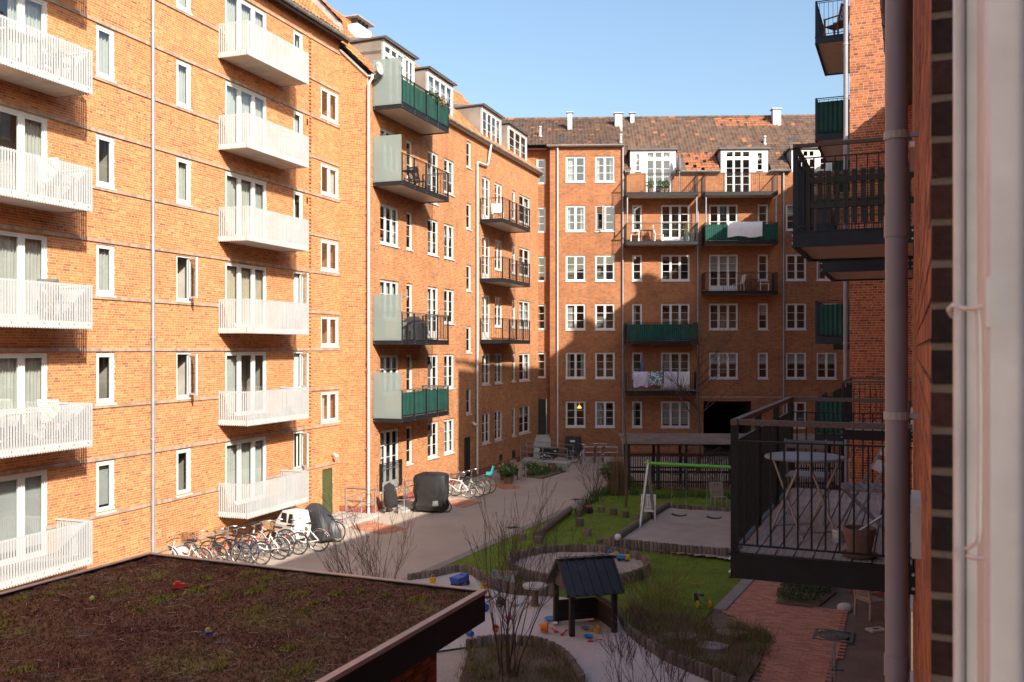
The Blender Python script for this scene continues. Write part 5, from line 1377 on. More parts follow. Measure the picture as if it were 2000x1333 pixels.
# ================================================================== BICYCLES
plain('tyre', (0.02, 0.02, 0.021), 0.8)
plain('chrome', (0.62, 0.62, 0.62), 0.25, metal=0.9, var=0.1)
plain('leather', (0.16, 0.075, 0.035), 0.55, var=0.2)
plain('plastic_black', (0.02, 0.02, 0.022), 0.45)
for n_, c_ in (('paint_black', (.015, .015, .017)), ('paint_white', (.72, .70, .66)), ('paint_silver', (.45, .46, .47)), ('paint_navy', (.02, .03, .09)), ('paint_grey_blue', (.12, .16, .21)),
               ('paint_green', (.03, .09, .06)), ('paint_cream', (.62, .55, .42)), ('paint_red', (.42, .02, .02)), ('paint_grey', (.16, .16, .16))):
    plain(n_, c_, .3, var=.08)
plain('wicker', (0.30, 0.17, 0.08), 0.8, var=0.3, scale=30, bmp=0.5)
_wheel = {}
def wheel(parent, x, r=.335, tyre='tyre'):
    if (r, tyre) not in _wheel:
        t = MB().torus((0, 0, 0), r, .019, 'y', 28, 6).mesh('wheel', tyre, True); q = MB().torus((0, 0, 0), r - .022, .009, 'y', 28, 4)
        q = q.mesh('rim', 'chrome', True); s = MB()
        for i in range(18):
            a = 2 * math.pi * i / 18; e = .02 if i % 2 else -.02; s.tube([(.016 * math.cos(a + 1), e, .016 * math.sin(a + 1)), ((r - .025) * math.cos(a), 0, (r - .025) * math.sin(a))], .0017, 3, False)
        s.tube([(0, -.05, 0), (0, .05, 0)], .02, 8); _wheel[(r, tyre)] = (t, q, s.mesh('spokes', 'chrome'))
    t, q, s = _wheel[(r, tyre)]; w = link('wheel', t, parent, (x, 0, r + .019)); link('rim', q, w); o = link('spokes', s, w); o['kind'] = 'stuff'
    return w
def bicycle(label, paint, loc, rz, style='step', basket=None, rack=True, seat='plastic_black', bars='swept', fender=True, childseat=None, group='bicycles parked against the walls', lean=.06, lamp=True):
    b = empty('bicycle', (*loc, 0), rz); b.rotation_euler = (lean, 0, rz); tag(b, label, 'bicycle', group)
    r = .335; zc = r + .019; RX, FX = -.50, .56; BB = (-.06, 0, .29); ST = (-.20, 0, .78); HT, HB = (.36, 0, .86), (.41, 0, .62)
    f = MB()
    f.tube([BB, ST], .017, 8)
    if style == 'step': f.tube([HB, (.22, 0, .40), (.05, 0, .31), BB], .021, 8).tube([(.385, 0, .72), (.16, 0, .47), (-.11, 0, .45)], .014, 8)
    else: f.tube([HB, BB], .019, 8).tube([(.375, 0, .80), (-.18, 0, .74)], .017, 8)
    f.tube([HT, HB], .021, 8)
    for y in (-.045, .045):
        f.tube([BB[:1] + (y * .6,) + BB[2:], (RX, y, zc)], .010, 6).tube([(ST[0] + .02, y * .5, .72), (RX, y, zc)], .009, 6)
        f.tube([(.415, y * .7, .60), (.44, y, .55), (FX, y, zc)], .012, 6)
    f.build('frame', paint, b, smooth=40)
    wheel(b, RX); wheel(b, FX)
    c = MB().torus((BB[0], .06, BB[2]), .085, .008, 'y', 16, 4).tube([(BB[0], .07, BB[2]), (BB[0] + .13, .07, BB[2] - .11)], .009, 5).tube([(BB[0], -.07, BB[2]), (BB[0] - .13, -.07, BB[2] + .11)], .009, 5)
    c.box(BB[0] + .09, BB[0] + .17, .075, .15, BB[2] - .125, BB[2] - .105).box(BB[0] - .17, BB[0] - .09, -.15, -.075, BB[2] + .1, BB[2] + .12)
    c.build('crankset', 'chrome', b)
    if fender:
        for x, a0, a1 in ((RX, .35, 2.75), (FX, .75, 2.9)):
            m = MB(); n = 10
            pts = [(x + (r + .035) * math.cos(a0 + (a1 - a0) * i / n), zc + (r + .035) * math.sin(a0 + (a1 - a0) * i / n)) for i in range(n + 1)]
            for (xa, za), (xb, zb) in zip(pts, pts[1:]): m.bar((xa, 0, za), (xb, 0, zb), .05, .006, (0, 1, 0)) if False else m.add([(xa, -.027, za), (xa, .027, za), (xb, .027, zb), (xb, -.027, zb)], [(0, 1, 2, 3)])
            m.build('mudguard', paint, b)
    s = MB().add([(-.33, -.075, .90), (-.33, .075, .90), (-.20, .06, .915), (-.06, .018, .91), (-.06, -.018, .91), (-.20, -.06, .915), (-.32, -.05, .85), (-.32, .05, .85), (-.08, .012, .875), (-.08, -.012, .875)],
                 [(0, 1, 2, 5), (2, 3, 4, 5), (0, 6, 7, 1), (1, 7, 8, 3, 2), (0, 5, 4, 9, 6), (3, 8, 9, 4), (6, 9, 8, 7)])
    so_ = s.build('saddle', seat, b, smooth=40); MB().tube([(-.19, 0, .76), (-.225, 0, .875)], .012, 6).build('seat_post', 'chrome', so_)
    h = MB().tube([HT, (.335, 0, .97), (.37, 0, 1.0)], .013, 6)
    if bars == 'swept': h.tube([(.16, -.31, 1.0), (.26, -.29, 1.03), (.36, -.17, 1.03), (.39, 0, 1.0), (.36, .17, 1.03), (.26, .29, 1.03), (.16, .31, 1.0)], .011, 6)
    else: h.tube([(.36, -.32, 1.0), (.40, 0, 1.0), (.36, .32, 1.0)], .012, 6)
    hb = h.build('handlebar', 'chrome', b, smooth=40)
    gx = .16 if bars == 'swept' else .36
    for y in (-1, 1): MB().tube([(gx - .005, y * .315, .998), (gx + .09 if bars == 'swept' else gx + .01, y * (.295 if bars == 'swept' else .22), 1.022 if bars == 'swept' else 1.0)], .016, 6).build('grip', seat, hb)
    if rack:
        k = MB(); z = zc + r + .075
        k.bar((RX - .2, -.05, z), (RX + .28, -.05, z), .009, .009).bar((RX - .2, .05, z), (RX + .28, .05, z), .009, .009)
        for x in (-.2, -.08, .04, .16): k.bar((RX + x, -.055, z), (RX + x, .055, z), .009, .009)
        for y in (-.055, .055): k.bar((RX + .0, y, zc + .02), (RX - .1, y, z), .009, .009)
        k.build('luggage_rack', 'plastic_black', b)
    MB().box(RX - .245, RX - .215, -.03, .03, zc + r - .02, zc + r + .035).build('rear_light', 'paint_red', b)
    if basket:
        q = MB(); x0, x1, z0, z1 = .42, .72, .76, 1.0
        if basket == 'wire':
            for z in np.linspace(z0, z1, 5): q.tube([(x0, -.19, z), (x1, -.19, z), (x1, .19, z), (x0, .19, z), (x0, -.19, z)], .004, 4, False)
            for i in range(8):
                y = -.19 + .38 * i / 7; q.tube([(x0, y, z1), (x0, y, z0), (x1, y, z0), (x1, y, z1)], .0035, 4, False)
            for i in range(6):
                x = x0 + (x1 - x0) * i / 5; q.tube([(x, -.19, z1), (x, -.19, z0), (x, .19, z0), (x, .19, z1)], .0035, 4, False)
            q.build('basket', 'plastic_black' if paint != 'paint_black' else 'chrome', b)
        else:
            q.box(x0, x1, -.19, -.175, z0, z1).box(x0, x1, .175, .19, z0, z1).box(x0, x0 + .015, -.175, .175, z0, z1).box(x1 - .015, x1, -.175, .175, z0, z1).box(x0, x1, -.19, .19, z0 - .015, z0)
            for z in (z0 + .06, z0 + .12, z0 + .18): q.box(x0 - .004, x1 + .004, -.194, .194, z, z + .012) if False else None
            q.build('basket', 'wicker', b)
    if childseat:
        q = MB().box(-.60, -.38, -.13, .13, .82, .86).add([(-.61, -.14, .84), (-.61, .14, .84), (-.57, .14, .84), (-.57, -.14, .84), (-.72, -.11, 1.22), (-.72, .11, 1.22), (-.68, .11, 1.23), (-.68, -.11, 1.23)], [tuple(f) for f in BOXF])
        q.box(-.60, -.40, -.15, -.13, .82, .96).box(-.60, -.40, .13, .15, .82, .96).build('child_seat', childseat, b)
    MB().tube([(BB[0] - .04, -.03, BB[2]), (BB[0] - .14, -.16, .02)], .008, 5).build('kickstand', 'chrome', b)
    return b
plain('turquoise', (0.03, 0.33, 0.36), .5)
def park(face, px, label, paint, out=1.65, dang=0.0, **kw):
    X, Y = G(*px); u, y = face.w2l(X, Y)
    # the rear wheel touches the measured point, the front wheel points to the wall
    ang = face.rot + math.pi / 2 + dang
    x0, y0 = X + .5 * math.cos(ang), Y + .5 * math.sin(ang)
    return bicycle(label, paint, (x0, y0), ang, **kw)
GB = 'bicycles parked along the white-balconied building'
park(FA, (392, 1118), 'silver bicycle half hidden behind the corner of the moss roof', 'paint_silver', group=GB, dang=.15, bars='flat')
park(FA, (425, 1112), 'grey ladies bicycle next to the moss roof, with chrome basket', 'paint_grey', group=GB, dang=-.05, basket='wire')
park(FA, (470, 1106), 'black step-through bicycle with thick frame tube nearest the moss roof', 'paint_black', group=GB, dang=.1)
park(FA, (487, 1101), 'grey-blue bicycle with black wire basket, behind the thick black one', 'paint_grey_blue', group=GB, dang=-.08, basket='wire')
park(FA, (509, 1104), 'dark navy bicycle with a red rear light in the middle of the row', 'paint_navy', group=GB, dang=.05)
park(FA, (545, 1094), 'white step-through bicycle with brown saddle in the middle of the row', 'paint_white', group=GB, dang=.12, seat='leather', bars='swept')
park(FA, (556, 1088), 'silver bicycle with wire basket squeezed behind the white step-through', 'paint_silver', group=GB, dang=-.05, basket='wire', style='diamond')
park(FA, (582, 1084), 'black city bicycle with navy skirt guard beside the cargo bike', 'paint_black', group=GB, dang=.05, basket='wicker')
park(FA, (622, 1078), 'white bicycle with broad front shield standing before the grey tarpaulin', 'paint_white', group=GB, dang=.3, style='step', rack=False)
park(FA, (655, 1060), 'dark bicycle poking out from under the grey tarpaulin', 'paint_grey', group=GB, dang=.15, basket='wire')
GB2 = 'bicycles parked along the sunlit wing'
park(FB, (915, 974), 'white sports bicycle beside the black covered scooter', 'paint_white', group=GB2, style='diamond', bars='flat', rack=False, dang=.12, fender=False)
park(FB, (932, 972), 'silver bicycle behind the white sports bicycle', 'paint_silver', group=GB2, basket='wire', dang=.0)
park(FB, (944, 968), 'black bicycle with a navy saddle second from the dark downpipe', 'paint_black', group=GB2, dang=.08, basket='wire')
park(FB, (955, 964), 'dark green bicycle with turquoise child seat by the dark downpipe', 'paint_green', group=GB2, childseat='turquoise')
park(FF, (1162, 905), 'black bicycle standing on end view at the far wall railing, left one', 'paint_black', group='bicycles at the far wall', dang=0.02)
park(FF, (1178, 905), 'grey bicycle with pale handlebar at the far wall railing, right one', 'paint_grey', group='bicycles at the far wall', dang=.0, bars='flat')
park(FF, (1134, 907), 'silver bicycle leaning beside the black box cargo bike', 'paint_silver', group='bicycles at the far wall', dang=-.2)

# cargo bikes and covered vehicles
def cloth_blob(name, label, cat, loc, rz, prof, mat, seed=1, ridges=7, amp=.03):
    """a draped cover: rings of given half sizes (z, half length, half width, offset) with folds running down"""
    rn = random.Random(seed); m = MB(); n = 30; k = 0
    for (z, hx, hy, ox) in prof:
        for j in range(n):
            a = 2 * math.pi * j / n; c, s = math.cos(a), math.sin(a); e = 0.62
            f0 = rn.uniform(-.03, .03); x = hx * math.copysign(abs(c) ** e, c); y = hy * math.copysign(abs(s) ** e, s)
            f = 1 + amp * (1.6 - z) * (math.sin(a * ridges + seed) + .6 * math.sin(a * (ridges * 2 + 1) + z * 3)) + rn.uniform(-.028, .028)
            m.v.append((ox + x * f, y * f, z + rn.uniform(-.012, .012)))
    for i in range(len(prof) - 1):
        for j in range(n): a = i * n + j; b = i * n + (j + 1) % n; m.f.append((a, b, b + n, a + n))
    m.f.append(tuple((len(prof) - 1) * n + j for j in range(n)))
    e = empty(name, (*loc, 0), rz); tag(e, label, cat)
    m.build('cover', mat, e, smooth=24)
    return e
plain('tarp_black', (0.018, 0.018, 0.019), 0.42, var=0.25, scale=4, bmp=0.25, bscale=9)
plain('tarp_grey', (0.034, 0.034, 0.038), 0.5, var=0.25, scale=4, bmp=0.3, bscale=9)
c = cloth_blob('covered_scooter', 'vehicle under a shiny black cover standing by the light well', 'covered scooter', G(843, 1000), FB.rot + R(95), [(.10, .60, .34, 0), (.3, .68, .41, 0), (.5, .64, .37, 0), (.8, .70, .40, 0), (1.05, .69, .40, 0), (1.3, .70, .39, 0), (1.46, .66, .36, -.03), (1.54, .5, .26, -.1), (1.56, .3, .14, -.1)], 'tarp_black', 5, 9, .085)
w = wheel(c, -.62, .2); w = wheel(c, .5, .2)
cb = empty('cargo_bike', (*G(570, 1062), 0), FA.rot + R(68)); cb.scale = (.82, .82, .82); tag(cb, 'white cargo bike with a rain hood and side windows next to the grey tarpaulin', 'cargo bike')
m = MB(); prof = [(-.75, .42, .30, .42), (.35, .42, .30, .42)]
m.add([(-.7, -.33, .30), (.45, -.33, .30), (.45, .33, .30), (-.7, .33, .30), (-.72, -.42, .82), (.6, -.42, .82), (.6, .42, .82), (-.72, .42, .82)], [tuple(f) for f in BOXF]).build('box', 'paint_white', cb)
m = MB().add([(-.72, -.40, .825), (.6, -.40, .825), (.6, .40, .825), (-.72, .40, .825), (-.62, -.33, 1.38), (.15, -.33, 1.36), (.15, .33, 1.36), (-.62, .33, 1.38)], [tuple(f) for f in BOXF]).build('rain_hood', 'paint_white', cb)
for s in (-1, 1):
    for xa, xb in ((-.60, -.28), (-.20, .22)): 
        MB().add([(xa, s * .40, .92), (xb, s * .40, .92), (xb - .05, s * .352, 1.28), (xa + .04, s * .352, 1.28)], [(0, 1, 2, 3)]).build('hood_window', 'plastic_black', m)
for y in (-.5, .5):
    w = wheel(cb, .1, .26); w.location.y = y * .92
wheel(cb, -1.25, .335)
MB().tube([(-.7, 0, .45), (-1.1, 0, .35), (-1.25, 0, .35)], .025, 8).tube([(-1.05, 0, .4), (-1.2, 0, .95)], .02, 8).tube([(-.75, -.3, 1.08), (-.8, 0, 1.05), (-.75, .3, 1.08)], .012, 6).tube([(-.7, 0, .5), (-.78, 0, 1.05)], .018, 6).build('frame', 'paint_silver', cb)
MB().ball((-1.22, 0, .98), .12, 10, 6, (1.1, .7, .3)).build('saddle', 'plastic_black', cb, smooth=True)
c = ct = cloth_blob('tarpaulin', 'crumpled dark grey tarpaulin draped over a cargo bike by the green door', 'tarpaulin', G(622, 1056), FA.rot + R(70), [(.18, 1.0, .50, 0), (.45, .95, .48, 0), (.75, .85, .44, .05), (1.0, .70, .38, .1), (1.25, .45, .28, .15), (1.42, .2, .14, .2)], 'tarp_grey', 9, 5, .07)
ct.scale = (.84, .84, .86)
# far cargo bikes
cb2 = empty('cargo_bike', (*G(1120, 895), 0), FF.rot + R(80)); tag(cb2, 'black box cargo bike with tall hood against the far wall', 'cargo bike')
MB().add([(-.5, -.4, .25), (.5, -.4, .25), (.5, .4, .25), (-.5, .4, .25), (-.45, -.42, 1.28), (.35, -.42, 1.28), (.35, .42, 1.28), (-.45, .42, 1.28)], [tuple(f) for f in BOXF]).build('box', 'tarp_black', cb2)
MB().box(-.508, -.5, -.16, .12, .98, 1.1).build('sticker', 'paint_white', cb2)
for y in (-.46, .46): wheel(cb2, .1, .26).location.y = y
wheel(cb2, -1.1); MB().tube([(-.5, 0, .4), (-1.1, 0, .35)], .025, 8).tube([(-.9, 0, .4), (-1.05, 0, .95)], .02, 8).build('frame', 'paint_black', cb2)
cb3 = empty('cargo_bike', (*G(1085, 905), 0), FF.rot + R(180)); tag(cb3, 'cargo bike with a black and white flowered box behind the ramp railing', 'cargo bike')
m, nt, p, out = nodes_of('flower_print'); v = tc(nt, 'Object'); vo = nt.nodes.new('ShaderNodeTexVoronoi'); nt.links.new(v, vo.inputs['Vector']); vo.inputs['Scale'].default_value = 5.5
q = ramp(nt, [(0, (.75, .75, .75)), (.30, (.70, .7, .7)), (.36, (.02, .02, .02)), (1, (.015, .015, .015))]); nt.links.new(vo.outputs['Distance'], q.inputs[0]); nt.links.new(q.outputs[0], p.inputs['Base Color']); p.inputs['Roughness'].default_value = .5
MB().add([(-.1, -.3, .28), (.85, -.3, .28), (.85, .3, .28), (-.1, .3, .28), (-.2, -.36, .86), (.95, -.36, .86), (.95, .36, .86), (-.2, .36, .86)], [tuple(f) for f in BOXF]).build('box', 'flower_print', cb3)
wheel(cb3, -1.0); w = wheel(cb3, .4, .25); w.location.y = -.42; w = wheel(cb3, .4, .25); w.location.y = .42
MB().tube([(-.1, 0, .4), (-.5, 0, .35), (-1.0, 0, .35)], .022, 8).tube([(-.55, 0, .4), (-.7, 0, .85)], .018, 6).tube([(-.1, -.3, .95), (-.2, 0, .95), (-.1, .3, .95)], .012, 6).build('frame', 'paint_black', cb3)
# folded stroller with a rain cover, leaning by the light well
stl = empty('stroller', (*G(762, 1006), 0), FB.rot + R(20)); tag(stl, 'folded stroller in a grey cover with an orange basket by the downpipe', 'stroller')
m = MB(); n = 14
for i, (t, wd, hh) in enumerate(((0, .10, .06), (.10, .27, .13), (.35, .29, .17), (.6, .27, .14), (.95, .25, .10), (1.22, .20, .06), (1.34, .05, .03))):
    for j in range(n):
        a = 2 * math.pi * j / n; m.v.append((.42 - t * .55 + hh * math.sin(a) * .8, wd * math.cos(a), .22 + t * .78 + hh * math.sin(a) * .55))
for i in range(6):
    for j in range(n): a = i * n + j; b = i * n + (j + 1) % n; m.f.append((a, b, b + n, a + n))
m.build('cover', 'tarp_grey', stl, smooth=True)
plain('orange_cloth', (.62, .12, .02), .7)
MB().box(.28, .62, -.18, .18, .26, .48).build('basket', 'orange_cloth', stl)
for x, y in ((.30, -.26), (.30, .26), (.72, -.2), (.72, .2)): wheel(stl, x, .11).location.y = y
MB().tube([(.3, -.24, .13), (.72, -.18, .13), (-.2, -.2, 1.0)], .012, 6).tube([(.3, .24, .13), (.72, .18, .13), (-.2, .2, 1.0)], .012, 6).build('frame', 'galvanised', stl)

# ================================================================== RAILINGS, LIGHT WELLS, RAMPS
def rail_run(name, label, pts, h=.95, parent=None, n_mid=1, z0=0.0, mat='galvanised'):
    e = empty(name, (*pts[0], z0)); tag(e, label, 'railing')
    o = Vector((*pts[0], 0)); P = [Vector((*p, 0)) - o for p in pts]
    up = Vector((0, 0, 1))
    for z in [h] + [h * (i + 1) / (n_mid + 1) for i in range(n_mid)]:
        MB().tube([tuple(p + up * z) for p in P], .021, 8).build('rail', mat, e, smooth=40)
    for a, b in zip(P, P[1:]):
        k = max(1, round((b - a).length / 1.3))
        for i in range(k + 1):
            if i == 0 and a is not P[0]: continue
            q = a.lerp(b, i / k); MB().tube([tuple(q), tuple(q + up * h)], .021, 8).build('post', mat, e, smooth=40)
    return e
def off(face, u, y): return face.l2w(u, y)
ug = FA.u(629.5)
# landing by the green door
pl_ = [off(FA, ug - 1.2, -.02), off(FA, ug + 1.35, -.02), off(FA, ug + 1.35, -1.75), off(FA, ug - 1.2, -1.75)]
structure(MB().prism(pl_, -.02, .09).build('landing', 'concrete'))
rail_run('railing', 'galvanised railing round the landing at the green door', [off(FA, ug - 1.0, -1.6), off(FA, ug + 1.25, -1.6), off(FA, ug + 1.25, -.3)], .95, z0=.09)
ub = cB['a'][0]
lw_ = [off(FB, ub + .0, -.12), off(FB, ub + .0, -1.05), off(FB, ub + 2.1, -1.05), off(FB, ub + 2.1, -.12)]
rail_run('railing', 'galvanised railing round the light well below the French window', lw_, .95)
structure(MB().prism([off(FB, ub - .1, -.02), off(FB, ub + 2.2, -.02), off(FB, ub + 2.2, -1.15), off(FB, ub - .1, -1.15)], -.02, .07).build('light_well_curb', 'concrete'))
MB().box(ub + .2, ub + 1.4, -.012, .01, .06, .30).build('cellar_window', 'door_black', Bd)
# ramp and railings before the recessed far door
r0, r1, r2, r3 = G(1018, 906), G(1110, 915), G(1116, 908), G(1030, 900)
structure(MB().prism([r0, r1, r2, r3], -.02, .22).build('ramp', 'concrete'))
rail_run('railing', 'near galvanised railing of the ramp by the flower bed', [G(1017, 908), G(1060, 911.5), G(1108, 916)], .98, n_mid=2, z0=.1)
rail_run('railing', 'rear galvanised railing of the ramp before the grey steps', [G(1029, 899), G(1073, 902), G(1119, 908)], .98, n_mid=2, z0=.1)
rail_run('railing', 'low galvanised rail along the foot of the far wall', [FF.l2w(FF.u(1138), -.5), FF.l2w(FF.u(1205), -.5)], .62, n_mid=1, z0=.0)

# ================================================================== CHAIRS, TABLES
plain('teak_grey', (0.33, 0.27, 0.235), 0.75, var=0.25, scale=6, bmp=0.3, stretch=(2, 2, 8))
plain('paint_bluegrey', (0.26, 0.27, 0.30), 0.5, var=0.1)
plain('teak', (0.23, 0.11, 0.05), 0.6, var=0.25)
def garden_chair(label, loc, rz, mat='teak_grey', z=0.0, group=None, parent=None, slats=8, arms=True, cat='chair'):
    e = empty('garden_chair', (*loc, z), rz); tag(e, label, cat, group)
    for x, y in ((-.25, -.23), (.25, -.23)): MB().box(x - .022, x + .022, y - .022, y + .022, 0, .64 if arms else .43).build('leg', mat, e)
    for x in (-.25, .25): MB().bar((x, .24, 0), (x, .22, .44), .044, .044).bar((x, .22, .44), (x, .36, .98), .044, .04).build('leg', mat, e)
    for i in range(7): y = -.24 + i * .075; MB().box(-.25, .25, y, y + .055, .42, .44).build('seat_slat', mat, e)
    for i in range(slats):
        x = -.20 + .40 * i / (slats - 1); MB().bar((x, .235, .50), (x, .345, .93), .032, .014, (0, 1, 0)).build('back_slat', mat, e)
    MB().bar((-.27, .35, .95), (.27, .35, .95), .03, .06).bar((-.25, .23, .49), (.25, .23, .49), .025, .05).build('back_rail', mat, e)
    if arms:
        for x in (-.25, .25): MB().box(x - .03, x + .03, -.27, .30, .64, .665).build('armrest', mat, e)
    return e
garden_chair('weathered grey armchair on the soil below the near balcony', G(1700, 1205), R(112))
garden_chair('pale wooden armchair seen from behind at the swing frame', G(1266, 1020), R(-10), 'paint_white')
garden_chair('wooden garden chair turned away behind the swing pit', G(1404, 991), R(8), 'teak_grey', arms=False)
garden_chair('pale wooden armchair beside the potted flowers and the ramp', G(1014, 938), R(60), 'teak_grey')
def fold_chair(label, parent_loc, rz, z, mat='paint_bluegrey'):
    e = empty('folding_chair', (*parent_loc, z), rz); tag(e, label, 'chair', 'folding chairs on the near balcony')
    for x in (-.19, .19):
        MB().bar((x, -.22, 0), (x, .22, .82), .022, .012, (1, 0, 0)).build('leg', mat, e); MB().bar((x * .9, .24, 0), (x * .9, -.20, .45), .022, .012, (1, 0, 0)).build('leg', mat, e)
    for i in range(5): y = -.21 + i * .085; MB().box(-.19, .19, y, y + .066, .445, .46).build('seat_slat', mat, e)
    for z2 in (.60, .73): MB().add([(-.2, .10 + (z2 - .6) * .52, z2), (.2, .10 + (z2 - .6) * .52, z2), (.2, .15 + (z2 - .6) * .52, z2 + .085), (-.2, .15 + (z2 - .6) * .52, z2 + .085), (-.2, .115 + (z2 - .6) * .52, z2), (.2, .115 + (z2 - .6) * .52, z2), (.2, .165 + (z2 - .6) * .52, z2 + .085), (-.2, .165 + (z2 - .6) * .52, z2 + .085)],
                                   [(0, 1, 2, 3), (7, 6, 5, 4), (0, 4, 5, 1), (3, 2, 6, 7), (0, 3, 7, 4), (1, 5, 6, 2)]).build('back_slat', mat, e)
    return e
zf = 4.52 + .21 + .01
def onR(s, q): return FR.l2w(-s, -q)
fr_ = FR.rot
fold_chair('blue-grey folding chair facing the round table on the near balcony', onR(9.75, .98), fr_ + R(-90) + R(0), zf)
fold_chair('blue-grey folding chair by the wall on the near balcony', onR(9.1, .42), fr_ + R(15), zf)
tb = empty('bistro_table', (*onR(8.95, .93), zf), fr_ + R(40)); tag(tb, 'round blue-grey bistro table with crossed legs on the near balcony', 'table')
MB().lathe([(.0, .0), (.345, 0), (.355, .008), (.355, .02), (.345, .028), (0, .03)], (0, 0, .70), 36, False).build('table_top', 'paint_bluegrey', tb, smooth=30)
for s in (-1, 1):
    MB().bar((-.24, s * .20, 0), (.24, s * .20, .70), .022, .012, (0, 1, 0)).build('leg', 'paint_bluegrey', tb); MB().bar((.24, s * .18, 0), (-.24, s * .18, .70), .022, .012, (0, 1, 0)).build('leg', 'paint_bluegrey', tb)
for x in (-.2, .2): MB().bar((x, -.2, .06), (x, .2, .06), .015, .012).build('stretcher', 'paint_bluegrey', tb)
plain('terracotta', (.20, .13, .10), .85, var=.2, bmp=.2)
def pot(label, loc, z, r=.13, h=.22, mat='terracotta', saucer=True):
    e = empty('flower_pot', (*loc, z)); tag(e, label, 'flower pot')
    MB().lathe([(r * .68, 0), (r * .93, h * .78), (r, h * .78), (r, h), (r * .9, h), (r * .86, h * .85), (0.001, h * .84)], (0, 0, .02 if saucer else 0), 20, False).build('pot', mat, e, smooth=35)
    if saucer: MB().lathe([(r * .9, 0), (r * 1.15, .03), (r * 1.1, .032), (r * .85, .012)], (0, 0, 0), 20).build('saucer', mat, e, smooth=35)
    return e
pp = pot('clay pot and saucer with a metal trowel on the near balcony floor', onR(8.2, .42), zf)
MB().tube([(-.02, .0, .2), (.16, -.10, .36)], .012, 6).build('trowel', 'galvanised', pp)
tn = MB().lathe([(.055, 0), (.055, .10), (.05, .11)], (0, 0, 0), 16).torus((0, 0, .04), .055, .004, 'z', 18, 4).torus((0, 0, .085), .055, .004, 'z', 18, 4).build('tin_can', 'galvanised', None, smooth=40, loc=(*onR(8.75, .62), zf)); tag(tn, 'small ribbed tin can on the floor of the near balcony', 'tin can')
# picket planter along the front of the upper near balcony
plain('olive_paint', (.045, .05, .035), .6, var=.2)
pk = empty('picket_bench', (*onR(12.72, 0), 7.75 + .21), FR.rot); tag(pk, 'dark olive slatted bench back along the near end of the upper balcony', 'bench')
for i in range(12): MB().box(-.02, .02, -1.25 + i * .105, -1.25 + i * .105 + .06, .1, .78).build('slat', 'olive_paint', pk)
MB().box(.021, .045, -1.28, .0, .62, .70).box(.021, .045, -1.28, .0, .3, .38).build('cross_rail', 'olive_paint', pk)
for y in (-1.26, -.06): MB().box(-.3, .05, y - .025, y + .025, 0, .82).build('end_frame', 'olive_paint', pk)
MB().box(-.45, -.02, -1.24, -.05, .38, .41).build('seat', 'olive_paint', pk)
# chair on the topmost balcony of the tall wing
garden_chair('brown slatted wooden chair on the topmost balcony', FS.l2w(-3.75, -.6), FS.rot + R(-30), 'teak', 15.55 + .21)
# things on the far balconies
def tpl(face, u, y): return face.l2w(u, y)
zA = 12.5 + .21
f1a, f1b = FF.u(1223, dd), FF.u(1364, dd)
for i, (u, lab) in enumerate(((f1a + .55, 'white chair left of the wooden table on the far balcony'), (f1a + 1.95, 'white chair right of the wooden table on the far balcony'))):
    garden_chair(lab, tpl(FF, u, -.6), FF.rot + R(90 if i else -90), 'paint_white', zA, arms=False)
t = empty('balcony_table', (*tpl(FF, f1a + 1.25, -.65), zA), FF.rot); tag(t, 'small wooden table between two white chairs on the far balcony', 'table')
MB().box(-.36, .36, -.3, .3, .68, .71).build('table_top', 'teak', t)
for x in (-.32, .32):
    for y in (-.26, .26): MB().box(x - .02, x + .02, y - .02, y + .02, 0, .68).build('leg', 'teak', t)
plain('planter_grey', (.05, .055, .06), .6)
# parasols
def parasol(label, loc, z, h, mat):
    e = empty('parasol', (*loc, z)); tag(e, label, 'parasol')
    MB().tube([(0, 0, 0), (0, 0, h)], .02, 8).build('pole', 'galvanised', e)
    m = MB(); n = 12; P = [(.03, h + .02), (.07, h - .15), (.11, h - .55), (.14, h - .95), (.09, h - 1.0)]
    for r_, zz in P:
        for j in range(n): a = 2 * math.pi * j / n; q = r_ * (1.0 if j % 2 else .72); m.v.append((q * math.cos(a), q * math.sin(a), zz))
    for i in range(len(P) - 1):
        for j in range(n): a = i * n + j; b = i * n + (j + 1) % n; m.f.append((a, b, b + n, a + n))
    m.build('folded_canopy', mat, e, smooth=True); MB().box(-.2, .2, -.2, .2, 0, .06).build('base', 'concrete', e); return e
plain('cloth_slate', (.13, .14, .17), .85); plain('cloth_blue', (.10, .12, .30), .85)
parasol('folded slate grey parasol on the top far balcony beside the dormer', tpl(FF, FF.u(1327, .6), -.6), 15.55, 2.35, 'cloth_slate')
parasol('folded blue parasol on the laundry balcony', tpl(FF, FF.u(1254.5, .9), -.9), 4.0, 2.1, 'cloth_blue')
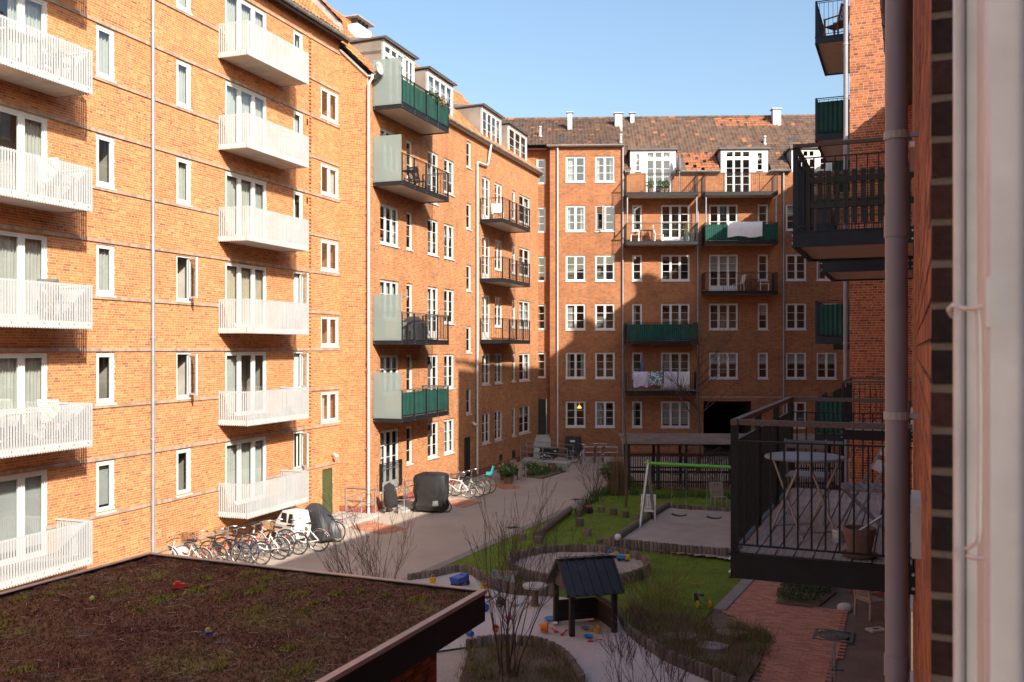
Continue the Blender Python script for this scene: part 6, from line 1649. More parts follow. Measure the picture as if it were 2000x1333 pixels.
# laundry and blanket
def hung(label, name, face, u0, u1, y, ztop, drop, mat, seed=0):
    m = MB(); n = 24; rn = random.Random(seed); k = 0; e = empty(name, (*face.l2w(u0, y), ztop), face.rot); tag(e, label, 'laundry')
    for i in range(n + 1):
        x = (u1 - u0) * i / n; f = .02 * math.sin(i * 1.3 + seed) + rn.uniform(-.006, .006)
        d = drop + .05 * math.sin(i * .35 + seed)
        for yy, zz in ((.10, -.18), (.06, .0), (.0, .03), (-.05, -.0), (-.06 + f, -d * .5), (-.07 + f * 2, -d)): m.v.append((x, yy, zz))
    for i in range(n):
        for j in range(5): a = i * 6 + j; m.f.append((a, a + 6, a + 7, a + 1))
    m.build('cloth', mat, e, smooth=True); return e
plain('linen_white', (.70, .68, .68), .9, var=.05); plain('linen_lilac', (.55, .50, .62), .9, var=.08)
m, nt, p, out = nodes_of('linen_print'); v = tc(nt, 'Object'); q = ramp(nt, [(.42, (.62, .62, .60)), (.52, (.10, .16, .22))]); nt.links.new(noise(nt, v, 9, 2, .5), q.inputs[0]); nt.links.new(q.outputs[0], p.inputs['Base Color']); p.inputs['Roughness'].default_value = .9
hung('white blanket hung over the green-screened far balcony', 'blanket', FF, FF.u(1421, dd), FF.u(1489, dd), -dd + .03, 12.5 + .2 + 1.07, .85, 'linen_white', 2)
zl = 3.8 + .2 + 1.07
for i, (a, b, mt, lb) in enumerate(((1237, 1265, 'linen_lilac', 'lilac sheet at the left end of the laundry balcony'), (1266, 1293, 'linen_print', 'blue printed sheet second on the laundry balcony'), (1297, 1323, 'linen_lilac', 'pale lilac towel right of the blue printed sheet'), (1325, 1347, 'linen_white', 'white towel at the right end of the laundry balcony'))):
    hung(lb, 'laundry_sheet', FF, FF.u(a, dd), FF.u(b, dd), -dd + .03, zl, .85 - .1 * (i % 2), mt, i)
# chairs and table behind the first black balcony of the far wing
u2 = FF.u(1377, dd)
for i, u in enumerate((2.05, 3.55)): garden_chair(('left' if i == 0 else 'right') + ' of two small white chairs on the black far balcony', tpl(FF, u2 + u, -.6), FF.rot + R(-80 if i == 0 else 80), 'paint_white', 9.6 + .21, arms=False)
t = empty('balcony_table', (*tpl(FF, u2 + 2.8, -.6), 9.81), FF.rot); tag(t, 'brown folding table between the small white chairs on the black balcony', 'table')
MB().box(-.35, .35, -.3, .3, .68, .71).build('table_top', 'teak', t)
for x in (-.3, .3): MB().bar((x, -.25, 0), (x, .25, .68), .03, .02, (1, 0, 0)).build('leg', 'teak', t); MB().bar((x * .9, .25, 0), (x * .9, -.25, .68), .03, .02, (1, 0, 0)).build('leg', 'teak', t)
# barbecue under a cover, tables and chairs on the wing B balconies
cv = cloth_blob('covered_barbecue', 'furniture under a crumpled dark cover on a wing balcony', 'barbecue', FB.l2w(bl[0] + 2.4, -.62), FB.rot, [(.02, .75, .35, 0), (.35, .78, .38, 0), (.7, .72, .34, 0), (.85, .5, .2, 0), (.95, .3, .1, .1)], 'tarp_grey', 4, 6, .06); cv.location.z = 6.81
t = empty('balcony_table', (*FB.l2w(bl[0] + 2.0, -.65), 12.98), FB.rot); tag(t, 'round bistro table on the upper open-railed wing balcony', 'table')
MB().lathe([(.32, 0), (.33, .02)], (0, 0, .7), 20).build('table_top', 'plastic_black', t)
for a in (0, 2.1, 4.2): MB().tube([(.25 * math.cos(a), .25 * math.sin(a), 0), (0, 0, .45), (.2 * math.cos(a + 3.1), .2 * math.sin(a + 3.1), .7)], .012, 5).build('leg', 'plastic_black', t)
garden_chair('black garden chair at the bistro table on the upper wing balcony', FB.l2w(bl[0] + 2.8, -.6), FB.rot + R(80), 'plastic_black', 12.98, arms=False)
garden_chair('yellow wooden chair on the top balcony of the far wing section', FB.l2w(bc[0] + 1.3, -.5), FB.rot + R(-60), 'paint_cream', 13.02, arms=False)
# furniture seen through the white slats
for k in range(1, 5):
    z = 1.35 + SH * k + .01; u = FA.u(60, .6)
    garden_chair(['', 'pale', 'white', 'light', 'cream'][k] + ' chair behind the slats of the ' + ['', 'second', 'third', 'fourth', 'fifth'][k] + ' lowest left balcony', FA.l2w(FA.u(115, .6), -.55), FA.rot + R(100), 'paint_white' if k % 2 else 'paint_grey', z, arms=k != 2)
for k, nm in ((1, 'second'), (4, 'fifth')):
    t = empty('balcony_table', (*FA.l2w(FA.u(20, .5), -.6), 1.36 + SH * k), FA.rot); tag(t, 'table behind the slats of the ' + nm + ' lowest left balcony', 'table')
    MB().box(-.5, .5, -.32, .32, .7, .73).build('table_top', 'paint_white', t)
    for x in (-.45, .45):
        for y in (-.28, .28): MB().box(x - .02, x + .02, y - .02, y + .02, 0, .7).build('leg', 'paint_grey', t)

# ================================================================== TOYS
for n_, c_ in (('toy_red', (.55, .015, .02)), ('toy_blue', (.02, .10, .42)), ('toy_yellow', (.62, .36, .01)), ('toy_orange', (.65, .16, .01)), ('toy_sky', (.03, .24, .50)), ('toy_pink', (.55, .06, .22)), ('toy_green', (.10, .32, .03)), ('toy_lime', (.42, .50, .12))):
    plain(n_, c_, .45, var=.06)
def toy_truck(label, px, rz, cab, bed, z=.18, s=1.0):
    e = empty('toy_truck', (*G(*px, z), z), rz); e.scale = (s, s, s); tag(e, label, 'toy truck', 'toys left in the sand')
    MB().box(.05, .17, -.07, .07, .05, .19).build('cab', cab, e); MB().add([(-.2, -.08, .07), (.04, -.08, .07), (.04, .08, .07), (-.2, .08, .07), (-.23, -.1, .18), (.045, -.1, .18), (.045, .1, .18), (-.23, .1, .18)], [tuple(f) for f in BOXF]).build('bed', bed, e)
    MB().box(-.2, .16, -.05, .05, .035, .06).build('chassis', 'plastic_black', e)
    for x in (-.14, .11):
        for y in (-.08, .08): MB().tube([(x, y - .02, .04), (x, y + .02, .04)], .04, 12).build('wheel', 'plastic_black', e)
    return e
toy_truck('yellow and blue toy dump truck in the round sandpit', (1219, 1096), R(-20), 'toy_yellow', 'toy_sky')
toy_truck('navy toy lorry with a tall cab in the pale sand near the road', (900, 1144), R(60), 'toy_blue', 'toy_blue', .05, 1.5)
dg = empty('toy_digger', (*G(1203, 1089, .18), .18), R(10)); tag(dg, 'blue and yellow toy digger beside the dump truck', 'toy digger', 'toys left in the sand')
MB().box(-.08, .08, -.06, .06, .06, .16).build('cab', 'toy_yellow', dg); MB().bar((-.05, 0, .14), (-.2, 0, .24), .03, .03).bar((-.2, 0, .24), (-.28, 0, .1), .03, .03).build('arm', 'toy_sky', dg); MB().box(-.33, -.24, -.05, .05, .02, .1).build('shovel', 'toy_sky', dg)
for y in (-.06, .06): MB().box(-.12, .12, y - .02, y + .02, 0, .06).build('track', 'plastic_black', dg)
def bucket(label, px, mat, z=.05, r=.08, h=.13, tip=False, cat='toy bucket', name='toy_bucket'):
    e = empty(name, (*G(*px, z), z + (r if tip else 0)), random.uniform(0, 6)); tag(e, label, cat, 'toys left in the sand')
    m = MB().lathe([(r * .72, 0), (r, h), (r * 1.08, h), (r * .9, h * .97), (r * .66, .01)], (0, 0, 0), 14, True)
    o = m.build('bucket', mat, e, smooth=35); 
    if tip: e.rotation_euler = (R(85), 0, e.rotation_euler.z)
    MB().tube([(r * math.cos(a), 0, h + r * .9 * math.sin(a)) for a in np.linspace(0, math.pi, 8)], .004, 4).build('handle', 'paint_white', e)
    return e
bucket('yellow toy bucket standing in the pale sand by the road', (845, 1140), 'toy_yellow', r=.10, h=.15)
bucket('red toy bucket in the round sandpit', (1171, 1091), 'toy_red', .18)
bucket('yellow toy bucket at the tip of the moss roof', (944, 1150), 'toy_yellow')
bucket('yellow toy bucket in the sand right of the playhouse front', (1167, 1237), 'toy_yellow')
bucket('blue toy bucket under the edge of the shed fascia', (922, 1246), 'toy_blue', tip=True)
bucket('orange toy bucket tipped over between the shrub and the playhouse', (1056, 1236), 'toy_orange', r=.11, h=.16, tip=True)
bucket('orange toy bucket beside the shrub stems', (967, 1232), 'toy_orange', tip=True)
def dish(label, px, mat, r=.13, cat='toy bowl', z=.05):
    e = MB().lathe([(r * .5, 0), (r, .05), (r * 1.04, .055), (r * .9, .05), (r * .45, .015)], (0, 0, 0), 16).build('toy_bowl', mat, None, smooth=40, loc=(*G(*px, z), z)); tag(e, label, cat, 'toys left in the sand'); return e
dish('large sky blue toy bowl in the sand left of the playhouse', (1077, 1212), 'toy_sky', .17); dish('sky blue toy dish in the sand before the playhouse', (1149, 1246), 'toy_sky', .11)
dish('pink toy dish between the shrub stems', (993, 1209), 'toy_pink', .10); dish('small blue toy dish just inside the playhouse shade', (1143, 1230), 'toy_sky', .10)
dish('lime green toy dish in the sand behind the shrub', (973, 1167), 'toy_lime', .11); dish('white toy plate next to the large sky blue bowl', (1082, 1221), 'paint_white', .09)
def spade(label, px, mat, rz, z=.05):
    e = empty('toy_spade', (*G(*px, z), z + .015), rz); tag(e, label, 'toy spade', 'toys left in the sand')
    MB().tube([(0, 0, .01), (.2, 0, .02)], .011, 6).tube([(.2, -.04, .02), (.2, .04, .02)], .010, 6).build('handle', mat, e); MB().add([(0, -.05, .01), (0, .05, .01), (-.1, .045, 0), (-.14, 0, -.005), (-.1, -.045, 0), (-.05, 0, .0)], [(0, 1, 2, 3, 4)]).build('blade', mat, e); return e
spade('red toy spade beside the tipped orange bucket', (1062, 1221), 'toy_red', .4); spade('red toy spade in the sand before the orange bucket', (1084, 1234), 'toy_red', 2.0); spade('red and blue toy spade left of the playhouse post', (1100, 1239), 'toy_red', 1.1)
spade('red toy spade standing inside the playhouse', (1158, 1214), 'toy_red', .3); spade('yellow toy spade in front of the playhouse', (1150, 1232), 'toy_yellow', 2.6); spade('sky blue toy spade beside the shrub', (1013, 1183), 'toy_sky', .8)
spade('red toy spade far out in the sand before the playhouse', (1158, 1253), 'toy_red', .1); spade('orange toy spade beside the stone table', (1001, 1184), 'toy_orange', 1.9)
bl_ = MB().ball((0, 0, .0), .11, 16, 10).build('play_ball', 'linen_white', None, smooth=True, loc=(*G(1207, 1060, .3), .47)); tag(bl_, 'pale football resting at the corner of the swing pit', 'ball')
bl2 = MB().ball((0, 0, 0), .035, 12, 8).build('tennis_ball', 'toy_lime', shed, smooth=True); bl2.parent = None
def on_shed(px): return G(*px, 3.02)
bl2.location = (*on_shed((180, 1173)), 3.05); tag(bl2, 'yellow-green tennis ball lying on the moss roof', 'ball')
tt = empty('toy_car', (*on_shed((351, 1148)), 3.03), R(20)); tag(tt, 'small red toy car lying on the moss roof', 'toy car')
MB().add([(-.09, -.045, .0), (.09, -.045, .0), (.09, .045, .0), (-.09, .045, 0), (-.085, -.04, .05), (.07, -.04, .045), (.07, .04, .045), (-.085, .04, .05)], [tuple(f) for f in BOXF]).build('body', 'toy_red', tt); MB().add([(-.07, -.035, .05), (.02, -.035, .05), (.02, .035, .05), (-.07, .035, .05), (-.055, -.03, .08), (.0, -.03, .08), (0, .03, .08), (-.055, .03, .08)], [tuple(f) for f in BOXF]).build('cabin', 'toy_red', tt)
tg = empty('toy_boat', (*on_shed((406, 1238)), 3.02), R(120)); tag(tg, 'tiny blue toy boat with yellow trim lost on the moss roof', 'toy boat')
MB().add([(-.06, -.03, 0), (.05, -.03, 0), (.05, .03, 0), (-.06, .03, 0), (-.075, -.04, .035), (.08, -.02, .04), (.08, .02, .04), (-.075, .04, .035)], [tuple(f) for f in BOXF]).build('hull', 'toy_blue', tg); MB().box(-.04, .01, -.02, .02, .037, .07).build('cabin', 'toy_yellow', tg)
# crate of junk behind the wavy log edge
jb = empty('toy_crate', (*G(985, 1140), .04), R(-12)); tag(jb, 'grey crate of sand toys behind the wavy log edge', 'crate')
for s in ((-.35, .35, -.22, -.2, 0, .26), (-.35, .35, .2, .22, 0, .26), (-.35, -.33, -.2, .2, 0, .26), (.33, .35, -.2, .2, 0, .26)): MB().box(*s).build('side', 'zinc_dull', jb)
MB().ball((.05, 0, .22), .2, 10, 6, (1.3, .8, .5), .2).build('contents', 'wicker', jb)
# heap of pushcart toys: navy doll pram, red trike
def trike(label, px, rz, fr, wh, z=.05, cat='tricycle'):
    e = empty('tricycle', (*G(*px, z), z), rz); tag(e, label, cat)
    MB().tube([(.28, 0, .14), (.24, 0, .42), (.22, 0, .5)], .014, 6).tube([(.25, 0, .36), (.0, 0, .22), (-.22, 0, .14)], .016, 6).tube([(-.22, -.16, .12), (-.22, .16, .12)], .010, 6).build('frame', fr, e)
    MB().tube([(.2, -.16, .52), (.22, 0, .5), (.2, .16, .52)], .011, 6).build('handlebar', wh, e); MB().ball((-.06, 0, .30), .09, 10, 6, (1.2, .8, .35)).build('saddle', 'plastic_black', e, smooth=True)
    for x, y, r_ in ((.28, 0, .13), (-.22, -.16, .10), (-.22, .16, .10)): MB().torus((x, y, r_), r_ - .02, .02, 'y', 16, 6).tube([(x, y - .02, r_), (x, y + .02, r_)], r_ * .6, 10).build('wheel', wh if x < 0 else 'plastic_black', e)
    return e
trike('green and yellow balance bike on the lawn by the path kerb', (1368, 1184), R(100), 'toy_green', 'toy_yellow', .04, 'balance bike')
trike('blue tricycle lying in the sand behind the shrub stems', (958, 1190), R(30), 'toy_blue', 'toy_blue'); trike('red tricycle at the kerb near the start of the stump row', (1140, 1003), R(-30), 'toy_red', 'plastic_black', .04)
sc_ = empty('kick_scooter', (*G(1627, 1360), .02), R(70)); tag(sc_, 'silver folding scooter with black grips at the bottom of the brick path', 'scooter')
MB().tube([(0, -.03, 0.1), (.05, -.02, .95)], .018, 8).tube([(.08, .04, .1), (.05, .0, .95)], .014, 8).build('stem', 'galvanised', sc_, smooth=40); MB().tube([(.0, -.2, .48), (.03, .03, .46)], .018, 8).build('grip', 'plastic_black', sc_); MB().box(-.45, .02, -.06, .06, .07, .1).build('deck', 'galvanised', sc_)
for x in (.06, -.48): MB().tube([(x, -.015, .055), (x, .015, .055)], .055, 14).build('wheel', 'plastic_black', sc_)
rk = MB().ball((0, 0, .06), .16, 12, 8, (1.2, .9, .75), .06).build('boulder', 'concrete_pale', None, smooth=True, loc=(*G(1650, 1192), 0)); tag(rk, 'rounded pale boulder at the foot of the thin downpipe', 'boulder')
gr = empty('drain_grate', (*G(1711, 1231), .01), .3); tag(gr, 'small concrete drain cover in the soil by the armchair', 'drain cover'); MB().box(-.2, .2, -.13, .13, -.02, .02).build('slab', 'concrete', gr); MB().box(-.08, .08, -.05, .05, .021, .025).build('grate', 'plastic_black', gr)

# ================================================================== PLANTS
varied('grass_blade', [(0, (0.08, 0.14, 0.014)), (0.5, (0.165, 0.24, 0.022)), (0.85, (0.225, 0.29, 0.03)), (1, (0.27, 0.26, 0.07))], 0.7, 0.45, 0.9, 0)
varied('sedge', [(0, (0.08, 0.11, 0.025)), (0.4, (0.13, 0.16, 0.035)), (0.65, (0.22, 0.19, 0.065)), (1, (0.36, 0.27, 0.14))], 0.75, 0.25, 1.5, 0)
varied('dry_straw', [(0, (0.13, 0.085, 0.045)), (0.5, (0.20, 0.135, 0.07)), (1, (0.28, 0.20, 0.11))], 0.85, 0.25, 3, 0)
varied('leaf_green', [(0, (0.02, 0.055, 0.012)), (0.5, (0.04, 0.095, 0.02)), (1, (0.07, 0.13, 0.03))], 0.5, 0.2, 4, 0, spec=.4)
varied('box_leaf', [(0, (0.025, 0.05, 0.012)), (0.6, (0.045, 0.085, 0.018)), (1, (0.085, 0.12, 0.03))], 0.5, 0.2, 3, 0)
varied('yellow_twig', [(0, (0.14, 0.16, 0.03)), (0.6, (0.24, 0.24, 0.05)), (1, (0.34, 0.30, 0.09))], 0.7, 0.1, 3, 0)
varied('bark_twig', [(0, (0.075, 0.05, 0.038)), (0.5, (0.11, 0.075, 0.055)), (1, (0.16, 0.115, 0.085))], 0.85, 0.2, 6, 0.2)
varied('flower_yellow', [(0, (.55, .38, .02)), (1, (.70, .50, .05))], .6, .1, 5, 0)
def blades(P, Z, h0, h1, w, lean, seed, segs=2):
    """bent grass blades as tapering strips"""
    rn = np.random.default_rng(seed); n = len(P); a = rn.uniform(0, 2 * np.pi, n); h = rn.uniform(h0, h1, n); l = rn.uniform(.2, 1, n) * lean * h
    b = rn.uniform(0, 2 * np.pi, n); V = []; K = segs
    for i in range(K + 1):
        t = i / K; x = P[:, 0] + l * t * t * np.cos(a); y = P[:, 1] + l * t * t * np.sin(a); z = Z + h * t * (1 - .25 * t * lean / (1 + lean)); ww = w * (1 - t * .92)
        V.append(np.stack([x - ww * np.sin(b), y + ww * np.cos(b), z], -1)); V.append(np.stack([x + ww * np.sin(b), y - ww * np.cos(b), z], -1))
    V = np.stack(V, 1).reshape(-1, 3); base = (np.arange(n) * 2 * (K + 1))[:, None, None]
    F = np.array([(2 * i, 2 * i + 1, 2 * i + 3, 2 * i + 2) for i in range(K)])[None] + base
    return V, F.reshape(-1, 4)
Pl = scatter(lawn_poly, 130000, 1, (sand_poly, circ, pit_poly))
rn = np.random.default_rng(8)
V, F = blades(Pl, np.full(len(Pl), .03), .025, .07, .006, .8, 2, 1)
g = stuff(link('lawn_grass', np_mesh('lawn_grass', V, F, 'grass_blade'))); g['label'] = 'short mown grass covering the play lawn'; g['category'] = 'grass'
def clumps(name, label, cat, pts, n, h0, h1, w, lean, mat, rad=.12, seed=0, stuff_=False, group=None, z=.03, parent=None):
    e = empty(name, (*pts[0], z)) if parent is None else parent
    if parent is None: tag(e, label, cat, group)
    rn = np.random.default_rng(seed); C = np.array(pts); Q = np.repeat(C, n, 0) + rn.normal(0, rad, (len(C) * n, 2)); Q -= np.array([e.location.x, e.location.y])
    V, F = blades(Q, np.zeros(len(Q)), h0, h1, w, lean, seed + 1, 3)
    stuff(link('blades', np_mesh('blades', V, F, mat), e)); return e
bedR = poly([(1222, 1190), (1290, 1200), (1350, 1205), (1400, 1232), (1455, 1228), (1500, 1246), (1488, 1290), (1455, 1345), (1400, 1325), (1310, 1285), (1245, 1245)])
structure(MB().prism(bedR, -.05, .05).build('planting_bed', 'soil'))
rn2 = random.Random(5)
cl = scatter(bedR, 400, 4)
pick = cl[:95]
for i in range(0, len(pick), 95): pass
e = clumps('grass_bed', 'shaggy green and straw-coloured grasses filling the bed beside the brick path', 'grass', [tuple(p) for p in pick], 50, .08, .32, .007, 1.1, 'sedge', .12, 7, z=.05); e['kind'] = 'stuff'
e = clumps('dry_grass', 'dry straw stalks scattered through the bed beside the brick path', 'grass', [tuple(p) for p in cl[100:160]], 22, .25, .6, .004, .7, 'dry_straw', .09, 17, z=.05); e['kind'] = 'stuff'
plain('slab_stone', (.27, .26, .25), .9, var=.25, scale=5, bmp=.3)
for i, (x, y, w) in enumerate(((1001, 1031, 'at the bend of the lawn kerb'), (1126, 976, 'high up along the lawn kerb'))):
    g_ = empty('drain_grate', (*G(x, y), .004), R(35)); tag(g_, 'small iron road drain ' + w, 'drain cover', 'road drains')
    MB().box(-.22, .22, -.16, .16, -.02, .006).build('frame', 'cast_iron', g_)
    for j in range(6): MB().box(-.18, .18, -.13 + j * .045, -.105 + j * .045, .0065, .012).build('bar', 'plastic_black', g_)
# stepping stones in the bed
for i, ((x, y), w) in enumerate((((1330, 1243), 'left'), ((1428, 1237), 'right'), ((1390, 1262), 'near'))):
    m = MB(); P = [(.34 * (1 + .15 * math.sin(3 * a + i)) * math.cos(a), .27 * (1 + .12 * math.cos(2 * a + i)) * math.sin(a)) for a in np.linspace(0, 2 * math.pi, 11, endpoint=False)]
    o = m.prism(P, -.05, .07).build('stepping_stone', 'slab_stone', None, loc=(*G(x, y, .1), .05)); tag(o, 'flat grey stepping stone in the grass bed, the ' + w + ' one', 'stone', 'stepping stones in the grass bed')
bedL = poly([(916, 1273), (1000, 1265), (1064, 1270), (1110, 1296), (1145, 1360), (1160, 1400), (880, 1400)])
structure(MB().prism(bedL, -.05, .055).build('planting_bed', 'soil'))
cl = scatter(bedL, 300, 6)
e = clumps('grass_bed', 'low sedges and dry stalks in the shrub bed next to the shed', 'grass', [tuple(p) for p in cl[:70]], 36, .08, .3, .006, 1.1, 'sedge', .10, 27, z=.05); e['kind'] = 'stuff'
e = clumps('dry_grass', 'dry stalks standing in the shrub bed next to the shed', 'grass', [tuple(p) for p in cl[80:140]], 22, .1, .35, .004, .9, 'dry_straw', .10, 37, z=.05); e['kind'] = 'stuff'
rim = [tuple(p) for p in (poly([(1270, 1150), (1285, 1170), (1300, 1160), (1310, 1185), (1255, 1185), (1240, 1200), (1330, 1195)]))]
e = clumps('grass_tuft', 'long olive grass along the lawn edge by the playhouse', 'grass', rim, 110, .1, .32, .005, 1.0, 'sedge', .3, 47); e['kind'] = 'stuff'
def bulbs(label, pts, n, h, mat='leaf_green', rad=.10, seed=3, flowers=0, name='flower_clump'):
    e = empty(name, (*pts[0], .03)); tag(e, label, 'plants', 'spring flowers and leaves')
    clumps('x', '', '', pts, n, h * .5, h, .016, .8, mat, rad, seed, parent=e)
    if flowers:
        rr = random.Random(seed); m = MB()
        for p in pts:
            for _ in range(flowers):
                x, y, z = p[0] - pts[0][0] + rr.gauss(0, rad), p[1] - pts[0][1] + rr.gauss(0, rad), h * rr.uniform(.75, 1.1); m.ball((x, y, z), .03, 6, 4)
        m.build('flowers', 'flower_yellow', e, kind='stuff')
    return e
for i, px in enumerate([(1235, 968), (1262, 972), (1292, 975), (1322, 973), (1345, 972), (1370, 973), (1395, 972), (1415, 975)]):
    bulbs(['first', 'second', 'third', 'fourth', 'fifth', 'sixth', 'seventh', 'eighth'][i] + ' leafy clump from the thin tree along the shelter', [G(*px), G(px[0] + 9, px[1] + 1)], 26, .42, seed=60 + i, rad=.16)
for i, (px, w) in enumerate((((1165, 972), 'nearest the road kerb'), ((1182, 963), 'below the potted laurel'), ((1200, 968), 'beside the straw bundle'), ((1150, 985), 'lowest in the corner bed'))):
    bulbs('tangled leafy corner-bed clump ' + w, [G(*px), G(px[0] + 8, px[1] - 3), G(px[0] - 6, px[1] + 2)], 36, .45, seed=80 + i, rad=.2)
fb = poly([(1022, 932), (1035, 912), (1075, 916), (1105, 922), (1060, 936)])
structure(MB().prism(fb, -.02, .06).build('flower_bed', 'soil'))
P_ = [tuple(p) for p in scatter(fb, 60, 12)[:26]]
bulbs('mixed green flower bed in front of the ramp railing', P_, 36, .38, 'leaf_green', .2, 90, 1, 'flower_bed_plants')
# potted plants
def leafy(e, c, r, n, size, mat, seed, sc=(1, 1, 1)):
    rn = np.random.default_rng(seed); d = rn.normal(size=(n, 3)); d /= np.linalg.norm(d, axis=1)[:, None]; q = r * rn.uniform(.35, 1, n) ** .6
    C = d * q[:, None] * np.array(sc) + np.array(c); a = rn.normal(size=(n, 3)); a /= np.linalg.norm(a, axis=1)[:, None]; b = np.cross(a, d); b /= np.linalg.norm(b, axis=1)[:, None] + 1e-6
    s = size * rn.uniform(.6, 1.2, n)[:, None]; V = np.stack([C - a * s, C + b * s * .38, C + a * s, C - b * s * .38], 1).reshape(-1, 3)
    stuff(link('leaves', np_mesh('leaves', V, np.arange(n * 4).reshape(-1, 4), mat), e))
p1_ = pot('large clay pot of yellow-flowered plants by the wing wall', G(993, 945), 0, .26, .36, saucer=False); leafy(p1_, (0, 0, .62), .46, 420, .14, 'leaf_green', 4, (1, 1, .75))
m = MB(); rr = random.Random(2)
for _ in range(30): a = rr.uniform(0, 6.28); q = rr.uniform(.1, .42); m.ball((q * math.cos(a), q * math.sin(a), .68 + rr.uniform(0, .25)), .03, 6, 4)
m.build('flowers', 'flower_yellow', p1_, kind='stuff')
p2_ = pot('dark pot of brown shrub against the wing wall behind the yellow flowers', G(985, 938), 0, .24, .34, saucer=False); leafy(p2_, (0, 0, .6), .4, 260, .12, 'dry_straw', 5)
p3_ = pot('clay pot with a leafy laurel next to the straw bundle', G(1192, 955), 0, .2, .42, saucer=False); leafy(p3_, (0, 0, .82), .45, 300, .16, 'leaf_green', 6, (1, 1, .9))
p4_ = pot('clay urn standing at the ramp by the flower bed', G(1078, 921), 0, .2, .42, 'terracotta', saucer=False)
for i, (u, mt) in enumerate(((f1b - .55, 'green'), (f1b - .2, 'grey'))):
    e = pot(('left' if i == 0 else 'right') + ' tall black planter with grass on the far wooden-railed balcony', FF.l2w(u - .1, -.7), 12.7, .18, .5, 'planter_grey', False); clumps('x', '', '', [(e.location.x, e.location.y)], 60, .3, .75, .008, .5, 'sedge', .08, 5 + i, parent=e).name; 
    for c in e.children:
        if c.name.startswith('blades'): c.location.z = .45
for i, (x, k) in enumerate(((1270, 'left'), (1292, 'middle'), (1301, 'right'))):
    e = pot(k + ' potted herb on the top far balcony under the dormer', FF.l2w(FF.u(x, .8), -.8), 15.55, .16, .28, 'terracotta', False); leafy(e, (0, 0, .5), .28, 150, .08, 'leaf_green', 20 + i, (1, 1, 1.2))
for i, u in enumerate((3.2, 3.9)):
    e = pot(('nearer' if i == 0 else 'farther') + ' planter on the top green-screened wing balcony', FB.l2w(bl[0] + u, -1.0), 15.96, .17, .7, 'planter_grey', False); leafy(e, (0, 0, 1.0), .38, 200, .09, 'dry_straw' if i else 'leaf_green', 30 + i, (1.2, .8, .8))
# boxwood patch
bxp = poly([(1536, 1130), (1516, 1180), (1598, 1187), (1632, 1160), (1626, 1130)])
bx_ = empty('boxwood_patch', (*bxp[1], 0)); tag(bx_, 'low dense evergreen patch set into the brick path', 'shrub')
Q = scatter(bxp, 5200, 9); rn = np.random.default_rng(3); n = len(Q); z = .28 * rn.uniform(.1, 1, n) ** .5 * (1 + .3 * np.sin(Q[:, 0] * 5) * np.sin(Q[:, 1] * 4)); a = rn.normal(size=(n, 3)); a /= np.linalg.norm(a, axis=1)[:, None]; b = np.cross(a, rn.normal(size=(n, 3))); b /= np.linalg.norm(b, axis=1)[:, None]
C = np.stack([Q[:, 0] - bxp[1][0], Q[:, 1] - bxp[1][1], z], -1); V = np.stack([C - a * .035, C + b * .018, C + a * .035, C - b * .018], 1).reshape(-1, 3)
stuff(link('leaves', np_mesh('leaves', V, np.arange(n * 4).reshape(-1, 4), 'box_leaf'), bx_))
MB().prism([(x - bxp[1][0], y - bxp[1][1]) for x, y in bxp], 0, .04).build('soil_bed', 'soil', bx_)
# bare shrubs and trees
def branch(m, tw, p, d, L, r, depth, rn, up=.25, spread=.55):
    n = 4; pts = [p]; q = p.copy(); dd = d.copy()
    for i in range(n):
        dd = (dd + Vector((rn.gauss(0, .10), rn.gauss(0, .10), up * .22))).normalized(); q = q + dd * (L / n); pts.append(q.copy())
    rr = [max(r * (1 - .55 * i / n), .003) for i in range(n + 1)]
    (m if r > .006 else tw).tube(pts, rr, 6 if r > .012 else 4, False)
    if depth <= 0:
        tw.ball(tuple(pts[-1]), .0045, 4, 3, (1, 1, 1.8)); return
    k = rn.choice((2, 3, 3))
    for i in range(k):
        t = rn.randint(1, n); b = pts[t]; ax = Vector((rn.gauss(0, 1), rn.gauss(0, 1), rn.gauss(0, .4)))
        nd = (dd + ax.normalized() * spread).normalized(); branch(m, tw, b, nd, L * rn.uniform(.45, .75), rr[t] * .68, depth - 1, rn, up, spread)
    branch(m, tw, pts[-1], dd, L * .6, rr[-1], depth - 1, rn, up, spread)
def bare_shrub(label, loc, stems, h, spread, depth, seed, r=.016, name='bare_shrub', mat='bark_twig', z=.03, up=.25, bs=.45, tilt=None):
    rn = random.Random(seed); e = empty(name, (*loc, z)); tag(e, label, 'shrub'); m = MB(); tw = MB()
    for i in range(stems):
        a = 2 * math.pi * i / stems + rn.uniform(-.3, .3); s = spread * rn.uniform(.4, 1)
        d = Vector((s * math.cos(a), s * math.sin(a), 1)); 
        if tilt: d += Vector(tilt)
        branch(m, tw, Vector((.08 * math.cos(a), .08 * math.sin(a), 0)), d.normalized(), h * rn.uniform(.5, .75), r * rn.uniform(.7, 1.2), depth, rn, up, bs)
    m.build('stems', mat, e, smooth=True); stuff(tw.build('twigs', mat, e)); return e
bare_shrub('tall bare budding shrub rising beside the shed corner in front of the sand', G(1000, 1322, .05), 6, 2.5, .36, 3, 3, .020)
bare_shrub('tall thin bare shoots left of the playhouse', G(985, 1318, .05), 6, 2.8, .18, 2, 5, .013, up=.5, bs=.25)
bare_shrub('dark bare shrub standing on the road behind the moss roof', (-2.95, 20.0), 8, 2.2, .6, 3, 11, .021)
bare_shrub('low bare shrub at the bottom edge between sand and grass', G(1235, 1400, .05), 5, 1.4, .5, 3, 21, .012)
bare_shrub('thin bare shrub at the bottom edge left of the scooter', G(1310, 1390, .05), 5, 1.4, .45, 3, 31, .011)
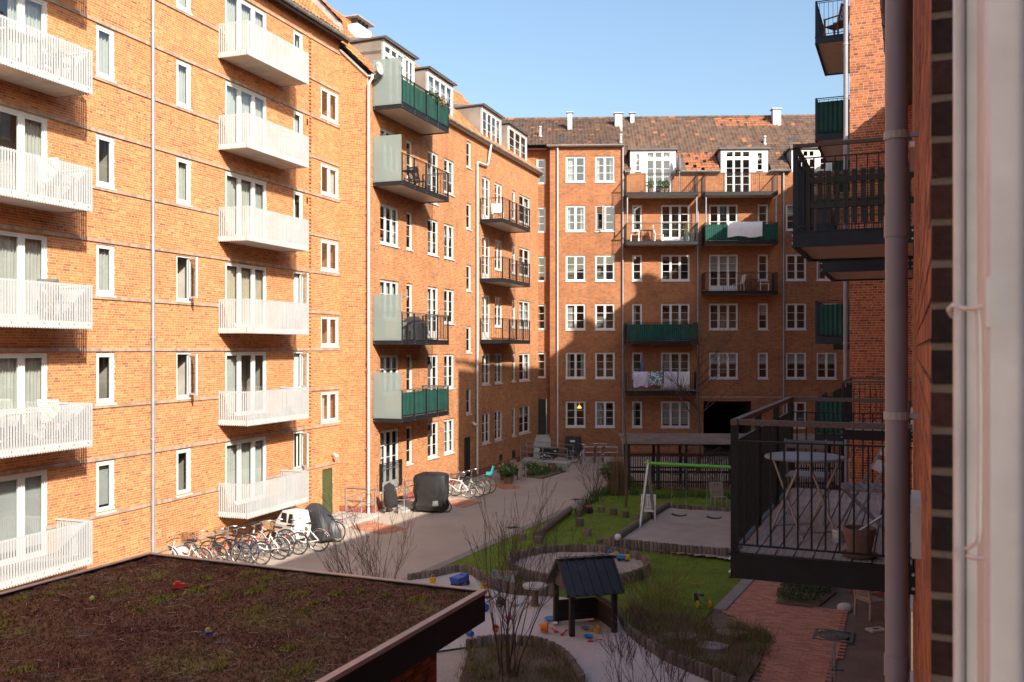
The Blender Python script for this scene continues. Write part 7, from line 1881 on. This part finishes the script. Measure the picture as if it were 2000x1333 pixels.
bare_shrub('yellow-green arching twiggy shrub on the lawn right of the playhouse', G(1285, 1190, .05), 22, 1.2, .95, 2, 41, .009, mat='yellow_twig', up=-.05, bs=.4)
bare_shrub('small bare shrub in the corner bed by the potted laurel', G(1160, 975), 7, 1.5, .5, 3, 51, .016)
def tree(label, loc, h, r, seed, z=0.0, lean=(0, 0), start=.45, spread=.9, n=12, depth=3):
    rn = random.Random(seed); e = empty('bare_tree', (*loc, z)); tag(e, label, 'tree'); m = MB(); tw = MB()
    P = [Vector((lean[0] * t + .05 * math.sin(t * 7), lean[1] * t, h * t)) for t in np.linspace(0, 1, 9)]; m.tube(P, [r * (1 - .75 * i / 8) for i in range(9)], 10, False); m.build('trunk', 'bark_twig', e, smooth=True)
    bm = MB()
    for i in range(n):
        t = start + (1 - start) * (i + rn.random()) / n; b = P[0].lerp(P[-1], t); a = rn.uniform(0, 6.28)
        branch(bm, tw, b, Vector((spread * math.cos(a), spread * math.sin(a), .75)).normalized(), h * .26 * (1.25 - t * .6), r * (.42 - .25 * t), depth, rn, .2, .55)
    bm.build('branches', 'bark_twig', e, smooth=True); stuff(tw.build('twigs', 'bark_twig', e)); return e
tree('slim straight bare tree in front of the bike shelter', G(1222, 992), 6.2, .055, 4, n=6, start=.5, spread=.35, depth=2)
tb_ = G(1364, 925)
tree('spreading bare tree behind the bike shelter before the far wall', (tb_[0], tb_[1]), 6.8, .11, 9, start=.36, spread=1.15, n=14, depth=3)
# straw bundle and vine on the shelter
sb = G(1208, 968); e = empty('straw_bundle', (*sb, 0)); tag(e, 'tall bundle of dry tan stalks at the end of the bike shelter', 'dry plant')
rn = np.random.default_rng(4); Q = rn.normal(0, .16, (900, 2)); V, F = blades(Q, np.zeros(900), 1.1, 2.1, .008, .12, 3, 3); stuff(link('stalks', np_mesh('stalks', V, F, 'dry_straw'), e))
vn = empty('climbing_vine', (sh.location.x, sh.location.y, 0), sh.rotation_euler.z); tag(vn, 'leafless climbing vine matted over the front of the bike shelter', 'vine')
rr = random.Random(6); m = MB(); m2 = MB()
for i in range(90):
    x = rr.uniform(1.5, 6.2); z = rr.uniform(0, 1.5); p = Vector((x, -.12 - rr.random() * .2, z)); d = Vector((rr.gauss(0, 1), rr.gauss(0, .15), rr.gauss(.3, .7))).normalized(); pts = [tuple(p)]
    for k in range(9):
        d = (d + Vector((rr.gauss(0, .45), rr.gauss(0, .12), rr.gauss(0, .4)))).normalized(); p = p + d * .12; p.y = max(-.5, min(-.08, p.y)); p.z = max(.05, min(2.0, p.z)); pts.append(tuple(p))
    (m if i < 25 else m2).tube(pts, .016 if i < 25 else .006, 5, False)
for i in range(240):
    p = Vector((rr.uniform(1.4, 6.3), -.1 - rr.random() * .35, rr.uniform(.5, 2.0))); pts = [tuple(p)]
    for k in range(4): p = p + Vector((rr.gauss(0, .12), rr.gauss(0, .05), rr.gauss(-.05, .1))); pts.append(tuple(p))
    m2.tube(pts, .004, 3, False)
m.build('stems', 'bark_twig', vn, smooth=True); stuff(m2.build('twigs', 'bark_twig', vn))
# timber screen and green bins in the far right corner
fe = empty('timber_screen', (*FF.l2w(FF.u(1600), -6.5), 0), FF.rot); tag(fe, 'dark timber screen in the far corner beyond the near balcony', 'fence')
for i in range(22): MB().box(i * .125, i * .125 + .11, 0, .025, 0, 1.7).build('board', 'rail_wood', fe)
MB().box(-.1, 2.9, -.1, .5, 1.72, 1.78).build('cap', 'teak_grey', fe)
